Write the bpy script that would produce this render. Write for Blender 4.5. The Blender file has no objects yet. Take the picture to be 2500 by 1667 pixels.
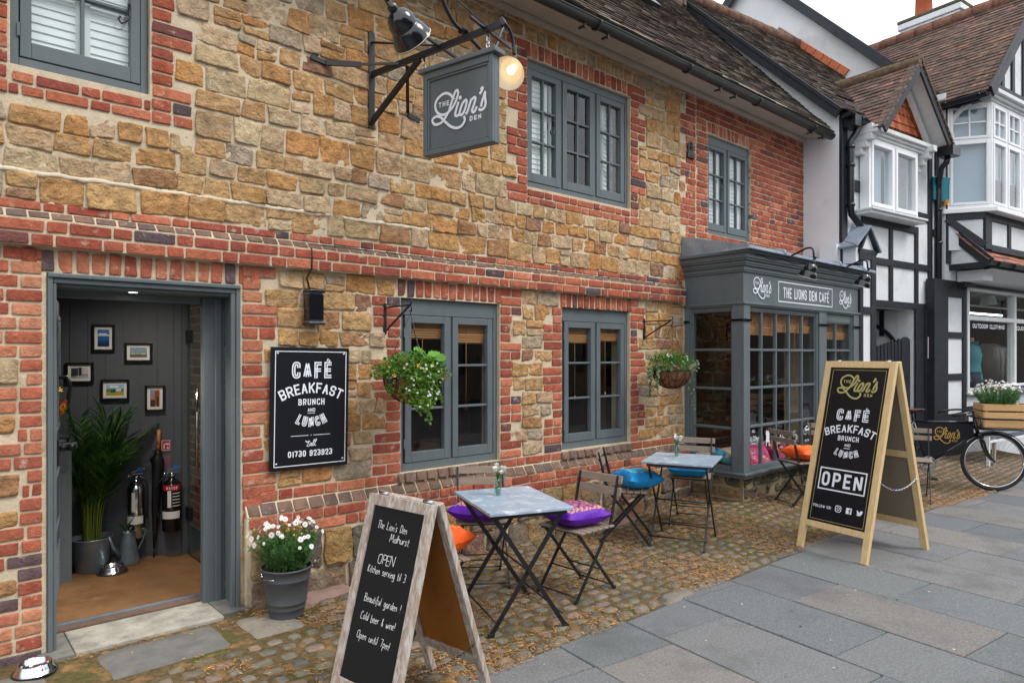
import bpy, bmesh, math, random
from math import sin, cos, pi, radians as R, sqrt, atan2, hypot
from mathutils import Vector, Matrix, noise as NZ
random.seed(11)
SC = bpy.context.scene
COL = SC.collection
# ------------------------------------------------------------------ camera
cam = bpy.data.cameras.new('camera'); cam.lens = 24.0; cam.sensor_width = 36.0
cam.sensor_fit = 'HORIZONTAL'; cam.clip_start = 0.05; cam.clip_end = 400
cam.shift_y = 0.0139
camo = bpy.data.objects.new('camera', cam); COL.objects.link(camo)
AZ = R(48.6)
camo.location = (0, 0, 1.6); camo.rotation_euler = (R(90), 0, AZ - R(90))
SC.camera = camo
# ------------------------------------------------------------------ sky, sun, exposure
W = bpy.data.worlds.new('World'); SC.world = W; W.use_nodes = True
nt = W.node_tree; nt.nodes.clear()
wo = nt.nodes.new('ShaderNodeOutputWorld'); bg = nt.nodes.new('ShaderNodeBackground')
sky = nt.nodes.new('ShaderNodeTexSky'); sky.sky_type = 'NISHITA'; sky.sun_disc = False
sky.sun_elevation = R(52); sky.sun_rotation = R(205); sky.air_density = 1.0; sky.dust_density = 2.0
mixw = nt.nodes.new('ShaderNodeMix'); mixw.data_type = 'RGBA'
tc = nt.nodes.new('ShaderNodeTexCoord'); cn = nt.nodes.new('ShaderNodeTexNoise'); cn.inputs['Scale'].default_value = 2.2
cn.inputs['Detail'].default_value = 5
cr = nt.nodes.new('ShaderNodeValToRGB')
cr.color_ramp.elements[0].position = .3; cr.color_ramp.elements[0].color = (7.4, 7.75, 8.3, 1)
cr.color_ramp.elements[1].position = .7; cr.color_ramp.elements[1].color = (9.6, 9.75, 9.9, 1)
nt.links.new(tc.outputs['Generated'], cn.inputs['Vector']); nt.links.new(cn.outputs[0], cr.inputs[0])
mixw.inputs[0].default_value = .88
nt.links.new(sky.outputs[0], mixw.inputs[6]); nt.links.new(cr.outputs[0], mixw.inputs[7])
nt.links.new(mixw.outputs[2], bg.inputs[0]); bg.inputs[1].default_value = 0.115
nt.links.new(bg.outputs[0], wo.inputs[0])
sun = bpy.data.lights.new('sun', 'SUN'); sun.energy = 1.35; sun.angle = R(24); sun.color = (1, .965, .92)
suno = bpy.data.objects.new('sun', sun); COL.objects.link(suno); suno.location = (2, -6, 12)
sd = Vector((cos(R(52)) * sin(R(155)), cos(R(52)) * cos(R(155)), sin(R(52))))   # towards the sun: high, behind the viewer to the right
suno.rotation_euler = (-sd).to_track_quat('-Z', 'Y').to_euler()
SC.view_settings.view_transform = 'Standard'; SC.view_settings.look = 'None'
SC.view_settings.gamma = 1; SC.view_settings.use_curve_mapping = False
SC.view_settings.exposure = 0.72
SC.cycles.max_bounces = 7; SC.cycles.transparent_max_bounces = 24

# ------------------------------------------------------------------ mesh helper
def lin(r, g=None, b=None):
    if g is None: r, g, b = r
    f = lambda v: ((v / 255 + .055) / 1.055) ** 2.4 if v > 10 else v / 255 / 12.92
    return (f(r), f(g), f(b))
def jit(c, a=.08, h=.03):
    k = 1 + random.uniform(-a, a)
    return tuple(max(0, v * k * (1 + random.uniform(-h, h))) for v in c)
class MB:
    def __init__(s): s.v = []; s.f = []; s.c = []; s.m = []; s.sm = []; s.M = None; s.col = (1, 1, 1); s.mi = 0; s.smooth = False
    def p(s, x, y=None, z=None, c=None):
        if y is None: x, y, z = x
        if s.M is not None:
            q = s.M @ Vector((x, y, z)); x, y, z = q
        s.v.append((x, y, z)); s.c.append(c or s.col); return len(s.v) - 1
    def face(s, ids, mi=None, sm=None):
        s.f.append(tuple(ids)); s.m.append(s.mi if mi is None else mi); s.sm.append(s.smooth if sm is None else sm)
    def poly(s, pts, **k): s.face([s.p(q) for q in pts], **k)
    def box(s, x0, x1, y0, y1, z0, z1):
        if x0 > x1: x0, x1 = x1, x0
        if y0 > y1: y0, y1 = y1, y0
        if z0 > z1: z0, z1 = z1, z0
        a = [s.p(x, y, z) for z in (z0, z1) for (x, y) in ((x0, y0), (x1, y0), (x1, y1), (x0, y1))]
        for q in ((3, 2, 1, 0), (4, 5, 6, 7), (0, 1, 5, 4), (1, 2, 6, 5), (2, 3, 7, 6), (3, 0, 4, 7)): s.face([a[i] for i in q], sm=False)
    def hexa(s, b, t):           # bottom quad, top quad (ccw from above)
        a = [s.p(q) for q in b] + [s.p(q) for q in t]
        for q in ((3, 2, 1, 0), (4, 5, 6, 7), (0, 1, 5, 4), (1, 2, 6, 5), (2, 3, 7, 6), (3, 0, 4, 7)): s.face([a[i] for i in q], sm=False)
    def bar(s, a, b, w, h, up=(0, 0, 1)):      # rectangular bar from a to b; w across, h along "up"
        a, b = Vector(a), Vector(b); d = (b - a).normalized(); u = Vector(up)
        x = d.cross(u)
        if x.length < 1e-4: x = d.cross(Vector((1, 0, 0)))
        x.normalize(); u = x.cross(d)
        q = lambda P: [P - x * w / 2 - u * h / 2, P + x * w / 2 - u * h / 2, P + x * w / 2 + u * h / 2, P - x * w / 2 + u * h / 2]
        A = [s.p(*v) for v in q(a)]; B = [s.p(*v) for v in q(b)]
        for i in range(4): s.face((A[i], A[(i + 1) % 4], B[(i + 1) % 4], B[i]), sm=False)
        s.face(A[::-1], sm=False); s.face(B, sm=False)
    def tube(s, pts, r, n=8, cap=True):
        pts = [Vector(q) for q in pts]; rr = r if isinstance(r, (list, tuple)) else [r] * len(pts)
        prev = None; rings = []
        for i, q in enumerate(pts):
            d = (pts[min(i + 1, len(pts) - 1)] - pts[max(i - 1, 0)])
            if d.length < 1e-9: d = Vector((0, 0, 1))
            d.normalize()
            if prev is None:
                x = d.cross(Vector((0, 0, 1)))
                if x.length < 1e-3: x = d.cross(Vector((1, 0, 0)))
            else: x = prev - d * prev.dot(d)
            x.normalize(); prev = x; y = d.cross(x)
            rings.append([s.p(*(q + (x * cos(2 * pi * k / n) + y * sin(2 * pi * k / n)) * rr[i])) for k in range(n)])
        for a, b in zip(rings, rings[1:]):
            for k in range(n): s.face((a[k], a[(k + 1) % n], b[(k + 1) % n], b[k]), sm=True)
        if cap: s.face(rings[0][::-1], sm=False); s.face(rings[-1], sm=False)
    def lathe(s, prof, n=24, o=(0, 0, 0), ax=None):     # prof: (r, z)
        o = Vector(o)
        Mx = Matrix.Identity(3) if ax is None else Vector((0, 0, 1)).rotation_difference(Vector(ax)).to_matrix()
        rings = []
        for r, z in prof:
            rings.append([s.p(*(o + Mx @ Vector((r * cos(2 * pi * k / n), r * sin(2 * pi * k / n), z)))) for k in range(n)])
        for a, b in zip(rings, rings[1:]):
            for k in range(n): s.face((a[k], a[(k + 1) % n], b[(k + 1) % n], b[k]), sm=True)
        if prof[0][0] > 1e-5 and False: pass
    def disc(s, o, r, ax=(0, 0, 1), n=20):
        o = Vector(o); Mx = Vector((0, 0, 1)).rotation_difference(Vector(ax)).to_matrix()
        s.face([s.p(*(o + Mx @ Vector((r * cos(2 * pi * k / n), r * sin(2 * pi * k / n), 0)))) for k in range(n)], sm=False)
    def cyl(s, a, b, r, n=16): s.tube([a, b], r, n)
    def prism(s, poly, f0, f1):     # poly: 2-d points; f0/f1: 2-d -> 3-d for the two end faces
        A = [s.p(*f0(*q)) for q in poly]; B = [s.p(*f1(*q)) for q in poly]; n = len(poly)
        for i in range(n): s.face((A[i], A[(i + 1) % n], B[(i + 1) % n], B[i]), sm=False)
        s.face(A[::-1], sm=False); s.face(B, sm=False)
    def build(s, name, mats, parent=None, bevel=0, off=None, world=False, fix=False):
        me = bpy.data.meshes.new(name)
        vs = s.v
        if world and parent is not None:
            Mi = root_matrix(parent).inverted(); vs = [tuple(Mi @ Vector(q)) for q in vs]
        me.from_pydata(vs, [], s.f)
        if not isinstance(mats, (list, tuple)): mats = [mats]
        for m in mats: me.materials.append(m)
        me.polygons.foreach_set('material_index', s.m); me.polygons.foreach_set('use_smooth', s.sm)
        at = me.color_attributes.new('Col', 'FLOAT_COLOR', 'POINT')
        buf = []
        for c in s.c: buf += [c[0], c[1], c[2], 1]
        at.data.foreach_set('color', buf)
        me.update()
        if fix:
            b = bmesh.new(); b.from_mesh(me); bmesh.ops.recalc_face_normals(b, faces=b.faces); b.to_mesh(me); b.free()
        o = bpy.data.objects.new(name, me); COL.objects.link(o)
        if parent is not None: o.parent = parent
        if bevel:
            md = o.modifiers.new('bevel', 'BEVEL'); md.width = bevel; md.segments = 2; md.limit_method = 'ANGLE'; md.angle_limit = R(40)
        return o
def root_matrix(o):
    while o.parent is not None: o = o.parent
    return Matrix.LocRotScale(o.location, o.rotation_euler, None)
def tag(o, label=None, cat=None, group=None, kind=None):
    if label: o['label'] = label
    if cat: o['category'] = cat
    if group: o['group'] = group
    if kind: o['kind'] = kind
    return o
def thing(name, label, cat, loc=(0, 0, 0), rz=0, group=None):
    o = bpy.data.objects.new(name, None); COL.objects.link(o); o.empty_display_size = .1
    o.location = loc; o.rotation_euler = (0, 0, R(rz)); return tag(o, label, cat, group)
def copy_tree(o, parent=None):
    c = o.copy(); COL.objects.link(c)
    if parent is not None: c.parent = parent
    for ch in list(o.children): copy_tree(ch, c)
    return c
def nz(x, y, z=0, o=0): return NZ.noise(Vector((x, y, z + o * 17.3)))
def sstep(a, b, x):
    t = min(1, max(0, (x - a) / (b - a))); return t * t * (3 - 2 * t)
def ground(x, y):    # forecourt rises gently towards the bay window
    return .085 * sstep(4.9, 6.5, x) * sstep(2.75, 3.6, y) * (1 - .0 * x)

# ------------------------------------------------------------------ materials
MATS = {}
def pmat(name, col=(1, 1, 1), attr=False, rough=.6, var=.15, vs=8, bump=0., bs=60, metal=0, spec=.5, stretch=None, tint=None, tscale=3, tlo=.5, thi=.65, emit=None, trans=0, detail=6, coat=0, bd=.01, rvar=0, backlit=0):
    m = bpy.data.materials.new(name); m.use_nodes = True; t = m.node_tree; N = t.nodes; L = t.links
    b = N['Principled BSDF']; b.inputs['Roughness'].default_value = rough; b.inputs['Metallic'].default_value = metal
    b.inputs['Specular IOR Level'].default_value = spec
    if coat: b.inputs['Coat Weight'].default_value = coat; b.inputs['Coat Roughness'].default_value = .15
    tcn = N.new('ShaderNodeTexCoord'); vec = tcn.outputs['Object']
    if stretch:
        mp = N.new('ShaderNodeMapping'); mp.inputs['Scale'].default_value = stretch; L.new(vec, mp.inputs[0]); vec = mp.outputs[0]
    if attr:
        a = N.new('ShaderNodeAttribute'); a.attribute_name = 'Col'; c = a.outputs['Color']
        if col != (1, 1, 1):
            mm = N.new('ShaderNodeMix'); mm.data_type = 'RGBA'; mm.blend_type = 'MULTIPLY'; mm.inputs[0].default_value = 1
            L.new(c, mm.inputs[6]); mm.inputs[7].default_value = (*col, 1); c = mm.outputs[2]
    else:
        rg = N.new('ShaderNodeRGB'); rg.outputs[0].default_value = (*col, 1); c = rg.outputs[0]
    n1 = N.new('ShaderNodeTexNoise'); n1.inputs['Scale'].default_value = vs; n1.inputs['Detail'].default_value = detail; n1.inputs['Roughness'].default_value = .62
    L.new(vec, n1.inputs['Vector'])
    if var:
        mr = N.new('ShaderNodeMapRange'); mr.inputs[1].default_value = .28; mr.inputs[2].default_value = .72
        mr.inputs[3].default_value = 1 - var; mr.inputs[4].default_value = 1 + var
        L.new(n1.outputs[0], mr.inputs[0])
        mx = N.new('ShaderNodeMix'); mx.data_type = 'RGBA'; mx.blend_type = 'MULTIPLY'; mx.inputs[0].default_value = 1
        cb = N.new('ShaderNodeCombineColor')
        for i in range(3): L.new(mr.outputs[0], cb.inputs[i])
        L.new(c, mx.inputs[6]); L.new(cb.outputs[0], mx.inputs[7]); c = mx.outputs[2]
    for ti, (tcol, ts, lo, hi) in enumerate(tint or []):
        n2 = N.new('ShaderNodeTexNoise'); n2.inputs['Scale'].default_value = ts; n2.inputs['Detail'].default_value = 7; n2.inputs['Roughness'].default_value = .65
        n2.noise_dimensions = '4D'; n2.inputs['W'].default_value = 3.1 + ti * 4.7
        L.new(vec, n2.inputs['Vector'])
        m2 = N.new('ShaderNodeMapRange'); m2.inputs[1].default_value = lo; m2.inputs[2].default_value = hi; L.new(n2.outputs[0], m2.inputs[0])
        mx = N.new('ShaderNodeMix'); mx.data_type = 'RGBA'; L.new(m2.outputs[0], mx.inputs[0]); L.new(c, mx.inputs[6]); mx.inputs[7].default_value = (*tcol, 1); c = mx.outputs[2]
    L.new(c, b.inputs['Base Color'])
    if rvar:
        m3 = N.new('ShaderNodeMapRange'); m3.inputs[3].default_value = rough - rvar; m3.inputs[4].default_value = rough + rvar
        L.new(n1.outputs[0], m3.inputs[0]); L.new(m3.outputs[0], b.inputs['Roughness'])
    if bump:
        n3 = N.new('ShaderNodeTexNoise'); n3.inputs['Scale'].default_value = bs; n3.inputs['Detail'].default_value = 7; n3.inputs['Roughness'].default_value = .62; L.new(vec, n3.inputs['Vector'])
        bp = N.new('ShaderNodeBump'); bp.inputs['Strength'].default_value = min(1, bump); bp.inputs['Distance'].default_value = bd
        L.new(n3.outputs[0], bp.inputs['Height']); L.new(bp.outputs[0], b.inputs['Normal'])
    if emit:
        b.inputs['Emission Color'].default_value = (*emit[0], 1); b.inputs['Emission Strength'].default_value = emit[1]
    if backlit:
        tr = N.new('ShaderNodeBsdfTranslucent'); L.new(c, tr.inputs[0]); ms = N.new('ShaderNodeMixShader'); ms.inputs[0].default_value = backlit
        L.new(b.outputs[0], ms.inputs[1]); L.new(tr.outputs[0], ms.inputs[2]); L.new(ms.outputs[0], N['Material Output'].inputs[0])
    MATS[name] = m; return m
def glassmat(name, tint=(.93, .96, .95), boost=1.0, rough=0.0):
    m = bpy.data.materials.new(name); m.use_nodes = True; t = m.node_tree; N = t.nodes; L = t.links; N.remove(N['Principled BSDF'])
    tr = N.new('ShaderNodeBsdfTransparent'); tr.inputs[0].default_value = (*tint, 1)
    g = N.new('ShaderNodeBsdfGlossy'); g.inputs['Roughness'].default_value = rough; g.inputs[0].default_value = (1, 1, 1, 1)
    lw = N.new('ShaderNodeLayerWeight'); lw.inputs[0].default_value = .5
    pw = N.new('ShaderNodeMath'); pw.operation = 'POWER'; pw.inputs[1].default_value = 4.6; L.new(lw.outputs['Facing'], pw.inputs[0])
    fr = N.new('ShaderNodeMath'); fr.operation = 'MULTIPLY_ADD'; fr.inputs[1].default_value = .93; fr.inputs[2].default_value = .055; L.new(pw.outputs[0], fr.inputs[0])
    ml = N.new('ShaderNodeMath'); ml.operation = 'MULTIPLY'; ml.inputs[1].default_value = boost; ml.use_clamp = True; L.new(fr.outputs[0], ml.inputs[0])
    tcn = N.new('ShaderNodeTexCoord'); n3 = N.new('ShaderNodeTexNoise'); n3.inputs['Scale'].default_value = 1.6; n3.inputs['Detail'].default_value = 1
    L.new(tcn.outputs['Object'], n3.inputs['Vector'])
    bp = N.new('ShaderNodeBump'); bp.inputs['Strength'].default_value = .09; bp.inputs['Distance'].default_value = .05
    L.new(n3.outputs[0], bp.inputs['Height']); L.new(bp.outputs[0], g.inputs['Normal'])
    mx = N.new('ShaderNodeMixShader'); L.new(ml.outputs[0], mx.inputs[0]); L.new(tr.outputs[0], mx.inputs[1]); L.new(g.outputs[0], mx.inputs[2])
    L.new(mx.outputs[0], N['Material Output'].inputs[0]); MATS[name] = m; return m

PALE = lin(214, 203, 184)
mStone = pmat('sandstone', attr=True, rough=.92, var=.4, vs=15, bump=1.0, bs=34, bd=.035, spec=.15, detail=10,
              tint=[(lin(186, 132, 76), 4.5, .54, .8), (lin(164, 154, 132), 6, .56, .8), (lin(98, 78, 60), 24, .60, .78), (lin(208, 192, 162), 30, .62, .8), (lin(74, 60, 50), 60, .68, .8)])
mBrick = pmat('red brick', attr=True, rough=.9, var=.28, vs=18, bump=.9, bs=60, bd=.014, spec=.2, detail=8,
              tint=[(lin(212, 192, 176), 17, .58, .76), (lin(96, 62, 58), 9, .62, .82), (lin(70, 52, 50), 48, .66, .8)])
mMortar = pmat('lime mortar', lin(206, 190, 163), rough=.95, var=.16, vs=9, bump=.7, bs=55, spec=.1, tint=[(lin(150, 135, 112), 4, .55, .75)])
mPaint = pmat('grey joinery paint', lin(96, 105, 109), rough=.45, var=.09, vs=7, bump=.12, bs=26, spec=.35, stretch=(1, 1, .5), rvar=.12, tint=[(lin(112, 120, 124), 5, .62, .85), (lin(72, 80, 84), 12, .66, .85)])
mPaintDk = pmat('dark grey boards', lin(88, 92, 98), rough=.5, var=.06, vs=4, bump=.05, bs=30, spec=.3)
mIron = pmat('black iron', lin(26, 28, 32), rough=.38, var=.2, vs=30, bump=.1, bs=80, spec=.5)
mBlackGloss = pmat('black enamel', lin(17, 20, 26), rough=.16, var=.05, spec=.6, coat=.3)
mBlackTimber = pmat('black tarred timber', lin(33, 37, 45), rough=.5, var=.35, vs=7, bump=.5, bs=25, spec=.4, tint=[(lin(120, 124, 128), 30, .74, .82)])
mPlastic = pmat('black rain goods', lin(25, 28, 33), rough=.3, var=.15, vs=8, spec=.5)
mGutter = pmat('weathered gutter', lin(48, 48, 46), rough=.45, var=.3, vs=9, spec=.4, tint=[(lin(90, 84, 66), 6, .6, .8)])
mSoffit = pmat('soffit board', lin(178, 166, 152), rough=.7, var=.12, vs=5, bump=.1, bs=20)
mRender = pmat('white render', lin(222, 224, 226), rough=.9, var=.05, vs=2.5, bump=.35, bs=22, spec=.2, tint=[(lin(186, 184, 178), 1.6, .56, .85), (lin(150, 148, 142), 5, .64, .85)])
mRough = pmat('white pebbledash', lin(226, 229, 233), rough=.9, var=.06, vs=30, bump=1.6, bs=85, spec=.2, tint=[(lin(165, 166, 168), 40, .66, .8), (lin(196, 196, 194), 2.4, .52, .8), (lin(150, 150, 146), 5, .66, .85)])
mWhiteFrame = pmat('white window frame', lin(234, 236, 238), rough=.35, var=.03, vs=6, spec=.4)
mWhiteOld = pmat('white moulded timber', lin(216, 218, 218), rough=.6, var=.1, vs=9, spec=.3, tint=[(lin(130, 128, 122), 12, .66, .82)])
mTile = pmat('clay roof tile', attr=True, rough=.92, var=.36, vs=14, bump=.8, bs=50, spec=.15, tint=[(lin(156, 152, 148), 11, .62, .76), (lin(112, 110, 44), 2.6, .66, .78), (lin(70, 60, 54), 6, .6, .8)])
mLead = pmat('lead sheet', lin(138, 150, 165), rough=.45, var=.25, vs=7, bump=.3, bs=14, metal=.15, spec=.5, tint=[(lin(176, 182, 188), 6, .58, .8)])
mCobble = pmat('cobblestone', attr=True, rough=.95, var=.32, vs=26, bump=.9, bs=80, spec=.12, tint=[(lin(88, 92, 48), 2.2, .58, .78)])
mBed = pmat('mossy joint soil', lin(98, 84, 62), rough=1, var=.45, vs=30, bump=1, bs=70, spec=.1, tint=[(lin(76, 86, 42), 1.9, .54, .7), (lin(150, 116, 76), 9, .52, .66)])
mSlab = pmat('paving slab', attr=True, rough=.9, var=.3, vs=70, bump=.8, bs=110, spec=.15, detail=12, tint=[(lin(92, 93, 92), 2.2, .5, .8), (lin(178, 180, 180), 95, .64, .72), (lin(60, 62, 64), 80, .62, .72), (lin(88, 88, 87), 9, .66, .72)])
mJoint = pmat('paving joint', lin(84, 78, 58), rough=1, var=.4, vs=12, tint=[(lin(84, 92, 44), 5, .55, .7)])
mRoad = pmat('asphalt', lin(66, 67, 70), rough=.9, var=.2, vs=30, bump=.4, bs=120)
mConc = pmat('worn stone threshold', lin(160, 156, 146), rough=.9, var=.3, vs=9, bump=.6, bs=60, tint=[(lin(112, 110, 104), 6, .5, .72), (lin(92, 90, 84), 18, .6, .75)])
mDarkSlab = pmat('dark stone slab', lin(112, 112, 108), rough=.85, var=.28, vs=12, bump=.6, bs=60, tint=[(lin(80, 82, 74), 4, .5, .7)])
mLeaf = pmat('foliage', attr=True, rough=.5, var=.15, vs=20, spec=.4, backlit=.38)
mPetal = pmat('petals', attr=True, rough=.6, var=.04, vs=20, spec=.2)
mNeedle = pmat('dry needles', attr=True, rough=.9, var=.1, vs=20, spec=.1)
mCushion = pmat('silk cushion', attr=True, rough=.5, var=.16, vs=10, bump=.8, bs=9, bd=.02, spec=.35)
mSlat = pmat('weathered slat', lin(141, 127, 114), rough=.7, var=.22, vs=5, bump=.25, bs=18, stretch=(14, 1.2, 14), spec=.3)
mMarble = pmat('blue grey table top', lin(158, 174, 192), rough=.28, var=.22, vs=9, spec=.5, tint=[(lin(214, 224, 234), 11, .53, .66), (lin(112, 132, 156), 16, .6, .72)])
mPine = pmat('new pine', lin(214, 186, 138), rough=.55, var=.15, vs=3, bump=.1, bs=12, stretch=(14, 14, 1.1), spec=.3, tint=[(lin(166, 116, 62), 5, .7, .78)])
mPineX = pmat('crate pine', lin(219, 176, 124), rough=.6, var=.16, vs=3, bump=.1, bs=12, stretch=(1.5, 1.5, 14), spec=.3, tint=[(lin(170, 112, 62), 6, .68, .78)])
mOldWood = pmat('weathered painted frame', lin(166, 148, 132), rough=.85, var=.22, vs=9, bump=.6, bs=22, stretch=(7, 7, 1.0), spec=.2, tint=[(lin(206, 202, 198), 9, .44, .66), (lin(112, 92, 78), 14, .60, .76)])
mHard = pmat('bare hardboard', lin(156, 100, 42), rough=.75, var=.2, vs=2.5, spec=.2, tint=[(lin(92, 58, 28), 2.2, .55, .8)])
mChalk = pmat('chalkboard', lin(17, 20, 23), rough=.6, var=.25, vs=3, spec=.3, tint=[(lin(62, 66, 70), 3, .62, .85)])
mBoard = pmat('black sign face', lin(15, 18, 26), rough=.4, var=.05, vs=3, spec=.4)
mBoardBack = pmat('grey sign back', lin(128, 118, 104), rough=.6, var=.1, vs=2, spec=.3)
mWhite = pmat('white lettering', lin(232, 236, 244), rough=.55, var=.02)
mChalkW = pmat('white chalk writing', lin(228, 230, 232), rough=.9, var=.15, vs=60)
mGold = pmat('gold lettering', lin(176, 168, 110), rough=.5, var=.05)
mGoldB = pmat('deep gold lettering', lin(186, 150, 70), rough=.45, var=.05)
mSteel = pmat('polished steel', lin(205, 208, 212), rough=.12, metal=1, var=.04)
mZinc = pmat('galvanised zinc', lin(140, 154, 166), rough=.34, metal=.6, var=.15, vs=10)
mBucket = pmat('grey painted bucket', lin(76, 79, 84), rough=.45, var=.06, vs=8, spec=.4)
mSoil = pmat('dark compost', lin(40, 30, 24), rough=1, var=.4, vs=40, bump=1, bs=60)
mCoir = pmat('coir basket liner', lin(133, 92, 62), rough=1, var=.35, vs=30, bump=1, bs=60, spec=.1)
mMat = pmat('coir doormat', lin(134, 101, 71), rough=1, var=.25, vs=3, bump=1.2, bs=140, spec=.1, tint=[(lin(106, 76, 48), 2.5, .45, .7), (lin(160, 124, 86), 6, .56, .8)])
mShutter = pmat('white shutter', lin(226, 228, 222), rough=.5, var=.03)
mBamboo = pmat('bamboo blind', lin(178, 126, 78), rough=.6, var=.35, vs=4, stretch=(1, 1, 60), bump=.3, bs=10)
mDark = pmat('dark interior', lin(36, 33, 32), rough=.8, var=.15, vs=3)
mDarkWood = pmat('cafe woodwork', lin(120, 78, 46), rough=.6, var=.25, vs=5)
mTeal = pmat('teal painted box', lin(12, 112, 130), rough=.35, var=.05)
mAmber = pmat('amber lens', lin(214, 140, 20), rough=.15, var=.1)
mBlind = pmat('pale roller blind', lin(176, 190, 200), rough=.8, var=.04, vs=2)
mRubber = pmat('tyre rubber', lin(34, 34, 35), rough=.75, var=.15)
mLeather = pmat('brown saddle leather', lin(78, 52, 40), rough=.5, var=.2)
mTerra = pmat('terracotta', lin(176, 92, 62), rough=.85, var=.15)
mOrangeTile = pmat('orange hung tile', attr=True, rough=.85, var=.2, vs=18, bump=.4, bs=40)
mTealCloth = pmat('teal shirt cloth', lin(66, 140, 152), rough=.8, var=.12, vs=5, bump=.5, bs=9)
mSkin = pmat('mannequin cream', lin(214, 188, 150), rough=.6)
mPrint = pmat('coloured print', attr=True, rough=.5, var=.06, vs=14)
mFrameBlk = pmat('black picture frame', lin(16, 16, 18), rough=.35)
mPaper = pmat('white mount', lin(226, 224, 220), rough=.8, var=.02)
mRedPlastic = pmat('red label', lin(186, 30, 36), rough=.4)
mBluePlastic = pmat('blue tag', lin(20, 104, 186), rough=.4)
mUmb = pmat('black umbrella cloth', lin(18, 18, 20), rough=.5, bump=.3, bs=20)
mHandle = pmat('varnished wood handle', lin(176, 112, 66), rough=.35, var=.15)
mBulb = pmat('lit bulb', (1, .85, .6), emit=((1, .88, .66), 1.5), var=0)
mSpot = pmat('lit downlight', (1, .9, .7), emit=((1, .86, .66), 9), var=0)
mTube = pmat('lit shop tube', (1, 1, 1), emit=((.75, 1, .9), 4), var=0)
mShadeIn = pmat('white enamel inside', lin(226, 214, 194), rough=.35, var=.02)
mGlass = glassmat('window glass', (.9, .93, .92), 1.0)
mGlassUp = glassmat('upper window glass', (.88, .93, .95), 1.25)
mVase = glassmat('vase glass', (.78, .92, .88), 1.3)
mWater = pmat('green stems', lin(70, 128, 60), rough=.4)
mRoofBoard = mBlackTimber
# ------------------------------------------------------------------ lettering: every letter is a set of strokes laid as flat ribbons
GL = {
'A': (1, '0,0 .5,1 1,0|.2,.3 .8,.3'), 'B': (1, '0,0 0,1 .96,1r .96,.5r 0,.5|0,.5 1,.5r 1,0r 0,0'), 'C': (1, '1,.8 1,1r 0,1r 0,0r 1,0r 1,.2'),
'D': (1, '0,.5 0,1 1,1r 1,0r 0,0 0,.5'), 'E': (.9, '1,1 0,1 0,0 1,0|0,.5 .85,.5'), 'F': (.9, '1,1 0,1 0,0|0,.5 .85,.5'), 'G': (1, '1,.8 1,1r 0,1r 0,0r 1,0r 1,.45 .55,.45'),
'H': (1, '0,0 0,1|1,0 1,1|0,.5 1,.5'), 'I': (.01, '.5,0 .5,1'), 'J': (.8, '1,1 1,0r 0,0r 0,.3'), 'K': (1, '0,0 0,1|1,1 .05,.42|.33,.6 1,0'), 'L': (.85, '0,1 0,0 1,0'), 'M': (1.25, '0,0 0,1 .5,.35 1,1 1,0'),
'N': (1, '0,0 0,1 1,0 1,1'), 'O': (1, '0,.5 0,1r 1,1r 1,0r 0,0r 0,.5'), 'P': (1, '0,0 0,1 1,1r 1,.45r 0,.45'), 'Q': (1, '0,.5 0,1r 1,1r 1,0r 0,0r 0,.5|.6,.25 1,-.08'), 'R': (1, '0,0 0,1 1,1r 1,.45r 0,.45|.5,.45 1,0'),
'S': (1, '1,.75 1,1r 0,1r 0,.52r 1,.5r 1,0r 0,0r 0,.25'), 'T': (1, '0,1 1,1|.5,1 .5,0'), 'U': (1, '0,1 0,0r 1,0r 1,1'), 'V': (1, '0,1 .5,0 1,1'), 'W': (1.35, '0,1 .25,0 .5,.75 .75,0 1,1'),
'Y': (1, '0,1 .5,.45 1,1|.5,.45 .5,0'), 'É': (.9, '1,1 0,1 0,0 1,0|0,.5 .85,.5|.45,1.16 .8,1.34'),
'0': (.9, '0,.5 0,1r 1,1r 1,0r 0,0r 0,.5'), '1': (.45, '0,.8 .9,1 .9,0'), '2': (.9, '0,.75 0,1r 1,1r 1,.6r 0,0 1,0'), '3': (.9, '0,1 1,1r 1,.52r .4,.52|.4,.5 1,.5r 1,0r 0,0r 0,.2'), '7': (.9, '0,1 1,1 .4,0'),
'9': (.9, '1,.5 0,.48r 0,1r 1,1r 1,0r 0,0r 0,.25'), ':': (.01, '.5,.1 .5,.22|.5,.6 .5,.72'), '.': (.01, '.5,0 .5,.1'),
}
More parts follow.
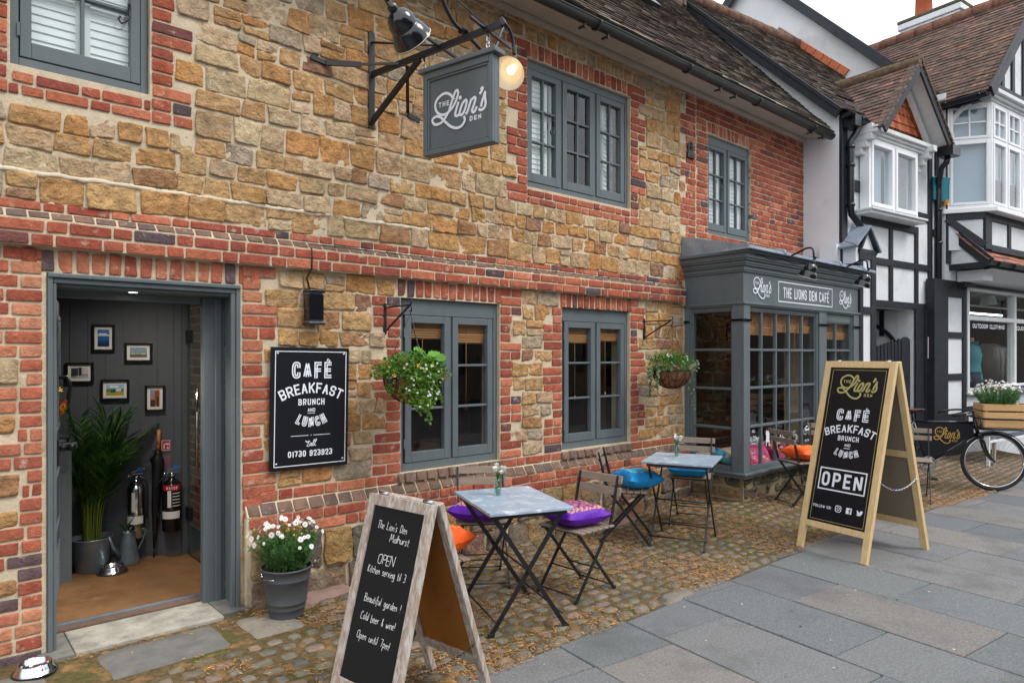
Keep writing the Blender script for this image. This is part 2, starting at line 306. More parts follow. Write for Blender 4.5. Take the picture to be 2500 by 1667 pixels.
HW = {   # handwriting: joined-up single strokes, x-height .5
'T': (.6, '0,1 1,1|.5,1 .45,0'), 'h': (.45, '.05,1 0,0|0,.4 .5,.55r .9,.5r 1,0'), 'e': (.42, '.05,.28 .9,.32 .9,.55r .1,.55r 0,0r .9,.05'), 'L': (.5, '.1,1 0,0 1,.02'), 'i': (.1, '.5,.5 .5,0|.5,.72 .55,.76'),
'o': (.42, '.1,.3 .1,.55r 1,.5r .9,0r 0,0r .1,.3'), 'n': (.45, '0,.5 .05,0|.05,.35 .5,.55r .9,.5r 1,0'), "'": (.1, '.5,1 .3,.8'), 's': (.36, '1,.5 .1,.55r .1,.3r .9,.25r .8,0r 0,.02'), 'D': (.6, '.1,1 .05,0|.05,.98 .6,1r 1,.8r .9,.1r .05,0'),
'M': (.75, '0,0 .15,1 .5,.3 .8,1 1,0'), 'd': (.45, '.9,.5 .2,.55r 0,.05r .7,0r .9,.4|1,1 .95,0'), 'u': (.45, '0,.5 0,0r .8,0r .95,.5|.95,.5 1,0'), 'r': (.32, '0,.5 .1,0|.1,.3 .5,.55r 1,.5'), 't': (.3, '.5,.9 .45,0r 1,.02|0,.55 1,.58'),
'O': (.6, '.5,1 0,.9r .05,0r .9,0r 1,1r .5,1'), 'P': (.55, '.1,0 .1,1|.1,1 1,1r 1,.5r .1,.48'), 'E': (.5, '1,1 0,1 0,0 1,0|0,.5 .8,.5'), 'N': (.6, '0,0 0,1 .9,0 1,1'), 'k': (.42, '.05,1 .05,0|.9,.55 .1,.25 1,0'), 'K': (.5, '.05,1 .05,0|.9,.95 .1,.4 1,0'), 'c': (.38, '1,.5 .2,.55r 0,.05r .9,.02'),
'g': (.44, '.9,.5 .2,.55r 0,.05r .7,0r .9,.4|.95,.5 .9,-.4r .1,-.42r .1,-.25'), 'v': (.42, '0,.5 .45,0 1,.55'), 'l': (.14, '.6,1 .4,0'), '3': (.5, '0,1 1,1r .9,.52r .4,.52|.4,.5 1,.5r 1,0r 0,0r'), 'B': (.55, '.1,0 .1,1 .9,1r .9,.55r .1,.53|.1,.5 1,.5r 1,0r .1,0'),
'a': (.45, '.9,.5 .2,.55r 0,.05r .7,0r .9,.4|.95,.5 .95,.05 1.1,0'), 'f': (.34, '1,.95 .5,1.05r .5,.6 .4,-.3|0,.5 .95,.52'), '!': (.1, '.6,1 .45,.3|.4,.05 .4,0'), 'C': (.6, '1,.85 .5,1.05r 0,.7r .1,0r 1,.08'), 'b': (.44, '.05,1 .05,0 .8,0r 1,.5r .3,.55r .05,.3'),
'&': (.45, '1,0 .2,.7r .6,1r .7,.7r .0,.2r .5,0r 1,.35'), 'w': (.6, '0,.5 .25,0 .5,.4 .75,0 1,.55'), 'p': (.44, '.05,.5 0,-.45|.05,.4 .6,.6r 1,.3r .7,0r .05,.08'), '7': (.5, '0,1 1,1 .4,0'), 'm': (.7, '0,.5 .02,0|.02,.35 .22,.56r .46,.5r .48,0|.48,.35 .72,.56r .96,.5r 1,0'),
}
def _stroke(txt, sx, sy, rad):
    P = []; raw = []
    for tk in txt.split():
        r = tk.endswith('r'); tk = tk.rstrip('r'); x, y = tk.split(','); raw.append((float(x) * sx, float(y) * sy, r))
    for i, (x, y, r) in enumerate(raw):
        if r and 0 < i < len(raw) - 1:
            a = Vector(raw[i - 1][:2]); b = Vector((x, y)); c = Vector(raw[i + 1][:2])
            ka = min(rad, (a - b).length * .5); kc = min(rad, (c - b).length * .5)
            p0 = b + (a - b).normalized() * ka; p2 = b + (c - b).normalized() * kc
            for k in range(6):
                t = k / 5; q = p0 * (1 - t) ** 2 + b * 2 * t * (1 - t) + p2 * t * t
                if not P or (Vector(P[-1]) - q).length > 1e-6: P.append(tuple(q))
        else: P.append((x, y))
    return P
def smoothline(P, n=6):
    out = []
    g = lambda i: Vector(P[max(0, min(len(P) - 1, i))])
    for i in range(len(P) - 1):
        a, b, c, d = g(i - 1), g(i), g(i + 1), g(i + 2)
        for k in range(n):
            t = k / n
            out.append(tuple(.5 * ((2 * b) + (c - a) * t + (2 * a - 5 * b + 4 * c - d) * t * t + (3 * b - a - 3 * c + d) * t ** 3)))
    out.append(tuple(P[-1])); return out
class Ink:
    """collects flat ribbons in a local (u right, v up, w out) frame and lays them on a plane given by M"""
    def __init__(s, M, w=.0015): s.mb = MB(); s.mb.M = M; s.w = w; s.k = 0
    def ribbon(s, P, t, a=-.5, b=.5):
        Q = [Vector(P[0])]
        for q in P[1:]:
            if (Vector(q) - Q[-1]).length > 1e-5: Q.append(Vector(q))
        if len(Q) < 2: return
        for i in range(1, len(Q) - 1):
            if (Q[i] - Q[i - 1]).normalized().dot((Q[i + 1] - Q[i]).normalized()) < -.25 and (Q[i] - Q[i - 1]).length > t * .8:
                s.ribbon([tuple(q) for q in Q[:i + 1]], t, a, b); s.ribbon([tuple(q) for q in Q[i:]], t, a, b); return
        s.k += 1; w = s.w + (s.k % 7) * .00012
        closed = (Q[0] - Q[-1]).length < 1e-4
        L = []; n = len(Q)
        for i in range(n):
            d0 = Q[i] - Q[i - 1] if i else (Q[-1] - Q[-2] if closed else Q[1] - Q[0])
            d1 = Q[i + 1] - Q[i] if i < n - 1 else (Q[1] - Q[0] if closed else Q[-1] - Q[-2])
            d0 = d0.normalized(); d1 = d1.normalized(); n0 = Vector((-d0.y, d0.x)); n1 = Vector((-d1.y, d1.x)); m = n0 + n1
            if m.length < .3: m = n1
            else: m = m.normalized() / max(.45, m.normalized().dot(n1))
            w += .00003
            L.append((s.mb.p(*(Q[i] + m * t * b), w), s.mb.p(*(Q[i] + m * t * a), w)))
        for x, y in zip(L, L[1:]): s.mb.face((x[0], x[1], y[1], y[0]))
    def dot(s, x, y, r, n=14):
        s.k += 1; w = s.w + (s.k % 7) * .00012
        s.mb.face([s.mb.p(x + r * cos(2 * pi * i / n), y + r * sin(2 * pi * i / n), w) for i in range(n)])
    def rect(s, x0, x1, y0, y1):
        s.k += 1; w = s.w + (s.k % 7) * .00012
        s.mb.face([s.mb.p(x0, y0, w), s.mb.p(x1, y0, w), s.mb.p(x1, y1, w), s.mb.p(x0, y1, w)])
    def frame(s, x0, x1, y0, y1, t): s.ribbon([(x0, y0), (x1, y0), (x1, y1), (x0, y1), (x0, y0)], t)
    def glyph(s, ch, x, y, h, wd, t, inline=False, tr=None, font=GL, slant=0):
        if ch not in font: return 0
        k, d = font[ch]; gw = max(wd * k, .001); caps = font is GL
        for st in d.split('|'):
            P = _stroke(st, gw - t if caps and gw > t else gw, h - t if caps else h, gw * .48)
            o = t / 2 if caps else 0
            P = [(x + (o if gw > t else 0) + p[0] + slant * (p[1]), y + o + p[1]) for p in P]
            if tr: P = [tr(*q) for q in P]
            # extend open ends of capitals to full height
            if caps and len(P) > 1 and (Vector(P[0]) - Vector(P[-1])).length > 1e-4:
                a, b = Vector(P[0]), Vector(P[1]); P[0] = P[0] if tr is None and min(abs(a.x - b.x), abs(a.y - b.y)) > .02 * h else tuple(a + (a - b).normalized() * t * .49)
                a, b = Vector(P[-1]), Vector(P[-2]); P[-1] = P[-1] if tr is None and min(abs(a.x - b.x), abs(a.y - b.y)) > .02 * h else tuple(a + (a - b).normalized() * t * .49)
            if inline: s.ribbon(P, t, -.5, -.13); s.ribbon(P, t, .13, .5)
            else: s.ribbon(P, t)
        return max(gw, t)
    def width(s, txt, wd, gap, t, font=GL, sp=.6):
        x = 0
        for ch in txt:
            x += (wd * sp if ch == ' ' else max(wd * font.get(ch, (0,))[0], t)) + gap
        return x - gap
    def text(s, txt, x0, x1, y, h, t, inline=False, gap=None, font=GL, tr=None, slant=0, sp=.6, jitter=0):
        """fit txt between x0 and x1 with base line y and cap height h"""
        W_ = x1 - x0; gap = W_ * .03 if gap is None else gap
        n = sum(font.get(c, (0,))[0] if c != ' ' else sp for c in txt); wd = (W_ - gap * (len(txt) - 1)) / max(n, .01)
        x = x0
        if font is GL and not inline: t = min(t, wd * .29)
        for ch in txt:
            if ch == ' ': x += wd * sp + gap; continue
            yy = y + (random.uniform(-1, 1) * jitter * h)
            s.glyph(ch, x, yy, h * (1 + random.uniform(-1, 1) * jitter), wd, t, inline, tr, font, slant); x += max(wd * font.get(ch, (.4,))[0], t if font is GL else 0) + gap
    def build(s, name, m, parent): return s.mb.build(name, m, parent)
LOGO = dict(big=[(.425, .641), (.405, .675), (.365, .725), (.296, .765), (.218, .762), (.14, .719), (.101, .662), (.095, .604), (.12, .532), (.166, .484), (.226, .458), (.284, .457), (.333, .475), (.38, .507), (.427, .554), (.464, .61), (.496, .682), (.504, .723), (.487, .76), (.456, .75), (.429, .691), (.406, .639), (.379, .573), (.342, .487), (.305, .431), (.267, .385), (.219, .348), (.16, .332), (.1, .338), (.065, .368), (.05, .408), (.073, .439), (.127, .453), (.177, .438), (.227, .401), (.297, .327), (.367, .261), (.434, .222), (.492, .206), (.548, .211), (.594, .24), (.621, .28), (.625, .315), (.606, .351)],
 i=[(.507, .589), (.489, .546), (.471, .5), (.453, .44), (.451, .404), (.471, .389), (.499, .393), (.52, .408)], o=[(.579, .554), (.62, .586), (.644, .57), (.64, .524), (.609, .439), (.572, .391), (.54, .388), (.525, .409), (.538, .463), (.561, .515), (.579, .554)],
 n=[(.624, .386), (.651, .401), (.674, .445), (.7, .517), (.727, .582)], m=[(.687, .485), (.709, .536), (.736, .572), (.777, .59), (.795, .572), (.787, .531), (.761, .467), (.739, .416), (.748, .385), (.776, .383), (.802, .415), (.82, .449)],
 s=[(.888, .43), (.896, .477), (.922, .547), (.952, .617), (.951, .561), (.96, .503), (.963, .453), (.946, .409), (.911, .386), (.875, .387), (.852, .41)], ap=[(.902, .682), (.896, .656), (.861, .619)])
def logo(ink, x0, x1, y0, y1, t):
    """the script sign: x .05-.963, y .206-.766 mapped to the box"""
    m = lambda q: (x0 + (q[0] - .05) / .913 * (x1 - x0), y0 + (q[1] - .206) / .56 * (y1 - y0))
    for k, P in LOGO.items(): ink.ribbon(smoothline([m(q) for q in P]), t)
    ink.dot(*m((.534, .643)), t * .75); ink.dot(*m((.903, .686)), t * .8)
    a = m((.155, .578)); b = m((.342, .653)); ink.text('THE', a[0], b[0], a[1], b[1] - a[1], t * .55, gap=(b[0] - a[0]) * .12)
    a = m((.697, .264)); b = m((.888, .334)); ink.text('DEN', a[0], b[0], a[1], b[1] - a[1], t * .55, gap=(b[0] - a[0]) * .12)
def arc_tr(cx, sag, half, up=1):
    """bends a line of letters: up=1 arches, up=-1 sags; verticals lean with the curve"""
    rad = (half * half + sag * sag) / (2 * sag)
    def f(x, y, base=0.0):
        a = (x - cx) / rad
        return (cx + (rad + up * (y - f.base)) * sin(a) * 1.0, f.base + up * ((rad + up * (y - f.base)) * cos(a) - rad))
    f.base = 0; return f
def plane(o, ux, uy):
    ux = Vector(ux).normalized(); uy = Vector(uy).normalized(); w = ux.cross(uy)
    return Matrix(((ux.x, uy.x, w.x, o[0]), (ux.y, uy.y, w.y, o[1]), (ux.z, uy.z, w.z, o[2]), (0, 0, 0, 1)))
def cafe_words(ink, Wd, Hd, L):
    """the CAFE BREAKFAST BRUNCH AND LUNCH block; L maps names to (x0,x1,y0,y1) in 0-1, y from the top"""
    X = lambda v: v * Wd
    Y = lambda v: (1 - v) * Hd
    x0, x1, y0, y1 = L['cafe']; ink.text('CAFÉ', X(x0), X(x1), Y(y1), (y1 - y0) * Hd, (x1 - x0) * Wd * .085, inline=True, gap=(x1 - x0) * Wd * .07)
    x0, x1, y0, y1, sag = L['breakfast']; f = arc_tr(X((x0 + x1) / 2), sag * Hd, (x1 - x0) * Wd / 2); f.base = Y(y1)
    ink.text('BREAKFAST', X(x0), X(x1), Y(y1), (y1 - y0) * Hd, (x1 - x0) * Wd * .026, tr=f, gap=(x1 - x0) * Wd * .02)
    x0, x1, y0, y1 = L['brunch']; ink.text('BRUNCH', X(x0), X(x1), Y(y1), (y1 - y0) * Hd, (x1 - x0) * Wd * .042, gap=(x1 - x0) * Wd * .045)
    x0, x1, y0, y1 = L['and']; ink.text('AND', X(x0), X(x1), Y(y1), (y1 - y0) * Hd, (x1 - x0) * Wd * .07, gap=(x1 - x0) * Wd * .07)
    ink.ribbon([(X(x0), Y(y1) - .016 * Hd * .7), (X(x1), Y(y1) - .016 * Hd * .7)], .004 * Hd)
    x0, x1, y0, y1, sag = L['lunch']; f = arc_tr(X((x0 + x1) / 2), sag * Hd, (x1 - x0) * Wd / 2, -1); f.base = Y(y1)
    ink.text('LUNCH', X(x0), X(x1), Y(y1), (y1 - y0) * Hd, (x1 - x0) * Wd * .066, inline=True, tr=f, gap=(x1 - x0) * Wd * .06)
# ------------------------------------------------------------------ ground, pavement, road (the setting)
YW = 4.37                                   # plane of the cafe front
def sheet(name, x0, x1, y0, y1, z, m, n=2, g=False):
    mb = MB(); mb.smooth = True; ids = []
    for j in range(n + 1):
        for i in range(n + 1):
            x = x0 + (x1 - x0) * i / n; y = y0 + (y1 - y0) * j / n; ids.append(mb.p(x, y, z + (ground(x, y) if g else 0)))
    for j in range(n):
        for i in range(n):
            a = j * (n + 1) + i; mb.face((ids[a], ids[a + 1], ids[a + n + 2], ids[a + n + 1]))
    return tag(mb.build(name, m), kind='structure')
sheet('ground', -120, 160, -120, 160, -.16, mRoad)
sheet('road', -60, 70, -9.5, -2.2, -.125, mRoad)
def edge_y(x): return 2.655 if x < 6.6 else 2.655 - .42 * sstep(6.6, 9.6, x)
mb = MB(); mb.smooth = True; ids = []
for i in range(121):
    x = -3 + 16.5 * i / 120
    for j in range(21):
        e = edge_y(x) + .012 * nz(x * 3, 0); y = e + (4.7 - e) * j / 20; ids.append(mb.p(x, y, (.002 if j else -.02) + ground(x, y)))
for i in range(120):
    for j in range(20): q = i * 21 + j; mb.face((ids[q], ids[q + 21], ids[q + 22], ids[q + 1]))
tag(mb.build('forecourt_bed', mBed), kind='structure')
sheet('pavement_bed', -14, 40, -2.2, 2.9, -.012, mJoint)
# paving slabs, laid in bands at a slight angle to the wall
mb = MB()
e1 = Vector((.9925, -.122)); e2 = Vector((-.122, -.9925)); O = Vector((3.24, 2.7))
sl = [lin(122, 123, 125), lin(114, 117, 120), lin(128, 126, 123), lin(118, 121, 122), lin(108, 111, 115), lin(126, 126, 127), lin(115, 119, 121), lin(129, 125, 121)]
def inpoly(p, inside, d):   # Sutherland-Hodgman against a half plane d(p) >= 0
    out = []
    for i in range(len(p)):
        a, b = p[i - 1], p[i]; da, db = d(a), d(b)
        if (da >= 0) != (db >= 0): out.append(a + (b - a) * (da / (da - db)))
        if db >= 0: out.append(b)
    return out
off = -8.4; bands = []
while off < 18: w_ = random.choice((.56, .58, .6, .545)); bands.append((off, off + w_)); off += w_
sh = 0 - min(bands, key=lambda b: abs(b[0]))[0]
CJ = {0: .46, 1: 1.03, 2: .62, 3: .23, 4: .75, -1: .84}
for bi, (a, b) in enumerate(bands):
    a += sh; b += sh
    k0 = round(a / .57); t = CJ.get(k0, random.uniform(0, 1)) - 3.0
    while t < 6.0:
        ln = random.uniform(.8, 1.05)
        q = [O + e1 * (a + .004) + e2 * (t + .004), O + e1 * (b - .004) + e2 * (t + .004), O + e1 * (b - .004) + e2 * (t + ln - .004), O + e1 * (a + .004) + e2 * (t + ln - .004)]
        xm = sum(v.x for v in q) / 4; stp = edge_y(xm) + random.choice((-.03, 0, .02, .03))
        q = inpoly(q, None, lambda v: stp - v.y); q = inpoly(q, None, lambda v: v.y + 2.05) if len(q) > 2 else q
        t += ln
        if len(q) < 3: continue
        mb.col = jit(random.choice(sl), .06, .015); dz = random.uniform(-.001, .0045); q = [v + Vector((random.uniform(-.003, .003), random.uniform(-.003, .003))) for v in q]
        cx = sum((v for v in q), Vector((0, 0))) / len(q)
        tp = [mb.p(*(v + (cx - v).normalized() * .006), dz) for v in q]; bt = [mb.p(v.x, v.y, dz - .006) for v in q]; lo = [mb.p(v.x, v.y, -.03) for v in q]
        tp.reverse(); bt.reverse(); lo.reverse()
        mb.face(tp)
        n = len(q)
        for i in range(n):
            mb.face((tp[i], bt[i], bt[(i + 1) % n], tp[(i + 1) % n])); mb.face((bt[i], lo[i], lo[(i + 1) % n], bt[(i + 1) % n]))
tag(mb.build('pavement', mSlab, fix=True), kind='structure')
mb = MB(); mb.box(-14, 40, -2.2, -2.06, -.16, 0); tag(mb.build('kerb', mDarkSlab, bevel=.012), kind='structure')
# cobbles: every sett is a rounded stone of its own inside one mass
mb = MB(); mb.smooth = True
cc = [lin(122, 116, 102), lin(114, 110, 98), lin(128, 119, 104), lin(108, 107, 100), lin(116, 108, 94), lin(124, 118, 107), lin(104, 101, 90), lin(132, 117, 105)]
def cobble(x, y, w, d, h, a, col, n=6):
    mb.col = col; ca, sa = cos(a), sin(a); ids = []; sx = random.random() * 50
    pw = random.uniform(4, 11); tx = random.uniform(-.05, .05); ty = random.uniform(-.05, .05)
    for j in range(n):
        for i in range(n):
            u = -1 + 2 * i / (n - 1); v = -1 + 2 * j / (n - 1)
            k = (abs(u) ** pw + abs(v) ** pw) ** (1 / pw); f = 1 if k < 1e-6 else max(abs(u), abs(v)) / k
            uu, vv = u * f, v * f; e = max(abs(u), abs(v))
            px = uu * w / 2 * (1 + .12 * nz(u, v, sx)); py = vv * d / 2 * (1 + .12 * nz(u + 9, v, sx))
            zz = h * (1 - e ** 7 * .9) + .004 * nz(u * 1.7, v * 1.7, sx) + px * tx + py * ty - (.03 if e > .99 else 0)
            gx, gy = x + px * ca - py * sa, y + px * sa + py * ca
            ids.append(mb.p(gx, gy, ground(gx, gy) + zz))
    for j in range(n - 1):
        for i in range(n - 1): q = j * n + i; mb.face((ids[q], ids[q + 1], ids[q + n + 1], ids[q + n]))
y = 2.06
while y < 4.42:
    d = random.uniform(.085, .118); x = -1.2 + random.random() * .1
    while x < 12.8:
        w = random.uniform(.09, .175)
        xm, ym = x + w / 2, y + d / 2 + .03 * nz(x * .7, y * 2)
        ok = ym > edge_y(xm) + .035
        if xm < 1.83 and ym > 3.74 + .06 * nz(xm * 2, 0): ok = False          # big flags by the door
        if 1.9 < xm < 3.2 and ym > 4.17: ok = False
        if 6.42 < xm < 9.2 and ym > 3.72: ok = False
        if xm > 9.2 and ym > 3.9: ok = False
        if ok:
            c = random.choice(cc)
            if xm > 8.3: c = random.choice((lin(140, 122, 112), lin(128, 116, 106), lin(118, 110, 102)))
            cobble(xm, ym, w - .008, d - .006, random.uniform(.006, .0115), random.uniform(-.09, .09), jit(c, .14, .04), 5 if xm > 5 else 6)
        x += w
    y += d
tag(mb.build('cobblestones', mCobble), kind='stuff')
mb = MB(); mb.smooth = True
def flag(pts, z, col):
    mb.col = col; c = sum((Vector(q) for q in pts), Vector((0, 0))) / len(pts)
    N = 7
    # bilinear patch of the quad with rough surface
    ids = []
    for j in range(N):
        for i in range(N):
            u, v = i / (N - 1), j / (N - 1); a, b, d, e = [Vector(q) for q in pts]
            q = a * (1 - u) * (1 - v) + b * u * (1 - v) + d * u * v + e * (1 - u) * v; ed = min(u, 1 - u, v, 1 - v)
            ids.append(mb.p(q.x, q.y, ground(q.x, q.y) + (z + .005 * nz(q.x * 6, q.y * 6) if ed > 0 else -.02)))
    for j in range(N - 1):
        for i in range(N - 1): q = j * N + i; mb.face((ids[q], ids[q + 1], ids[q + N + 1], ids[q + N]))
flag([(-.6, 3.72), (.66, 3.78), (.64, 4.25), (-.6, 4.26)], .012, lin(112, 110, 102)); flag([(.675, 3.77), (1.415, 3.79), (1.41, 4.27), (.66, 4.255)], .014, lin(104, 104, 102)); flag([(1.43, 3.79), (1.80, 3.80), (1.80, 4.2), (1.425, 4.24)], .016, lin(124, 120, 110))
flag([(1.83, 4.1), (2.32, 4.2), (2.32, 4.37), (1.83, 4.37)], .03, lin(142, 116, 106)); flag([(2.33, 4.2), (3.15, 4.22), (3.15, 4.37), (2.33, 4.37)], .02, lin(126, 108, 98))
flag([(3.66, 2.62), (4.0, 2.62), (4.02, 2.76), (3.68, 2.77)], .012, lin(122, 116, 106)); flag([(4.6, 4.1), (5.4, 4.15), (5.4, 4.37), (4.6, 4.37)], .02, lin(128, 98, 88))
tag(mb.build('flagstones', pmat('flagstone', attr=True, rough=.85, var=.25, vs=9, bump=.7, bs=50, tint=[(lin(92, 94, 78), 3, .55, .75)])), kind='structure')
# dry needles and moss between the stones
mb = MB()
nd = [lin(182, 136, 88), lin(168, 120, 74), lin(196, 154, 108), lin(150, 108, 70)]
n = 0
while n < 95000:
    x = random.uniform(.2, 9.5); y = random.uniform(2.25, 4.3)
    if y < edge_y(x) - .04: continue
    den = .38 + 1.3 * nz(x * 1.5, y * 2.2, 3) + .45 * nz(x * 5, y * 6, 8) + (.25 if abs(y - edge_y(x)) < .25 else 0) - (.3 if x < 1.5 else 0)
    if random.random() > den * .5: n += 1; continue
    n += 1; a = random.uniform(0, pi); l = random.uniform(.006, .018); w = random.uniform(.001, .0024)
    z = ground(x, y) + random.uniform(.007, .019); c, s_ = cos(a), sin(a); mb.col = jit(random.choice(nd), .2)
    mb.face([mb.p(x - c * l - s_ * w, y - s_ * l + c * w, z), mb.p(x - c * l + s_ * w, y - s_ * l - c * w, z), mb.p(x + c * l + s_ * w, y + s_ * l - c * w, z + random.uniform(-.002, .004)), mb.p(x + c * l - s_ * w, y + s_ * l + c * w, z)])
for k in range(150):      # petals and crumbs of leaf blown over the slabs
    x = random.uniform(2.2, 9); y = random.uniform(.4, 2.7); r = random.uniform(.004, .011); a = random.random() * 6; mb.col = jit(random.choice((lin(206, 200, 186), lin(120, 100, 70), lin(70, 66, 58), lin(176, 130, 84))), .15)
    mb.face([mb.p(x + r * cos(a + q) * (1 if q in (0, pi) else .55), y + r * sin(a + q) * (1 if q in (0, pi) else .55), .0062 + random.uniform(0, .003)) for q in (0, pi / 2, pi, 3 * pi / 2)])
tag(mb.build('fallen_needles', mNeedle), kind='stuff')
mb = MB()
for cx, cy, r, nn in ((5.05, 3.3, .28, 900), (6.3, 3.62, .4, 700), (1.65, 3.74, .12, 200), (2.3, 4.05, .25, 300), (3.75, 3.2, .18, 200), (4.1, 4.1, .3, 250), (1.3, 3.73, .2, 150), (5.6, 3.5, .3, 350), (8.9, 2.9, .4, 400), (2.7, 3.0, .2, 120), (3.2, 2.75, .3, 160)):
    for k in range(nn):
        a = random.uniform(0, 2 * pi); q = r * sqrt(random.random()) ; x = cx + q * cos(a) * 1.5; y = cy + q * sin(a) * .55
        if nz(x * 7, y * 9, 5) < -.05: continue
        z = ground(x, y) + .004; mb.col = jit(random.choice((lin(96, 118, 38), lin(78, 100, 36), lin(118, 128, 50))), .2); h = random.uniform(.008, .022); b = random.uniform(-.012, .012); a = random.uniform(0, pi)
        mb.face([mb.p(x - .002 * cos(a), y - .002 * sin(a), z), mb.p(x + .002 * cos(a), y + .002 * sin(a), z), mb.p(x + b, y + b * .6, z + h)])
tag(mb.build('moss_tufts', mLeaf), kind='stuff')

# ------------------------------------------------------------------ masonry helpers
STONE = [(lin(195, 157, 112), 6), (lin(191, 147, 98), 6), (lin(195, 144, 92), 3), (lin(190, 160, 125), 5), (lin(195, 169, 136), 4), (lin(173, 130, 94), 2), (lin(157, 118, 96), .8), (lin(178, 160, 138), 2), (lin(203, 177, 142), 2.5)]
BRICK = [(lin(168, 90, 69), 6), (lin(176, 101, 77), 5), (lin(156, 82, 66), 4), (lin(190, 116, 88), 3), (lin(146, 80, 66), 2), (lin(120, 78, 72), .9), (lin(94, 80, 84), .5)]
BRICKO = [(lin(184, 117, 90), 5), (lin(174, 100, 77), 4), (lin(194, 132, 102), 3), (lin(160, 86, 68), 3), (lin(102, 84, 86), .6)]
BROWN = [(lin(122, 98, 86), 4), (lin(112, 92, 82), 3), (lin(132, 104, 90), 3), (lin(108, 92, 86), 1)]
def pick(p): return jit(random.choices([a for a, b in p], [b for a, b in p])[0], .09, .03)
def block(mb, fr, x0, x1, z0, z1, out=.008, rnd=.02, rough=.006, col=None, j=.005, nx=None, nn=None, warp=None, back=.035, freq=9):
    if x1 - x0 < .02 or z1 - z0 < .015: return
    w, h = x1 - x0, z1 - z0
    nx = nx or max(5, min(14, int(w / .019) + 3)); nn = nn or max(5, min(10, int(h / .018) + 3))
    r = random.uniform; sx = r(0, 90)
    C = [(x0 + r(-j, j), z0 + r(-j, j)), (x1 + r(-j, j), z0 + r(-j, j)), (x1 + r(-j, j), z1 + r(-j, j)), (x0 + r(-j, j), z1 + r(-j, j))]
    tx = r(-1, 1) * rough * .8; tz = r(-1, 1) * rough * .8; o = out + r(-1, 1) * rough * .7
    mb.col = col; ids = []; mb.smooth = True
    # parameter rows: outer ring, then ring at rnd distance, then even
    def params(n, L):
        e = min(.3, rnd / L); return [0, e * .35] + [e + (1 - 2 * e) * k / (n - 3) for k in range(n - 2)] + [1 - e * .35, 1]
    U = params(nx, w); V = params(nn, h)
    cr = rnd * 1.1
    for v in V:
        for u in U:
            a = (1 - u) * (1 - v); b = u * (1 - v); c = u * v; d = (1 - u) * v
            x = C[0][0] * a + C[1][0] * b + C[2][0] * c + C[3][0] * d; z = C[0][1] * a + C[1][1] * b + C[2][1] * c + C[3][1] * d
            ex = min(u, 1 - u) * w; ez = min(v, 1 - v) * h
            # round the corners in plan
            if ex < cr and ez < cr:
                k = ((cr - ex) * (cr - ez)) / (cr * cr) * cr * .30
                x += k * (1 if u < .5 else -1); z += k * (1 if v < .5 else -1)
            ed = min(ex, ez)
            if rough > .004 and ed < rnd * 1.6:
                x, z = x + .9 * rough * nz(x * 16, z * 16, sx) + .35 * rough * nz(x * 45, z * 45, sx), z + .8 * rough * nz(x * 16, z * 16, sx + 7) + .35 * rough * nz(x * 45, z * 45, sx + 3)
            dd = o + (u - .5) * tx * 2 + (v - .5) * tz * 2 + rough * 1.2 * nz(x * freq, z * freq, sx) + rough * .9 * nz(x * freq * 2.7, z * freq * 2.7, sx) + rough * .6 * nz(x * freq * 6.5, z * freq * 6.5, sx)
            if ed <= 1e-6: dd = -back
            elif ed < rnd * .9: dd -= rnd * .22 * (1 - ed / (rnd * .9)) ** 1.5
            if warp: z += warp(x, z)
            ids.append(mb.p(*fr(x, dd, z)))
    n = len(U)
    for jj in range(len(V) - 1):
        for i in range(n - 1): q = jj * n + i; mb.face((ids[q], ids[q + 1], ids[q + n + 1], ids[q + n]))
def cut(x0, x1, z0, z1, rects):
    iv = [(x0, x1)]; zm0, zm1 = z0 + (z1 - z0) * .22, z1 - (z1 - z0) * .22
    for a, b, c, d in rects:
        if d <= zm0 or c >= zm1: continue
        nv = []
        for p, q in iv:
            if b <= p or a >= q: nv.append((p, q)); continue
            if a > p: nv.append((p, a))
            if b < q: nv.append((b, q))
        iv = nv
    return [(p, q) for p, q in iv if q - p > .03]
def rubble(mb, fr, x0, x1, brks, rects, pal=STONE, hr=(.105, .145), wr=(.10, .225), rough=.0074, joint=.0065, out=.0098, wob=.014):
    warp = lambda x, z: wob * nz(x * 1.1, z * 2.3, 4)
    for a, b in zip(brks, brks[1:]):
        n = max(1, round((b - a) / random.uniform(*hr))); hs = [random.uniform(.8, 1.2) for _ in range(n)]; t = sum(hs); z = a
        for h in hs:
            h = h / t * (b - a)
            for p, q in cut(x0, x1, z, z + h, rects):
                x = p
                while x < q - .01:
                    w = random.uniform(*wr) * (.8 + h / .3)
                    if q - x - w < wr[0] * .75: w = q - x
                    if w > .36: w = w / 2
                    if h > .12 and w < .2 and random.random() < .22:
                        m = z + h * random.uniform(.4, .6)
                        block(mb, fr, x + joint / 2, x + w - joint / 2, z + joint / 2, m - joint / 2, out, .011, rough, pick(pal), .010, warp=warp)
                        block(mb, fr, x + joint / 2, x + w - joint / 2, m + joint / 2, z + h - joint / 2, out, .011, rough, pick(pal), .010, warp=warp)
                    else: block(mb, fr, x + joint / 2, x + w - joint / 2, z + joint / 2, z + h - joint / 2, out, .012, rough, pick(pal), .012, warp=warp)
                    x += w
            z += h
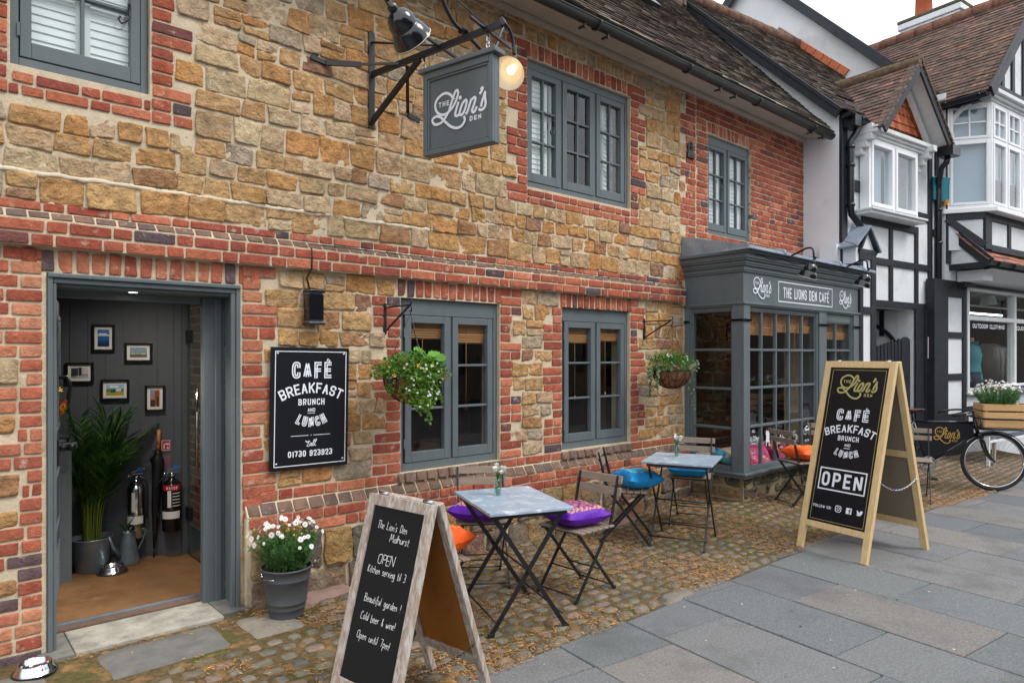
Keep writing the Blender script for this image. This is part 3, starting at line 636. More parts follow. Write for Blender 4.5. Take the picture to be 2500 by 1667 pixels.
def course(mb, fr, x0, x1, z0, z1, rects=(), pal=BRICK, st=.215, hd=.1025, jt=.012, out=.008, rough=.0022, ph=None, head=False, warp=None):
    for p, q in cut(x0, x1, z0, z1, rects):
        x = p - (random.random() * .2 if ph is None else ph); k = random.randint(0, 1)
        while x < q - .005:
            w = (hd if (head or k % 2) else st) * random.uniform(.95, 1.05); k += 1
            a, b = max(x, p), min(x + w, q)
            if q - b < .04: b = q
            block(mb, fr, a, b - jt * .9, z0 + jt / 2, z1 - jt / 2, out, .006, rough, pick(pal), .0025, 5, 4, warp=warp, freq=16); x = max(x + w, b) + 0
            if b == q: break
def courses(mb, fr, x0, x1, z0, z1, rects=(), pal=BRICK, pitch=.0765, **k):
    n = max(1, round((z1 - z0) / pitch)); h = (z1 - z0) / n
    for i in range(n): course(mb, fr, x0, x1, z0 + i * h, z0 + (i + 1) * h, rects, pal, **k)
def soldiers(mb, fr, x0, x1, z0, z1, pal=BRICK, w=.066, jt=.014, out=.008, slant=0, rough=.004):
    n = round((x1 - x0) / (w + jt)); d = (x1 - x0) / n
    for i in range(n): block(mb, fr, x0 + i * d + jt / 2, x0 + (i + 1) * d - jt / 2, z0 + random.uniform(-.006, .003), z1 + random.uniform(-.006, .003), out, .009, rough, pick(pal), .005, 4, 5, freq=14)
def quoin(mb, fr, xe, sgn, z0, z1, pal=BRICK, w1=.112, w2=.225, pitch=.0765, rows=3):
    """toothed brick edge; returns the rectangles the stones must keep out of"""
    n = round((z1 - z0) / pitch); h = (z1 - z0) / n; out = []; big = random.random() < .5; i = 0
    while i < n:
        m = min(n - i, random.choice((rows - 1, rows, rows, rows + 1))); w = w2 if big else w1; a, b = (xe, xe + w) if sgn > 0 else (xe - w, xe)
        for k in range(m):
            zz = z0 + (i + k) * h
            jw = random.uniform(-.012, .012); aa, bb = (a, b + jw) if sgn > 0 else (a - jw, b)
            if big and random.random() < .25:
                mid = (aa + bb) / 2; block(mb, fr, aa, mid - .006, zz + .006, zz + h - .006, .009, .006, .0024, pick(pal), .003, 5, 4, freq=16); block(mb, fr, mid + .006, bb, zz + .006, zz + h - .006, .009, .006, .0024, pick(pal), .003, 5, 4, freq=16)
            else: block(mb, fr, aa, bb, zz + .006, zz + h - .006, .009, .006, .0024, pick(pal), .003, 5, 4, freq=16)
        out.append((a - (.012 if sgn < 0 else 0), b + (.012 if sgn > 0 else 0), z0 + i * h, z0 + (i + m) * h)); i += m; big = not big
    return out
def holed(mb, fr, x0, x1, z0, z1, holes, out, depth):
    """front sheet round openings plus the reveals of the openings"""
    xs = sorted({x0, x1} | {min(max(v, x0), x1) for h in holes for v in h[:2]}); zs = sorted({z0, z1} | {min(max(v, z0), z1) for h in holes for v in h[2:]})
    for a, b in zip(xs, xs[1:]):
        for c, d in zip(zs, zs[1:]):
            if any(h[0] - 1e-6 <= a and b <= h[1] + 1e-6 and h[2] - 1e-6 <= c and d <= h[3] + 1e-6 for h in holes): continue
            mb.poly([fr(a, out, c), fr(b, out, c), fr(b, out, d), fr(a, out, d)], sm=False)
    for a, b, c, d in holes:
        for q in (((a, c), (a, d)), ((b, d), (b, c)), ((a, d), (b, d)), ((b, c), (a, c))):
            (p, r), (s_, t) = q; mb.poly([fr(p, out, r), fr(s_, out, t), fr(s_, out - depth, t), fr(p, out - depth, r)], sm=False)

# ------------------------------------------------------------------ the cafe
cafe = thing('cafe_building', 'two storey cafe of golden rubble stone and red brick with grey bay shopfront', 'cafe', (4.4, YW, 0))
FW = lambda x, o, z: (x, YW - o, z)
OPEN = dict(D=(.545, 1.565, -.1, 2.045), A=(2.745, 3.715, .725, 2.035), B=(4.46, 5.435, .735, 2.045), C=(4.03, 5.44, 3.075, 4.2), E=(6.84, 7.79, 2.995, 4.14), L=(.388, 1.045, 3.115, 4.35), Y=(6.46, 9.1, .46, 2.52))
mb = MB(); holed(mb, FW, -2.6, 9.17, -.1, 4.62, list(OPEN.values()), -.0005, .24)
mb.box(-2.6, -2.5, YW + .01, 9.5, -.1, 4.6)
mb.build('mortar_wall', mMortar, cafe, world=True)
st = MB(); br = MB(); rc = []
# upper storey
rc += quoin(br, FW, OPEN['C'][0] - .008, -1, 2.925, 4.335) + quoin(br, FW, OPEN['C'][1] + .008, 1, 2.925, 4.335)
rc += quoin(br, FW, OPEN['L'][1] + .012, 1, 2.955, 4.62) + quoin(br, FW, OPEN['L'][0] - .012, -1, 2.955, 4.62, w1=.16)
soldiers(br, FW, 3.99, 5.47, 4.21, 4.335); rc.append((3.96, 5.5, 4.2, 4.345))
courses(br, FW, 4.03, 5.44, 2.925, 3.058); rc.append((4.0, 5.46, 2.92, 3.2)); courses(br, FW, .38, 1.06, 2.955, 3.085); rc.append((.36, 1.08, 2.95, 3.2))
rc += [OPEN['C'], OPEN['L']]
# brick part of the upper storey, toothed into the stone
bz = []; z = 2.42
while z < 4.56:
    m = random.choice((2, 3, 3, 4)) * .0765; a = 6.40 if len(bz) % 2 else 6.30
    bz.append((a, 9.2, z, min(z + m, 4.6))); z += m
for a, b, c, d in bz: courses(br, FW, a, 6.592, c, d, [], pitch=.0765); rc.append((a - .008, b, c, d))
soldiers(br, FW, 6.82, 7.82, 4.15, 4.272, BRICKO)
courses(br, FW, 6.606, 9.165, 2.5, 4.56, [OPEN['E'], (6.81, 7.83, 4.14, 4.285)], pitch=.0715)
soldiers(st, FW, 4.0, 5.46, 4.35, 4.46, STONE, w=.12, jt=.018, rough=.006); rc.append((3.98, 5.48, 4.34, 4.47))
rubble(st, FW, -.9, 6.41, [2.415, 2.57, 2.925, 4.2, 4.345, 4.575], rc)
# string course: two projecting red courses, a sloped brown course and a flush course
FS = lambda x, o, z: (x, YW - .053 - o, z)
mc = MB(); mc.box(-.95, 6.33, YW - .053, YW + .01, 2.176, 2.314); mc.prism([(YW + .01, 2.315), (YW - .053, 2.315), (YW - .004, 2.364), (YW + .01, 2.364)], lambda a, b: (-.95, a, b), lambda a, b: (6.33, a, b)); mc.prism([(YW + .01, .578), (YW - .055, .578), (YW - .003, .652), (YW + .01, .652)], lambda a, b: (1.59, a, b), lambda a, b: (6.4, a, b)); mc.build('course_mortar', mMortar, cafe, world=True)
course(br, FS, -.9, 6.335, 2.172, 2.244); course(br, FS, -.9, 6.335, 2.244, 2.314)
FC = lambda x, o, z: (x, YW - .054 - o + max(0, z - 2.318) * 1.05, z)
course(br, FC, -.9, 6.335, 2.316, 2.366, pal=BROWN, head=True, jt=.008, out=.004); course(br, FW, -.9, 6.335, 2.362, 2.42, pal=BRICK)
# lower storey
rl = []
rl += quoin(br, FW, OPEN['D'][1] + .012, 1, .30, 2.172, BRICKO, .125, .215)
for k in ('A', 'B'):
    a, b, c, d = OPEN[k]
    q0 = quoin(br, FW, a - .008, -1, .73, 2.04); q1 = quoin(br, FW, b + .008, 1, .73, 2.172); rl += q0 + q1
    soldiers(br, FW, a - .03, b + .02, 2.045, 2.168); rl.append((a - .05, b + .03, 2.035, 2.17)); rl.append((a - .02, b + .02, .6, 2.1))
soldiers(br, FW, .43, 1.70, 2.048, 2.168, BRICKO, w=.064); rl += [(.38, 1.72, 2.04, 2.17), (-.4, .545, -1, 2.17), (.5, 1.58, -1, 2.1)]
# brick pier left of the door, with a few stones let in
ls = [(.1, .43, 1.44, 1.60), (.1, .42, 1.18, 1.30), (.1, .44, .86, 1.0), (.1, .43, .70, .80), (.1, .42, .35, .45)]
for a, b, c, d in ls: block(st, FW, a, b, c + .006, d - .006, .01, .025, .007, pick(STONE), .008)
course_r = ls
courses(br, FW, -.5, .536, -.02, 2.172, ls, BRICKO, pitch=.0735)
course(br, FW, 1.58, 6.33, .652, .728, [(2.72, 3.74, .6, .8), (4.44, 5.45, .6, .8)], BRICK)
for k in ('A', 'B'): course(br, lambda x, o, z: (x, YW - o - .012 - (.728 - z) * .25, z), OPEN[k][0] - .03, OPEN[k][1] + .03, .652, .728, [], BROWN, head=True)
rubble(st, FW, 1.6, 6.345, [.732, 2.168], rl, hr=(.11, .15))
# plinth
FP = lambda x, o, z: (x, YW - .055 - o, z)
mb = MB(); mb.box(1.585, 6.42, YW - .05, YW + .01, -.1, .575); mb.build('plinth_core', mMortar, cafe, world=True)
course(br, FP, 1.62, 6.4, .432, .505, [], BRICK); course(br, FP, 1.60, 6.4, .505, .578, [], BRICK)
FCH = lambda x, o, z: (x, YW - .055 - o + max(0, z - .588) * .8, z)
course(br, FCH, 1.60, 6.4, .578, .652, [], BROWN, head=True, out=.004, jt=.008, hd=.11)
PST = [(lin(150, 128, 98), 4), (lin(134, 116, 98), 3), (lin(168, 134, 88), 3), (lin(120, 106, 94), 3), (lin(140, 106, 92), 2), (lin(110, 104, 92), 2)]
rubble(st, FP, 1.60, 6.4, [-.06, .432], [], PST, hr=(.15, .25), wr=(.14, .36), rough=.014, joint=.018, out=.022)
st.build('stonework', mStone, cafe, world=True); br.build('brickwork', mBrick, cafe, world=True)
# pebbles pressed into one bed joint, a cream repair joint and the flaunching
mb = MB(); mb.smooth = True
for i in range(150):
    x = .2 + i * .021; mb.col = jit(random.choice((lin(118, 108, 92), lin(92, 88, 84), lin(150, 140, 120))), .2)
    mb.M = Matrix.Translation((x, YW - .006, 2.57 + .009 * nz(x * 1.1, 2.57 * 2.3, 4) + random.uniform(-.002, .002))) @ Matrix.Rotation(random.random() * 3, 4, 'Y') @ Matrix.Diagonal((1.3, .7, .8, 1)); mb.lathe([(.001, -.006), (.005, -.004), (.0065, 0), (.005, .004), (.001, .006)], 7)
mb.M = None; mb.build('pebble_joint', mPrint, cafe, world=True)
mb = MB()
def joint(P, wd):      # thick cream repair mortar, its edge wandering
    P = [Vector((a, 0, b)) for a, b in P]; Q = []
    for a, b in zip(P, P[1:]):
        n = max(2, int((b - a).length / .02))
        for k in range(n): Q.append(a.lerp(b, k / n))
    Q.append(P[-1]); L = []
    for i, q in enumerate(Q):
        d = (Q[min(i + 1, len(Q) - 1)] - Q[max(0, i - 1)]).normalized(); n_ = Vector((-d.z, 0, d.x)); e = q + n_ * .006 * nz(q.x * 20, q.z * 20); y = YW - .0125 - .003 * nz(q.x * 30, q.z * 30)
        L.append([mb.p(*(e + n_ * wd * (.9 + .5 * nz(i * .4, 1)) * k + Vector((0, y + (.012 if abs(k) > .45 else 0), 0)))) for k in (-.5, -.3, .3, .5)])
    for a, b in zip(L, L[1:]):
        for k in range(3): mb.face((a[k], b[k], b[k + 1], a[k + 1]), sm=True)
0 and joint([(2.47, 3.24), (2.475, 3.18), (2.355, 3.17), (2.345, 3.06), (2.445, 3.05), (2.445, 2.93), (2.52, 2.90), (2.515, 2.81), (2.44, 2.78), (2.445, 2.67), (2.43, 2.6)], .022)
joint([(.2, 2.565)] + [(.3 + k * .1, 2.565 + .012 * nz(k * .7, 3)) for k in range(28)], .034)
for x in (): joint([(x, 2.565), (x + .005, 2.43)], .02)
mb.build('repair_mortar', pmat('cream repair mortar', lin(218, 204, 180), rough=.95, var=.16, vs=14, bump=.6, bs=60), cafe, world=True)

# ---- windows of the cafe front
def ring(mb, x0, x1, z0, z1, w, y0, y1, wt=None, wb=None):
    wt = w if wt is None else wt; wb = w if wb is None else wb
    mb.box(x0, x0 + w, y0, y1, z0, z1); mb.box(x1 - w, x1, y0, y1, z0, z1); mb.box(x0 + w, x1 - w, y0, y1, z1 - wt, z1); mb.box(x0 + w, x1 - w, y0, y1, z0, z0 + wb)
def window(x0, x1, z0, z1, panes, cols, rows, y=YW + .035, top=.07, sill=.055, frame_w=.04, leaf=.055, glass=None, bar=.018, botl=.075):
    """panes: list of casement spans (x0,x1); returns the window part"""
    f = MB(); ring(f, x0, x1, z0, z1, frame_w, y, y + .08, top, sill)
    for (a, b), (c, d) in zip(panes, panes[1:]):
        if c - b > .012: f.box(b + .004, c - .004, y + .004, y + .08, z0 + sill, z1 - top)
    win = f.build('window', mPaint, cafe, bevel=.004, world=True)
    g = MB(); hg = []
    for i, (a, b) in enumerate(panes):
        c = MB(); za, zb = z0 + sill + .004, z1 - top - .004
        ring(c, a + .003, b - .003, za, zb, leaf, y - .006, y + .05, leaf, botl)
        xa, xb, zc, zd = a + leaf, b - leaf, za + botl, zb - leaf
        for k in range(1, cols): xx = xa + (xb - xa) * k / cols; c.box(xx - bar / 2, xx + bar / 2, y + .006, y + .04, zc, zd)
        for k in range(1, rows):
            zz = zc + (zd - zc) * k / rows
            for m in range(cols):
                pa = xa + (xb - xa) * m / cols + (bar / 2 if m else 0); pb = xa + (xb - xa) * (m + 1) / cols - (bar / 2 if m < cols - 1 else 0); c.box(pa, pb, y + .004, y + .042, zz - bar / 2, zz + bar / 2)
        c.build('casement', mPaint, win, bevel=.0035, world=True)
        g.poly([(xa - .01, y + .028, zc - .01), (xb + .01, y + .028, zc - .01), (xb + .01, y + .028, zd + .01), (xa - .01, y + .028, zd + .01)])
        hx = a - .004 if i == 0 else b + .004
        if i in (0, len(panes) - 1):
            for hz in (z0 + (z1 - z0) * .16, z1 - (z1 - z0) * .2): hg.append((hx, hz))
    g.build('pane', glass or mGlass, win, world=True); 
    for hx, hz in hg: h_ = MB(); h_.box(hx - .006, hx + .006, y - .012, y - .001, hz - .035, hz + .035); h_.build('hinge', mPaint, win, world=True)
    return win
wA = window(*OPEN['A'], [(2.80, 3.225), (3.245, 3.665)], 1, 3, top=.125, sill=.06)
wB = window(*OPEN['B'], [(4.52, 4.945), (4.965, 5.385)], 1, 3, top=.125, sill=.06)
wC = window(*OPEN['C'], [(4.055, 4.47), (4.50, 4.93), (4.965, 5.385)], 2, 3, glass=mGlassUp, top=.075, botl=.08)
wE = window(*OPEN['E'], [(6.86, 7.27), (7.30, 7.745)], 2, 3, glass=mGlassUp, top=.1, botl=.08, leaf=.045)
wL = window(*OPEN['L'], [(.43, 1.005)], 2, 3, glass=mGlassUp, top=.07, botl=.085, leaf=.05)
def shutters(win, spans, z0, z1, y, ang=35, closed=True):
    s = MB()
    for a, b in spans:
        ring(s, a, b, z0, z1, .028, y, y + .022, .03, .03)
        z = z0 + .045
        while z < z1 - .035: s.bar((a + .028, y + .011, z), (b - .028, y + .011, z), .008, .056, (0, .2, 1)); z += .046
    s.build('shutter', mShutter, win, world=True)
shutters(wL, [(.45, .72), (.735, 1.04)], 3.15, 4.36, YW + .092)
shutters(wC, [(4.10, 4.36), (4.40, 4.56)], 3.12, 4.16, YW + .092); shutters(wE, [(6.93, 7.20), (7.22, 7.41), (7.43, 7.66), (7.68, 7.9)], 3.05, 4.08, YW + .092)
s = MB(); s.M = Matrix.Translation((5.13, YW + .10, 0)) @ Matrix.Rotation(R(20), 4, 'Z'); ring(s, 0, .3, 3.14, 4.15, .03, 0, .022); z = 3.19
while z < 4.11: s.bar((.03, .011, z), (.27, .011, z), .008, .056, (0, .2, 1)); z += .046
s.build('shutter', mShutter, wC, world=True)
def latch(win, x, z, y):
    t = MB(); t.tube([(x + .012, y - .02, z + .09), (x + .012, y - .03, z + .02), (x - .004, y - .03, z - .015), (x - .03, y - .03, z - .035), (x - .045, y - .03, z - .015), (x - .035, y - .03, z + .005)], .006, 6); t.box(x + .006, x + .018, y - .02, y - .004, z + .05, z + .1)
    t.build('latch', mIron, win, world=True)
latch(wC, 4.36, 3.62, YW + .035); latch(wE, 7.16, 3.58, YW + .035); latch(wL, .93, 3.52, YW + .035)
def blind(win, x0, x1, z0, z1, y):
    s = MB(); z = z0
    while z < z1: s.box(x0, x1, y, y + .006, z, z + .007); z += .0088
    for k in range(4): zz = z0 + .01 + k * .018; s.box(x0, x1, y - .012 - k * .004, y + .012, zz, zz + .014)
    for k in (0.12, .5, .88): xx = x0 + (x1 - x0) * k; s.box(xx - .004, xx + .004, y - .006, y - .003, z0, z1)
    s.build('blind', mBamboo, win, world=True)
    c = MB(); xx = x0 + (x1 - x0) * .46; c.tube([(xx, y - .01, z0), (xx, y - .01, z0 - .5)], .002, 5); c.tube([(xx, y - .01, z0 - .5), (xx, y - .01, z0 - .54)], .008, 6); c.build('blind_cord', mBamboo, win, world=True)
blind(wA, 2.83, 3.2, 1.73, 1.9, YW + .10); blind(wA, 3.24, 3.65, 1.7, 1.9, YW + .10); blind(wB, 4.55, 4.93, 1.72, 1.9, YW + .10); blind(wB, 4.97, 5.38, 1.74, 1.9, YW + .10)

# ---- eaves, gutter, roof
mb = MB(); P = [(4.37, 4.545), (4.02, 4.50), (4.02, 4.52), (3.985, 4.52), (3.985, 4.60), (4.37, 4.70)]
mb.prism(P, lambda a, b: (-2.6, a, b), lambda a, b: (9.13, a, b)); mb.prism([(4.37, 4.50), (4.30, 4.50), (4.30, 4.53), (4.37, 4.53)], lambda a, b: (-2.6, a - .0, b), lambda a, b: (9.1, a, b))
mb.build('soffit', mSoffit, cafe, world=True)
def gutter(mb, a, b, r=.058, clips=.9, sides=10):
    a, b = Vector(a), Vector(b); d = (b - a).normalized(); x = d.cross(Vector((0, 0, 1))).normalized(); rings = []
    for P in (a, b):
        o = [mb.p(*(P + x * r * cos(t) + Vector((0, 0, r * sin(t))))) for t in [pi + pi * k / sides for k in range(sides + 1)]]
        i = [mb.p(*(P + x * (r - .005) * cos(t) + Vector((0, 0, (r - .005) * sin(t))))) for t in [pi + pi * k / sides for k in range(sides + 1)]]
        rings.append((o, i))
    for k in range(sides): mb.face((rings[0][0][k], rings[0][0][k + 1], rings[1][0][k + 1], rings[1][0][k]), sm=True); mb.face((rings[0][1][k + 1], rings[0][1][k], rings[1][1][k], rings[1][1][k + 1]), sm=True)
    for (o, i) in rings: mb.face(o)
    L = (b - a).length; t = .3
    while t < L - .05:
        c = a + d * t; mb.tube([c + x * (r + .006) * cos(q) + Vector((0, 0, (r + .006) * sin(q))) for q in [pi + pi * k / 8 for k in range(9)]], .011, 6); t += clips
    mb.tube([a + x * r, b + x * r], .006, 6); mb.tube([a - x * r, b - x * r], .006, 6)
mb = MB(); gutter(mb, (-2.6, 3.94, 4.475), (9.05, 3.94, 4.475), .054, 1.35)
t = -2.0
while t < 9.05:      # pairs of union brackets below the gutter
    for dx in (0, .3): mb.box(t + dx - .012, t + dx + .012, 3.932, 3.948, 4.38, 4.43); mb.box(t + dx - .012, t + dx + .012, 3.955, 4.01, 4.395, 4.41)
    t += 2.1
mb.build('gutter', mGutter, cafe, world=True)
TILE = [(lin(88, 79, 73), 5), (lin(98, 87, 79), 4), (lin(80, 74, 70), 4), (lin(106, 92, 81), 2), (lin(78, 71, 66), 2), (lin(134, 124, 114), 1.2)]
TILER = [(lin(104, 86, 78), 5), (lin(112, 91, 82), 4), (lin(95, 81, 75), 4), (lin(122, 97, 85), 2), (lin(92, 78, 72), 2), (lin(140, 104, 90), .35)]
def tiles(mb, o, U, S, Lu, Ls, inside=None, pal=TILE, tw=.165, ex=.1, thick=.013, rag=.006):
    o, U, S = Vector(o), Vector(U).normalized(), Vector(S).normalized(); Nn = U.cross(S).normalized()
    if Nn.z < 0: Nn = -Nn
    rows = int(Ls / ex) + 1
    for r in range(rows):
        s0 = r * ex; off = (r % 2) * tw / 2; n = int(Lu / tw) + 2; rz = rag * nz(r * 3.1, 0)
        for k in range(-1, n):
            a, b = k * tw + off, (k + 1) * tw + off; a = max(a, 0); b = min(b, Lu)
            if b - a < .02: continue
            if inside and not inside((a + b) / 2, s0 + ex / 2): continue
            mb.col = pick(pal); l = ex * 1.5; t = thick * random.uniform(.8, 1.3); lift = random.uniform(0, rag) ; e = random.uniform(-.006, .006)
            P = lambda u, s, w: mb.p(*(o + U * u + S * s + Nn * w))
            wv = .012 * nz(a * .8, r * .25)
            a0, b0 = a + .002, b - .002
            q = [P(a0, s0 + e, t + lift + wv), P(b0, s0 + e, t + lift + wv + random.uniform(-.003, .003)), P(b0, s0 + l, wv), P(a0, s0 + l, wv)]
            d = [P(a0, s0 + e, -.004 + wv), P(b0, s0 + e, -.004 + wv)]
            mb.face(q); mb.face((d[0], d[1], q[1], q[0])); mb.face((d[0], q[0], q[3])); mb.face((q[1], d[1], q[2]))
S_c = Vector((0, 6.25 - 3.96, 7.02 - 4.53))
mb = MB(); mb.poly([(-2.6, 3.97, 4.53), (9.17, 3.97, 4.53), (9.17, 6.25, 7.0), (-2.6, 6.25, 7.0)]); mb.poly([(-2.6, 6.25, 7.0), (9.17, 6.25, 7.0), (9.17, 9.5, 4.5), (-2.6, 9.5, 4.5)])
mb.box(9.0, 9.16, YW + .1, 9.4, 4.3, 4.5)
mb.build('roof_deck', mDark, cafe, world=True)
mb = MB(); tiles(mb, (1.5, 3.955, 4.55), (1, 0, 0), S_c, 7.66, S_c.length, None, TILE, ex=.085); roof = mb.build('roof', mTile, cafe, world=True)
mb = MB(); x = 4.0
while x < 9.1:
    mb.tube([(x, 6.25, 7.02), (x + .31, 6.25, 7.02)], [.125, .135], 12); mb.box(x + .28, x + .335, 6.10, 6.40, 6.98, 7.165); x += .33
mb.col = lin(104, 88, 80)
for i in range(len(mb.c)): mb.c[i] = lin(110, 94, 86)
mb.build('ridge_tiles', mTile, roof, world=True)
mb = MB(); c = Vector((6.75, 5.55, 6.28)); s_ = S_c.normalized(); n_ = Vector((0, -s_.z, s_.y))
ax = Matrix((((1, 0, 0)), tuple(s_), tuple(n_))).transposed().to_4x4(); mb.M = Matrix.Translation(c) @ ax; 
mb = MB(); mb.M = Matrix.Translation(c) @ ax; mb.box(-.35, .35, -.45, .45, 0, .07); mb.build('rooflight', mPlastic, roof, bevel=.01, world=True)
# ------------------------------------------------------------------ bay shopfront (a part of the cafe)
BX0, BX1, BY = 6.395, 9.215, 3.675
ym = MB()
def bayring(mb, z0, z1, out, inn=.1):   # a moulding that wraps the left side, the front and the right side
    mb.box(BX0 - out, BX1 + out, BY - out, BY + inn, z0, z1); mb.box(BX0 - out, BX0 + inn, BY + inn, YW + .06, z0, z1); mb.box(BX1 - inn, BX1 + out, BY + inn, YW + .06, z0, z1)
f = MB()
f.box(BX0, 6.525, BY, 3.81, .40, 2.14); f.box(8.045, 8.31, BY, BY + .09, .40, 2.14); f.box(9.03, BX1, BY, 3.81, .40, 2.14)   # posts
f.box(8.08, 8.275, BY - .018, BY, .42, 2.13); f.box(BX0 - .018, 6.50, BY - .018, BY, .40, 2.13); f.box(BX0 - .018, BX0, BY, 3.79, .40, 2.13); f.box(9.055, BX1 + .018, BY - .018, BY, .40, 2.13)
f.box(BX0, BX0 + .09, 4.29, YW + .1, .40, 2.14); f.box(BX0 - .018, BX0, 4.315, YW, .40, 2.13); f.box(BX1 - .09, BX1, 4.2, YW + .1, .4, 2.14)
f.box(6.525, 8.045, BY + .01, BY + .08, 2.075, 2.14); f.box(8.31, 9.03, BY + .01, BY + .08, 2.01, 2.14); f.box(BX0 + .01, BX0 + .08, 3.81, 4.29, 2.075, 2.14)
f.box(6.525, 9.03, BY + .01, BY + .09, .40, .44); f.box(BX0 + .01, BX0 + .09, 3.81, 4.29, .40, .44)
f.box(BX1 - .08, BX1, 3.81, 4.2, .4, 2.14)
for z in (1.955,):      # collars of the pilasters
    for k in (0, 1):
        e = .03 + k * .0; f.box(BX0 - e - .005, 6.515, BY - e - .005, BY - .018, z, z + .025); f.box(BX0 - e - .005, BX0 - .018, BY - .018, 3.80, z, z + .025)
        f.box(8.065, 8.29, BY - e - .005, BY - .018, z, z + .025); f.box(9.04, BX1 + e + .005, BY - e - .005, BY - .018, z, z + .025); f.box(BX0 - e - .005, BX0 - .018, 4.30, YW, z, z + .025)
bay = f.build('bay_window', mPaint, cafe, bevel=.004, world=True)
f = MB(); bayring(f, 2.152, 2.46, .004); f.build('fascia', mPaint, bay, bevel=.003, world=True)
f = MB(); bayring(f, 2.128, 2.152, .032); bayring(f, 2.112, 2.128, .02)
for z0, z1, o in ((2.46, 2.478, .022), (2.478, 2.52, .03), (2.52, 2.538, .052), (2.538, 2.57, .06), (2.57, 2.59, .082), (2.59, 2.64, .095), (2.64, 2.672, .125)): bayring(f, z0, z1, o)
f.build('cornice', mPaint, bay, bevel=.005, world=True)
f = MB(); f.box(BX0 - .06, BX1 + .05, BY - .06, BY + .09, .375, .40); f.box(BX0 - .06, BX0 + .09, BY + .09, YW - .06, .375, .40); f.box(BX0 - .035, BX1 + .03, BY - .035, BY + .09, .34, .375); f.box(BX0 - .035, BX0 + .09, BY + .09, YW - .06, .34, .375)
f.build('sill', mPaint, bay, bevel=.006, world=True)
f = MB(); o = .16
f.hexa([(BX0 - o, BY - o, 2.674), (BX1 + o, BY - o, 2.674), (BX1 + o, YW - .004, 2.674), (BX0 - o + .08, YW - .004, 2.674)], [(BX0 - o, BY - o, 2.70), (BX1 + o, BY - o, 2.70), (BX1 + o, YW - .004, 2.84), (BX0 - o + .08, YW - .004, 2.90)])
x = BX0 + .55
while x < BX1 + .1: f.tube([(x, BY - o - .006, 2.675), (x, BY - o - .002, 2.705), (x, BY - o + .04, 2.715), (x, YW, 2.815)], .02, 8); x += .68
f.tube([(BX0 - o, BY - o, 2.672), (BX1 + o, BY - o, 2.672)], .012, 8); f.tube([(BX0 - o, BY - o, 2.672), (BX0 - o + .08, YW - .02, 2.672)], .012, 8)
f.build('lead_roof', mLead, bay, bevel=.004, world=True)
# glazing bars
f = MB(); g = MB()
def glaze(x0, x1, z0, z1, xs, zs, along='x', pos=BY):
    b = .0125; y0, y1 = pos + .022, pos + .06
    def bx(a, c, d, e, ya, yb):
        if along == 'x': f.box(a, c, ya, yb, d, e)
        else: f.box(ya, yb, a, c, d, e)
    for a in xs: bx(a - b, a + b, z0, z1, y0, y1)
    ends = [x0] + list(xs) + [x1]
    for z in zs:
        for i in range(len(ends) - 1): bx(ends[i] + (b if i else 0), ends[i + 1] - (b if i < len(ends) - 2 else 0), z - b, z + b, y0 - .003, y1 + .003)
    # glazing fillets round the opening
    for a, c, d, e in ((x0, x0 + .014, z0, z1), (x1 - .014, x1, z0, z1), (x0 + .014, x1 - .014, z0, z0 + .014), (x0 + .014, x1 - .014, z1 - .014, z1)): bx(a, c, d, e, y0 - .006, y0 + .012)
    q = pos + .045
    if along == 'x': g.poly([(x0, q, z0), (x1, q, z0), (x1, q, z1), (x0, q, z1)])
    else: g.poly([(q, x1, z0), (q, x0, z0), (q, x0, z1), (q, x1, z1)])
glaze(6.525, 8.045, .44, 2.075, (6.815, 7.124, 7.424, 7.731), (1.662, 1.264, .861))
glaze(8.31, 9.03, .44, 2.01, (8.62,), (1.667, 1.264, .861))
glaze(3.81, 4.29, .44, 2.075, (), (1.664, 1.255, .845), 'y', BX0)
f.build('glazing_bars', mPaint, bay, bevel=.003, world=True); g.build('pane', mGlass, bay, world=True)
def bblind(x0, x1, z0, z1, along='x'):
    s = MB(); z = z0
    while z < z1: s.box(x0, x1, BY + .1, BY + .106, z, z + .007); z += .0088
    for k in range(5): zz = z0 + .005 + k * .017; s.box(x0, x1, BY + .088 - k * .003, BY + .118, zz, zz + .013)
    for k in (.08, .35, .65, .92): xx = x0 + (x1 - x0) * k; s.box(xx - .004, xx + .004, BY + .094, BY + .098, z0, z1)
    s.build('blind', mBamboo, bay, world=True)
    c = MB(); xx = x0 + (x1 - x0) * .55; c.tube([(xx, BY + .09, z0), (xx, BY + .09, z0 - .62)], .0022, 5); c.tube([(xx, BY + .09, z0 - .62), (xx, BY + .09, z0 - .66)], .008, 6); c.build('blind_cord', mBamboo, bay, world=True)
bblind(6.50, 7.20, 1.82, 2.09); bblind(7.215, 8.06, 1.86, 2.09); bblind(8.3, 9.04, 1.80, 2.03)
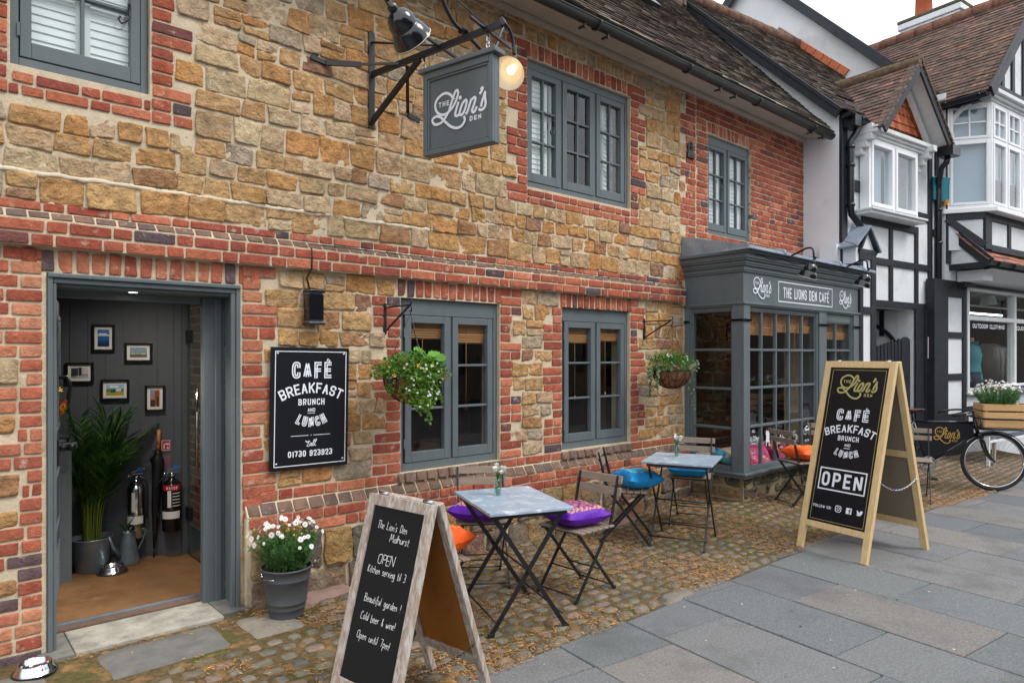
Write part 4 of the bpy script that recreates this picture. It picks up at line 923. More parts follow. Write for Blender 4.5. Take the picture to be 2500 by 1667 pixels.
# stone base of the bay
PST2 = [(lin(118, 112, 88), 4), (lin(104, 104, 84), 4), (lin(140, 122, 92), 3), (lin(96, 92, 82), 3), (lin(126, 102, 80), 2)]
s = MB()
FB = lambda x, o, z: (x, BY + .03 - o, z)
FBS = lambda y, o, z: (BX0 + .05 - o, y, z)
for zz in ((-.03, .10), (.10, .225), (.225, .34)):
    L = random.choice((.2, .3)); rubble(s, FB, BX0 + .06, BX1 - .03, zz, [], PST2, hr=(.11, .14), wr=(.16, .36), rough=.013, joint=.02, out=.004)
    rubble(s, FBS, BY + .05, 4.33, zz, [], PST2, hr=(.11, .14), wr=(.18, .36), rough=.011, joint=.018, out=.004)
s.build('stone_base', mStone, bay, world=True)
s = MB(); s.box(BX0 + .055, BX1 - .02, BY + .035, YW, -.1, .338); s.build('base_core', pmat('damp mortar', lin(150, 136, 108), rough=.95, var=.2, vs=8, bump=.5, bs=40, tint=[(lin(96, 98, 70), 4, .5, .7)]), bay, world=True)
# signwriting on the fascia
ink = Ink(plane((0, BY - .004, 0), (1, 0, 0), (0, 0, 1)))
ink.frame(7.12, 8.45, 2.195, 2.41, .012); ink.text('THE LIONS DEN CAFÉ', 7.225, 8.345, 2.238, .118, .026, gap=.016, sp=.55)
logo(ink, 6.575, 6.95, 2.205, 2.42, .013); logo(ink, 8.645, 8.995, 2.195, 2.405, .013)
ink.mb.build('lettering', mWhite, bay, world=True)

# decals on the panes
ink = Ink(plane((0, BY + .045, 0), (1, 0, 0), (0, 0, 1)), .002)
ink.text('ALL', 6.645, 6.71, .79, .035, .007, gap=.006)
fa = arc_tr(6.675, .028, .105); fa.base = .70; ink.text('WELCOME', 6.575, 6.775, .70, .055, .009, tr=fa, gap=.006)
ink.text('COME ON IN', 6.63, 6.73, .668, .018, .003, gap=.003); ink.text('FOLLOW US', 6.63, 6.73, .565, .022, .004, gap=.004)
for dx in (.655, .70): ink.frame(6 + dx - .012, 6 + dx + .012, .52, .544, .004)
# dog, bicycle, coffee cup and motorcycle pictures
dg = lambda pts, s_, ox, oz: [(ox + a * s_, oz + b * s_) for a, b in pts]
D = dg([(-.25, 0), (-.25, .5), (-.2, .9), (-.28, 1.3), (-.18, 1.5), (0, 1.38), (.2, 1.42), (.3, 1.25), (.25, .9), (.3, .4), (.28, 0)], .115, 6.97, .62)
ink.ribbon(D[:4], .012); ink.ribbon([D[3], D[4], D[5], D[6], D[7]], .01); ink.ribbon(D[7:], .012)
for k in range(7): ink.rect(6.945 + .0, 6.998, .665 + k * .016, .679 + k * .016)
def wheel(cx, cz, r): ink.ribbon([(cx + r * cos(t * pi / 9), cz + r * sin(t * pi / 9)) for t in range(19)], .006)
wheel(7.22, .66, .03); wheel(7.32, .66, .03); ink.ribbon([(7.22, .66), (7.25, .72), (7.30, .72), (7.27, .66), (7.25, .72)], .006); ink.ribbon([(7.32, .66), (7.295, .74), (7.31, .75)], .006)
ink.text('CYCLE', 7.235, 7.31, .575, .02, .004, gap=.004)
ink.ribbon([(7.54, .62), (7.545, .70), (7.62, .70), (7.615, .62), (7.54, .62)], .007); wheel(7.635, .665, .018); ink.ribbon([(7.56, .72), (7.57, .735), (7.56, .75)], .005); ink.ribbon([(7.59, .72), (7.60, .735), (7.59, .75)], .005); ink.text('COFFEE', 7.54, 7.63, .575, .02, .004, gap=.004)
wheel(7.84, .72, .036); wheel(7.945, .72, .036); ink.ribbon([(7.84, .72), (7.87, .775), (7.92, .775), (7.945, .72)], .014); ink.ribbon([(7.86, .735), (7.93, .735)], .018); ink.ribbon([(7.92, .775), (7.915, .81), (7.90, .815)], .008); ink.text('WELCOME', 7.84, 7.945, .60, .024, .005, gap=.004)
ink.mb.build('window_decal', mWhite, bay, world=True) 

# ------------------------------------------------------------------ rooms behind the glass
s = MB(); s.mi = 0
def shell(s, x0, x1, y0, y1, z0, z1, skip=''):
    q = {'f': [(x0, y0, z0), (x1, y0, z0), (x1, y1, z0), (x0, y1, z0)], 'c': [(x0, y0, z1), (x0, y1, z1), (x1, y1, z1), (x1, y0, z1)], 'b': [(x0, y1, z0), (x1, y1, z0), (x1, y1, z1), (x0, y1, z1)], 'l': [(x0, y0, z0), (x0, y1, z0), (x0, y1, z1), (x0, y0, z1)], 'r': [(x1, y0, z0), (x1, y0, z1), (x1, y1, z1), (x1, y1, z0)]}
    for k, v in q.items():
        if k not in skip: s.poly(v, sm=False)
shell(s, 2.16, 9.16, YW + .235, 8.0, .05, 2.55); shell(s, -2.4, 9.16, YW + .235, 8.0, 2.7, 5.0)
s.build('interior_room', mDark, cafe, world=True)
s = MB(); s.box(6.5, 9.1, 3.77, 4.6, .40, .435); s.box(6.5, 9.1, 4.58, 4.6, .05, .4); s.build('window_seat', mDarkWood, cafe, world=True)
s = MB()
for x0, x1, y0, y1, z0, z1 in ((2.3, 5.6, 7.2, 7.9, .05, 1.05), (2.3, 5.6, 7.85, 7.95, 1.3, 1.34), (2.3, 5.6, 7.85, 7.95, 1.65, 1.69), (6.4, 6.5, 5.6, 8.0, .05, 2.5), (3.2, 3.8, 5.3, 5.9, .72, .76), (4.7, 5.3, 5.4, 6.0, .72, .76), (7.2, 8.0, 5.2, 5.9, .72, .76)): s.box(x0, x1, y0, y1, z0, z1)
s.build('counter', mDarkWood, cafe, world=True)
s = MB(); s.poly([(9.15, 4.7, .05), (9.15, 8, .05), (9.15, 8, 2.5), (9.15, 4.7, 2.5)])
for p in ((3.3, 5.6, 1.75), (4.95, 5.7, 1.75)):
    pass
def pendant(x, y, z):
    t = thing('pendant_bulb', 'warm bare bulb glowing inside the cafe behind the window', 'pendant lamp', (x, y, z), 0, 'pendant bulbs inside the cafe'); b = MB(); b.lathe([(.001, -.05), (.02, -.04), (.027, -.015), (.018, .02), (.012, .035)], 12); b.build('bulb', mBulb, t)
    b = MB(); b.tube([(0, 0, .03), (0, 0, 2.54 - z)], .004, 5); b.build('flex', mIron, t)
pendant(3.62, 6.0, 1.42); pendant(3.78, 6.05, 1.28)

# ------------------------------------------------------------------ doorway and lobby
d = MB()
d.box(.548, .572, YW - .02, 4.73, .0, 2.04); d.box(.548, 1.558, YW - .03, YW + .02, 2.018, 2.042); d.box(.572, 1.534, YW - .012, YW + .02, 1.99, 2.018)
d.box(1.534, 1.558, YW - .02, 4.56, 0, 2.018); d.box(1.505, 1.534, YW - .008, YW + .02, .0, 1.99)
d.box(.572, .59, YW - .008, YW + .02, .0, 1.99)
d.box(.572, 1.534, YW + .02, 4.60, 1.972, 2.03)      # soffit lining
d.box(1.40, 1.534, 4.56, 4.62, .0, 1.972); d.box(1.47, 1.51, 4.545, 4.56, .0, 1.972); d.box(.59, 1.40, 4.60, 4.64, 1.93, 2.03)
dfr = d.build('door_frame', mPaint, cafe, bevel=.005, world=True)
d = MB(); d.lathe([(.045, 0), (.045, -.004), (.03, -.004), (.03, .004)], 20, (.98, 4.47, 1.972)); d.build('downlight_trim', mSteel, dfr, world=True); d = MB(); d.disc((.98, 4.47, 1.9705), .03, (0, 0, -1)); d.build('downlight', mSpot, dfr, world=True)
pl_ = bpy.data.lights.new('downlight_lamp', 'SPOT'); pl_.energy = 26; pl_.spot_size = R(120); pl_.spot_blend = .8; pl_.color = (1, .86, .68); pl_.shadow_soft_size = .03
po = bpy.data.objects.new('downlight_lamp', pl_); COL.objects.link(po); po.location = (.98, 4.47, 1.96)
d = MB(); d.lathe([(.05, 0), (.05, -.012), (.035, -.012)], 18, (1.15, 5.25, 2.299)); lc_ = d.build('added_downlight', mSteel, cafe, world=True); d = MB(); d.disc((1.15, 5.25, 2.288), .036, (0, 0, -1)); d.build('added_glow_lens', mSpot, lc_, world=True)  # invented ceiling fitting, added only to brighten the lobby
fill_spot = bpy.data.lights.new('ceiling_lamp', 'SPOT'); fill_spot.energy = 30; fill_spot.spot_size = R(150); fill_spot.spot_blend = 1; fill_spot.color = (1, .9, .78); fill_spot.shadow_soft_size = .05  # fill spot at the added fitting, lifts the dark lobby
fill_spot_ob = bpy.data.objects.new('ceiling_lamp', fill_spot); COL.objects.link(fill_spot_ob); fill_spot_ob.location = (1.15, 5.25, 2.27)
d = MB(); d.box(.66, 1.43, 4.255, 4.62, -.05, .024); d.build('threshold', mConc, cafe, bevel=.008, world=True)
for q_ in ((.50, .658, 4.25, 4.66, -.05, .022), (1.432, 1.60, 4.30, 4.66, -.05, .026)): d = MB(); d.box(*q_); d.build('jamb_stone', mDarkSlab, cafe, bevel=.008, world=True)
d = MB(); d.box(.575, 1.5, 4.62, 4.70, -.02, .034); d.build('door_sill', pmat('dark worn sill', lin(104, 84, 72), rough=.7, var=.3, vs=14), cafe, world=True)
d = MB(); d.box(.575, 1.5, 4.70, 4.735, -.02, .040); d.box(.575, 1.5, 4.712, 4.717, .04, .046); d.build('metal_track', mZinc, cafe, world=True)
# lobby lining: boarded back wall set at an angle, left wall, ceiling
LB = Vector((1.62, 5.823, 0)); LU = Vector((.944, -.33, 0)).normalized(); LN = Vector((-.33, -.944, 0)).normalized()
PB = plane(LB, LU, (0, 0, 1))      # local x along the wall to the right, y up, z out into the lobby
d = MB(); d.M = PB
u = -1.35
while u < .02:
    w = .118; d.box(u + .002, min(u + w, .045) - .002, -.02, 2.3, -.02, 0); d.box(u - .004, u + .004, -.02, 2.3, -.02, -.006); u += w
d.M = None; d.build('boarded_wall', mPaintDk, cafe, world=True)
d = MB(); d.poly([(.46, 4.6, 0), (.46, 6.5, 0), (.46, 6.5, 2.4), (.46, 4.6, 2.4)]); d.poly([(.4, 4.6, 2.3), (1.75, 4.6, 2.3), (2.12, 6.8, 2.3), (.4, 6.8, 2.3)]); d.box(1.66, 1.70, 4.62, 4.80, 0, 2.3); d.box(1.62, 1.68, 5.80, 5.86, 0, 2.3); d.poly([(.4, 4.625, 2.0), (2.1, 4.625, 2.0), (2.1, 4.625, 2.3), (.4, 4.625, 2.3)]); d.poly([(1.56, 4.63, 0), (2.1, 4.63, 0), (2.1, 4.63, 2.1), (1.56, 4.63, 2.1)])
d.build('lobby_lining', mPaintDk, cafe, world=True)
d = MB(); d.poly([(.4, 4.6, .012), (2.15, 4.6, .012), (2.15, 7.6, .012), (.4, 7.6, .012)]); d.build('lobby_floor', mDark, cafe, world=True)
d = MB(); d.box(1.98, 2.10, 4.64, 7.2, -.02, 2.3); d.build('lobby_wall_core', mMortar, cafe, world=True)
d = MB(); courses(d, lambda y, o, z: (1.98 - o, y, z), 4.66, 7.0, .02, 2.2, [], BRICKO); 
d.build('lobby_brickwork', mBrick, cafe, world=True)
# the glass inner door with its long steel pull
gd = MB(); gd.box(1.655, 1.665, 4.86, 5.79, .02, 2.05); gdo = gd.build('glass_door', glassmat('door glass', (.80, .88, .85), 1.0), cafe, world=True)
gd = MB(); gd.tube([(1.625, 5.44, .735), (1.625, 5.44, 1.354)], .011, 10)
for z in (.88, 1.2): gd.tube([(1.625, 5.44, z), (1.66, 5.44, z)], .007, 8)
gd.tube([(1.695, 5.44, .735), (1.695, 5.44, 1.354)], .011, 10); gd.build('pull_handle', mSteel, gdo, world=True)
gd = MB(); gd.box(1.645, 1.675, 5.70, 5.80, .30, .40); gd.box(1.645, 1.675, 5.70, 5.80, 1.7, 1.8); gd.box(1.64, 1.68, 4.87, 4.9, .9, 1.1); gd.build('door_clamp', mIron, gdo, world=True)
# outer door standing open
od = MB(); a = Vector((.622, 4.75, 0)); b = Vector((.765, 5.56, 0)); du = (b - a).normalized(); dn = Vector((du.y, -du.x, 0)); LD = (b - a).length
PD = plane(a, du, (0, 0, 1)); od.M = PD    # x along leaf, y up, z towards the lobby
od.box(0, LD, .045, 1.965, -.045, 0)
for x0, x1, z0, z1 in ((.1, .38, 1.12, 1.86), (.46, .73, 1.12, 1.86), (.1, .73, .5, .86)):
    for p, q, r, s_ in ((x0, x0 + .03, z0, z1), (x1 - .03, x1, z0, z1), (x0 + .03, x1 - .03, z0, z0 + .03), (x0 + .03, x1 - .03, z1 - .03, z1)): od.box(p, q, r, s_, 0, .012)
od.M = None; odo = od.build('open_door', mPaint, cafe, bevel=.004, world=True)
od = MB(); od.M = PD; od.box(.42, .48, .9, 1.06, .001, .012); od.build('letter_plate', mIron, odo, world=True)
od = MB(); od.M = PD; od.tube([(.70, .985, 0), (.70, .985, .05)], .012, 8); od.lathe([(.001, .03), (.02, .022), (.026, 0), (.02, -.022), (.001, -.03)], 12, (.70, .985, .075), (0, 0, 1)); od.build('door_knob', mIron, odo, world=True); od = MB(); od.M = PD; od.tube([(.7, 1.45, .0), (.7, 1.46, .05), (.7, 1.40, .07), (.7, 1.28, .05), (.7, 1.22, .0)], .012, 8); od.build('door_pull', mIron, odo, world=True)
od = MB(); od.M = PD
for k in range(26): od.bar((.05 + k * .028, .09, .003), (.05 + k * .028, .36, .003), .005, .005)
for k in range(10): od.bar((.05, .09 + k * .03, .006), (.77, .09 + k * .03, .006), .005, .005)
od.build('kick_grille', mZinc, odo, world=True)
d = MB(); d.box(.47, .845, 5.585, 6.2, .0, .955); d.box(.47, .875, 5.56, 6.2, .955, 1.0); d.build('boxed_ledge', mPaint, cafe, bevel=.008, world=True)
o = MB(); o.box(.59, 1.65, 4.745, 5.78, .012, .03); o.M = None; o.hexa([(.9, 5.781, .012), (1.64, 5.781, .012), (1.60, 5.83, .012), (.95, 6.05, .012)], [(.9, 5.781, .03), (1.64, 5.781, .03), (1.60, 5.83, .03), (.95, 6.05, .03)])
tag(o.build('doormat', mMat), 'large brown coir mat filling the floor of the open doorway', 'doormat')
# ------------------------------------------------------------------ the two half-timbered neighbours; local frame: x along the front, -y towards the street
HR = -7; HO = (9.2, 3.87, 0)
h2 = thing('timber_framed_house', 'narrow white half timbered house with a small tiled gablet above an archway', 'house', HO, HR)
hU = Vector((cos(R(HR)), sin(R(HR)), 0)); hN = Vector((-hU.y, hU.x, 0))
def hw(u, v, z): return Vector(HO) + hU * u - hN * v + Vector((0, 0, z))      # local (u, v forward, z) to world
def vb(mb, u0, u1, v0, v1, z0, z1): mb.box(u0, u1, -v1, -v0, z0, z1)
# walls
w = MB(); FH = lambda u, o, z: (u, -o, z)
holed(w, FH, .0, 2.66, -.2, 4.75, [(.79, 1.94, -.2, 2.29), (.5, 1.7, 3.6, 4.5)], 0, .25)
w.build('rendered_front', mRough, h2)
w = MB(); P = [(3.874, -.2), (3.874, 4.74), (6.2, 7.04), (8.4, 4.6), (8.4, -.2)]
w.prism(P, lambda a, b: (9.17, a, b), lambda a, b: (9.3, a, b)); w.box(9.05, 9.17, 3.875, 4.1, 2.83, 3.06)
w.build('side_wall', mRender, h2, world=True)
t = MB()
for u0, u1, z0, z1 in ((-.035, .10, 2.3, 4.75), (.47, .56, 3.42, 4.66), (.10, .47, 3.80, 3.95), (.47, 2.02, 3.395, 3.50), (1.195, 1.285, 2.96, 3.395), (1.93, 2.02, 2.96, 3.395), (1.80, 1.9, 3.5, 4.6), (1.9, 2.34, 3.60, 3.73), (2.34, 2.455, 2.375, 4.75), (.43, 2.34, 2.865, 2.96), (.40, 2.5, 2.28, 2.375), (1.195, 1.285, 2.375, 2.865), (1.93, 2.02, 2.375, 2.865), (2.455, 2.66, 3.42, 3.52), (2.56, 2.66, 2.375, 4.9), (.10, .4, 4.6, 4.7), (1.94, 2.13, -.2, 2.28), (2.13, 2.66, -.2, 2.28), (2.2, 2.3, -.2, 2.281)):
    e = .024 if u0 != 2.2 else .05; vb(t, u0, u1, -.02, e + random.uniform(0, .004), z0, z1)
t.build('timber_frame', mBlackTimber, h2, bevel=.006)
t = MB()   # pier at the corner with its own little lead roof
vb(t, .06, .43, 0, .2, -.2, 2.96); t.build('corner_pier', mRough, h2)
t = MB(); vb(t, .045, .125, .0, .222, -.2, 2.93); vb(t, .33, .445, .0, .222, -.2, 2.93); vb(t, .125, .33, .2, .222, 2.86, 2.93); vb(t, .125, .33, .2, .222, 2.14, 2.24)
t.bar((.03, -.222, 2.965), (.235, -.222, 3.27), .03, .05, (0, -1, 0)); t.bar((.47, -.222, 2.965), (.235, -.222, 3.27), .03, .05, (0, -1, 0)); vb(t, .03, .47, .2, .225, 2.93, 2.99)
t.build('pier_timber', mBlackTimber, h2, bevel=.005)
t = MB(); t.prism([(.06, 2.96), (.44, 2.96), (.235, 3.26)], lambda a, b: (a, -.2, b), lambda a, b: (a, .1, b)); vb(t, -.02, .06, -.2, .2, 2.80, 3.0); t.build('pier_gable', mRough, h2)
t = MB(); t.hexa([(.24, -.26, 3.28), (.24, .25, 3.28), (-.1, .25, 2.99), (-.1, -.26, 2.99)], [(.24, -.26, 3.305), (.24, .25, 3.305), (-.12, .25, 3.01), (-.12, -.26, 3.01)]); t.hexa([(.5, -.26, 2.96), (.5, .2, 2.96), (.24, .2, 3.28), (.24, -.26, 3.28)], [(.52, -.26, 2.975), (.52, .2, 2.975), (.24, .2, 3.305), (.24, -.26, 3.305)]); t.build('pier_lead_roof', mLead, h2)
# white window with moulded head, brackets and sill
t = MB(); v = .15
vb(t, .40, 1.74, 0, v - .02, 3.555, 4.56); t.mb = None
fr_ = MB()
def wring(mb, u0, u1, z0, z1, w, v0, v1): ring(mb, u0, u1, z0, z1, w, -v1, -v0)
f = MB(); wring(f, .40, 1.73, 3.56, 4.52, .045, .02, v); vb(f, 1.035, 1.085, .02, v, 3.60, 4.48)
win = f.build('window', mWhiteFrame, h2, bevel=.006)
f = MB()
for a, b in ((.447, 1.032), (1.088, 1.683)): wring(f, a, b, 3.607, 4.473, .052, .05, v + .014)
f.build('casement', mWhiteFrame, win, bevel=.006)
g = MB()
for a, b in ((.49, .99), (1.13, 1.64)): g.poly([(a, -.11, 3.65), (b, -.11, 3.65), (b, -.11, 4.43), (a, -.11, 4.43)])
g.build('pane', mGlassUp, win)
c = MB(); c.smooth = True
for k in range(14): c.poly([(.72 + k * .018, -.0 - .02 * (k % 2), 3.62), (.72 + (k + 1) * .018, -.0 - .02 * ((k + 1) % 2), 3.62), (.72 + (k + 1) * .018, -.0 - .02 * ((k + 1) % 2), 4.45), (.72 + k * .018, -.0 - .02 * (k % 2), 4.45)])
c.build('curtain', mBlind, win)
c = MB(); vb(c, .3, 1.85, -1.6, -.3, 3.4, 3.41); c.poly([(.3, 1.6, 3.4), (1.9, 1.6, 3.4), (1.9, 1.6, 4.6), (.3, 1.6, 4.6)]); c.poly([(1.85, .2, 3.4), (1.85, 1.6, 3.4), (1.85, 1.6, 4.6), (1.85, .2, 4.6)]); c.poly([(.3, .2, 3.4), (.3, 1.6, 3.4), (.3, 1.6, 4.6), (.3, .2, 4.6)]); c.poly([(.3, .2, 4.6), (1.9, .2, 4.6), (1.9, 1.6, 4.6), (.3, 1.6, 4.6)]); c.build('room', mBlind, win)
f = MB(); vb(f, .33, 1.80, 0, v + .07, 3.49, 3.555); vb(f, .31, 1.82, 0, v + .10, 3.53, 3.56); f.build('sill', mWhiteOld, win, bevel=.006)
f = MB()
for z0, z1, e in ((4.52, 4.56, .02), (4.56, 4.60, .05), (4.60, 4.66, .09)): vb(f, .33 - e * .3, 2.0, 0, v + e, z0, z1)
for u in (.30, 1.85):
    for k in range(4): vb(f, u, u + .10, .0, .10 + .07 * k, 4.28 + k * .085, 4.365 + k * .085)
f.build('moulded_head', mWhiteOld, h2, bevel=.008)
# gablet
ap = (1.30, 5.66); gl = (.34, 4.60); gr = (2.26, 4.66); gv = .36
t = MB(); t.poly([(gl[0] + .14, -.04, 4.66), (gr[0] - .12, -.04, 4.66), (ap[0], -.04, 5.55)])
t.build('gablet_wall', mMortar, h2)
t = MB(); tc_ = [lin(206, 116, 72), lin(192, 100, 62), (lin(176, 92, 64)), lin(214, 130, 88)]
r = 0; z = 4.66
while z < 5.5:
    f0 = (z - 4.66) / (5.52 - 4.66); a = gl[0] + .16 + (ap[0] - gl[0] - .16) * f0; b = gr[0] - .14 + (ap[0] - gr[0] + .14) * f0
    u = a - (r % 2) * .055
    while u < b:
        p0, p1 = max(u + .002, a), min(u + .108, b)
        if p1 - p0 > .03:
            t.col = jit(tc_[0] if r > 2 else random.choice(tc_ if r else [lin(150, 92, 72), lin(136, 88, 72)]), .12)
            n = 7; top = [t.p(p0, -.055, z + .16), t.p(p1, -.055, z + .16)]
            if r in (1, 3, 5): bot = [t.p(p0 + (p1 - p0) * k / n, -.075 + .0, z + .02 - .028 * sin(pi * k / n) ** .6) for k in range(n + 1)]
            else: bot = [t.p(p0, -.075, z + random.uniform(-.003, .003)), t.p(p1, -.075, z)]
            t.face(bot + top[::-1])
        u += .11
    z += .125; r += 1
t.build('hung_tiles', mOrangeTile, h2)
t = MB(); gS = Vector((ap[0] - gl[0], 0, ap[1] - gl[1])); back = 1.35
for (e, sg) in ((gl, 1), (gr, -1)):
    s_ = Vector((ap[0] - e[0], 0, ap[1] - e[1])); L = s_.length; s_.normalize(); n_ = Vector((-s_.z, 0, s_.x)) * (1 if sg > 0 else -1)
    E = Vector((e[0], 0, e[1])); A = Vector((ap[0], 0, ap[1]))
    q = lambda P, v: (P.x, -v, P.z)
    t.poly([q(E, gv), q(A, gv), q(A, -back), q(E, -back)]); t.poly([q(E - n_ * .03, gv), q(A - n_ * .03, gv), q(A - n_ * .03, -back), q(E - n_ * .03, -back)])
t.build('gablet_soffit', mWhiteOld, h2)
t = MB()
for e in (gl, gr): t.bar((e[0] + (.0), -gv - .012, e[1] - .05), (ap[0], -gv - .012, ap[1] - .055), .028, .13, (0, 0, 1))
t.build('bargeboard', mBlackTimber, h2, bevel=.006)
t = MB()
for e in (gl, gr): t.bar((e[0] + (.22 if e is gl else -.22), -.14, 4.70), (ap[0], -.14, 5.50), .05, .07, (0, 0, 1))
t.build('inner_bargeboard', mWhiteOld, h2)
t = MB()
for (e, sg) in ((gl, 1), (gr, -1)):
    s_ = Vector((ap[0] - e[0], 0, ap[1] - e[1])); L = s_.length
    o_ = (e[0], -gv - .03, e[1]) if sg > 0 else (e[0], back, e[1]); u_ = (0, 1, 0) if sg > 0 else (0, -1, 0)
    tiles(t, o_, u_, s_, gv + .03 + back, L + .02, None, TILER, tw=.16, ex=.09)
    # ragged tile ends along the verge
    k = 0.0
    while k < L:
        c = Vector((e[0], 0, e[1])) + s_.normalized() * k; n_ = Vector((-s_.z, 0, s_.x)).normalized() * (1 if sg > 0 else -1); t.col = pick(TILER); t.bar((c.x + n_.x * .014, -gv - .045, c.z + n_.z * .014), (c.x + n_.x * .014, -gv + .1, c.z + n_.z * .014), .085, .022, n_); k += .098
t.build('gablet_roof', mTile, h2)
t = MB(); t.tube([(ap[0], -gv - .03, ap[1] + .0), (ap[0], back, ap[1] + .03)], .085, 10); t.c = [lin(112, 96, 78)] * len(t.c)
t.build('gablet_ridge', mTile, h2)
# main roof
ES = Vector((9.06, 3.79, 4.80)); RS = Vector((9.06, 6.2, 7.18)); S2 = RS - ES
inside = lambda u, s: not (.42 < u < 2.35 and s < .62)
t = MB(); tiles(t, ES, hU, S2, 3.0, S2.length, inside, TILE, ex=.088); t.build('roof', mTile, h2, world=True)
t = MB(); n2 = hU.cross(S2).normalized(); n2 = n2 if n2.z > 0 else -n2
t.poly([ES - n2 * .012, ES + hU * 3 - n2 * .012, RS + hU * 3 - n2 * .012, RS - n2 * .012]); t.poly([RS - n2 * .012, RS + hU * 3 - n2 * .012, Vector((12.1, 8.8, 4.6)), Vector((9.06, 8.8, 4.6))]); t.build('roof_deck', mDark, h2, world=True)
t = MB()
for k, (dx, dn, hgt) in enumerate(((-.035, -.085, .14), (-.055, -.04, .05))): t.bar(ES + Vector((dx, -.02, 0)) + n2 * dn, RS + Vector((dx, 0, 0)) + n2 * dn, .03, hgt, n2)
t.build('verge_board', mBlackTimber, h2, bevel=.006, world=True)
t = MB(); k = 0
while k < 2.9: t.tube([RS + hU * k + Vector((0, 0, .02)), RS + hU * (k + .3) + Vector((0, 0, .02))], [.10, .108], 10); k += .31
t.c = [lin(118, 92, 80)] * len(t.c); t.build('ridge_tiles', mTile, h2, world=True)
# gutters and downpipes
t = MB(); gutter(t, (-.12, -.13, 4.74), (.36, -.13, 4.70), .06, .9); t.box(-.03, .12, -.2, -.04, 4.58, 4.72); t.build('gutter', mPlastic, h2)
t = MB(); t.tube([(.20, -.10, 4.66), (.20, -.10, 4.60), (.19, -.1, 4.56), (.10, -.075, 4.44), (.085, -.075, 4.38), (.085, -.075, 3.56), (.10, -.075, 3.46), (.36, -.075, 3.30)], .042, 12)
for z in (4.34, 4.1, 3.58): t.tube([(.085, -.075, z - .02), (.085, -.075, z + .02)], .052, 12)
t.build('downpipe', mPlastic, h2)
t = MB(); vb(t, 2.18, 2.42, .2, .42, 4.52, 4.66); t.tube([(2.3, -.3, 4.52), (2.3, -.28, 4.44), (2.32, -.2, 4.38), (2.49, -.09, 4.2), (2.50, -.09, 4.1), (2.50, -.09, -.2)], .042, 12)
for z in (4.28, 3.8, 3.3, 2.35, 1.95): t.tube([(2.50, -.09, z - .02), (2.50, -.09, z + .02)], .053, 12)
t.build('downpipe', mPlastic, h2)
# passage with its boarded gate
t = MB(); t.poly([(1.945, .03, -.2), (1.945, 5, -.2), (1.945, 5, 2.3), (1.945, .03, 2.3)]); t.poly([(.78, .03, -.2), (.78, 5, -.2), (.78, 5, 2.3), (.78, .03, 2.3)]); t.poly([(.7, 5, -.2), (2, 5, -.2), (2, 5, 2.3), (.7, 5, 2.3)]); t.build('passage_wall', mRender, h2)
t = MB(); t.poly([(.7, .26, 2.29), (2, .26, 2.29), (2, 5, 2.29), (.7, 5, 2.29)])
for k in range(9): a = k / 8 * pi / 2; b = (k + 1) / 8 * pi / 2; t.bar((1.93, .95 - .75 * cos(a), 1.55 + .6 * sin(a)), (1.93, .95 - .75 * cos(b), 1.55 + .6 * sin(b)), .05, .05)
t.box(1.915, 1.945, .44, .50, 1.9, 2.29); t.build('passage_beams', mBlackTimber, h2)
t = MB()
gx = .80; k = 0; tops = [1.70, 1.72, 1.74, 1.76, 1.78, 1.80, 1.83, 1.80, 1.85, 1.87, 1.84]
while gx < 1.93:
    h_ = tops[min(k, len(tops) - 1)] if gx < 1.64 else 1.94; w_ = .075 if gx < 1.64 else .25
    n = 8; P = [(gx, .0), (gx + w_, .0)] + [(gx + w_ / 2 + w_ / 2 * cos(pi * q / n), h_ - w_ * .5 + w_ / 2 * sin(pi * q / n) * (1 if w_ < .1 else .5)) for q in range(n + 1)]
    t.prism(P, lambda a, b: (a, .05, b), lambda a, b: (a, .075, b)); gx += w_ + .022; k += 1
t.box(.80, 1.93, .076, .11, .3, .4); t.box(.80, 1.93, .076, .11, 1.35, 1.45); t.build('gate', mBlackTimber, h2, bevel=.003)
# no-cycling notice
s = thing('warning_notice', 'small white and red no cycling notice on the black post beside the archway', 'sign', hw(2.33, .062, 1.72), HR)
b = MB(); b.box(-.10, .10, -.004, .008, -.16, .16); b.build('panel', mWhite, s, bevel=.002)
ink = Ink(plane((0, -.004, 0), (1, 0, 0), (0, 0, 1))); ink.ribbon([(.07 * cos(q * pi / 12), .045 + .07 * sin(q * pi / 12)) for q in range(25)], .014); ink.ribbon([(-.045, .095), (.05, -.005)], .014); ink.frame(-.095, .095, -.155, .155, .008); ink.rect(-.09, .09, -.15, -.07); ink.build('red_marks', mRedPlastic, s)
ink = Ink(plane((0, -.0065, 0), (1, 0, 0), (0, 0, 1))); ink.ribbon([(-.03, .02), (.03, .075)], .012); ink.ribbon([(-.03, .045), (-.005, .07)], .01); ink.build('black_marks', mFrameBlk, s)
# alarm box
s = thing('alarm_box', 'teal bell box with an amber lamp under it on the half timbered wall', 'alarm box', hw(2.56, .03, 4.13), HR)
b = MB(); b.hexa([(0, -.09, -.2), (.17, -.15, -.16), (.17, 0, -.16), (0, 0, -.2)], [(0, -.10, .17), (.17, -.15, .17), (.17, 0, .17), (0, 0, .17)]); b.hexa([(-.13, -.02, -.17), (0, -.10, -.2), (0, 0, -.2), (-.13, 0, -.17)], [(-.13, -.02, .18), (0, -.105, .17), (0, 0, .17), (-.13, 0, .18)])
for k in range(3): b.bar((-.11, -.045, .08 + k * .03), (-.03, -.095, .08 + k * .03), .012, .012)
b.build('case', mTeal, s, bevel=.006); b = MB(); b.lathe([(.001, -.085), (.03, -.075), (.042, -.04), (.045, 0)], 14, (.1, -.09, -.17), (.25, -.1, 1)); b.build('lamp', mAmber, s)

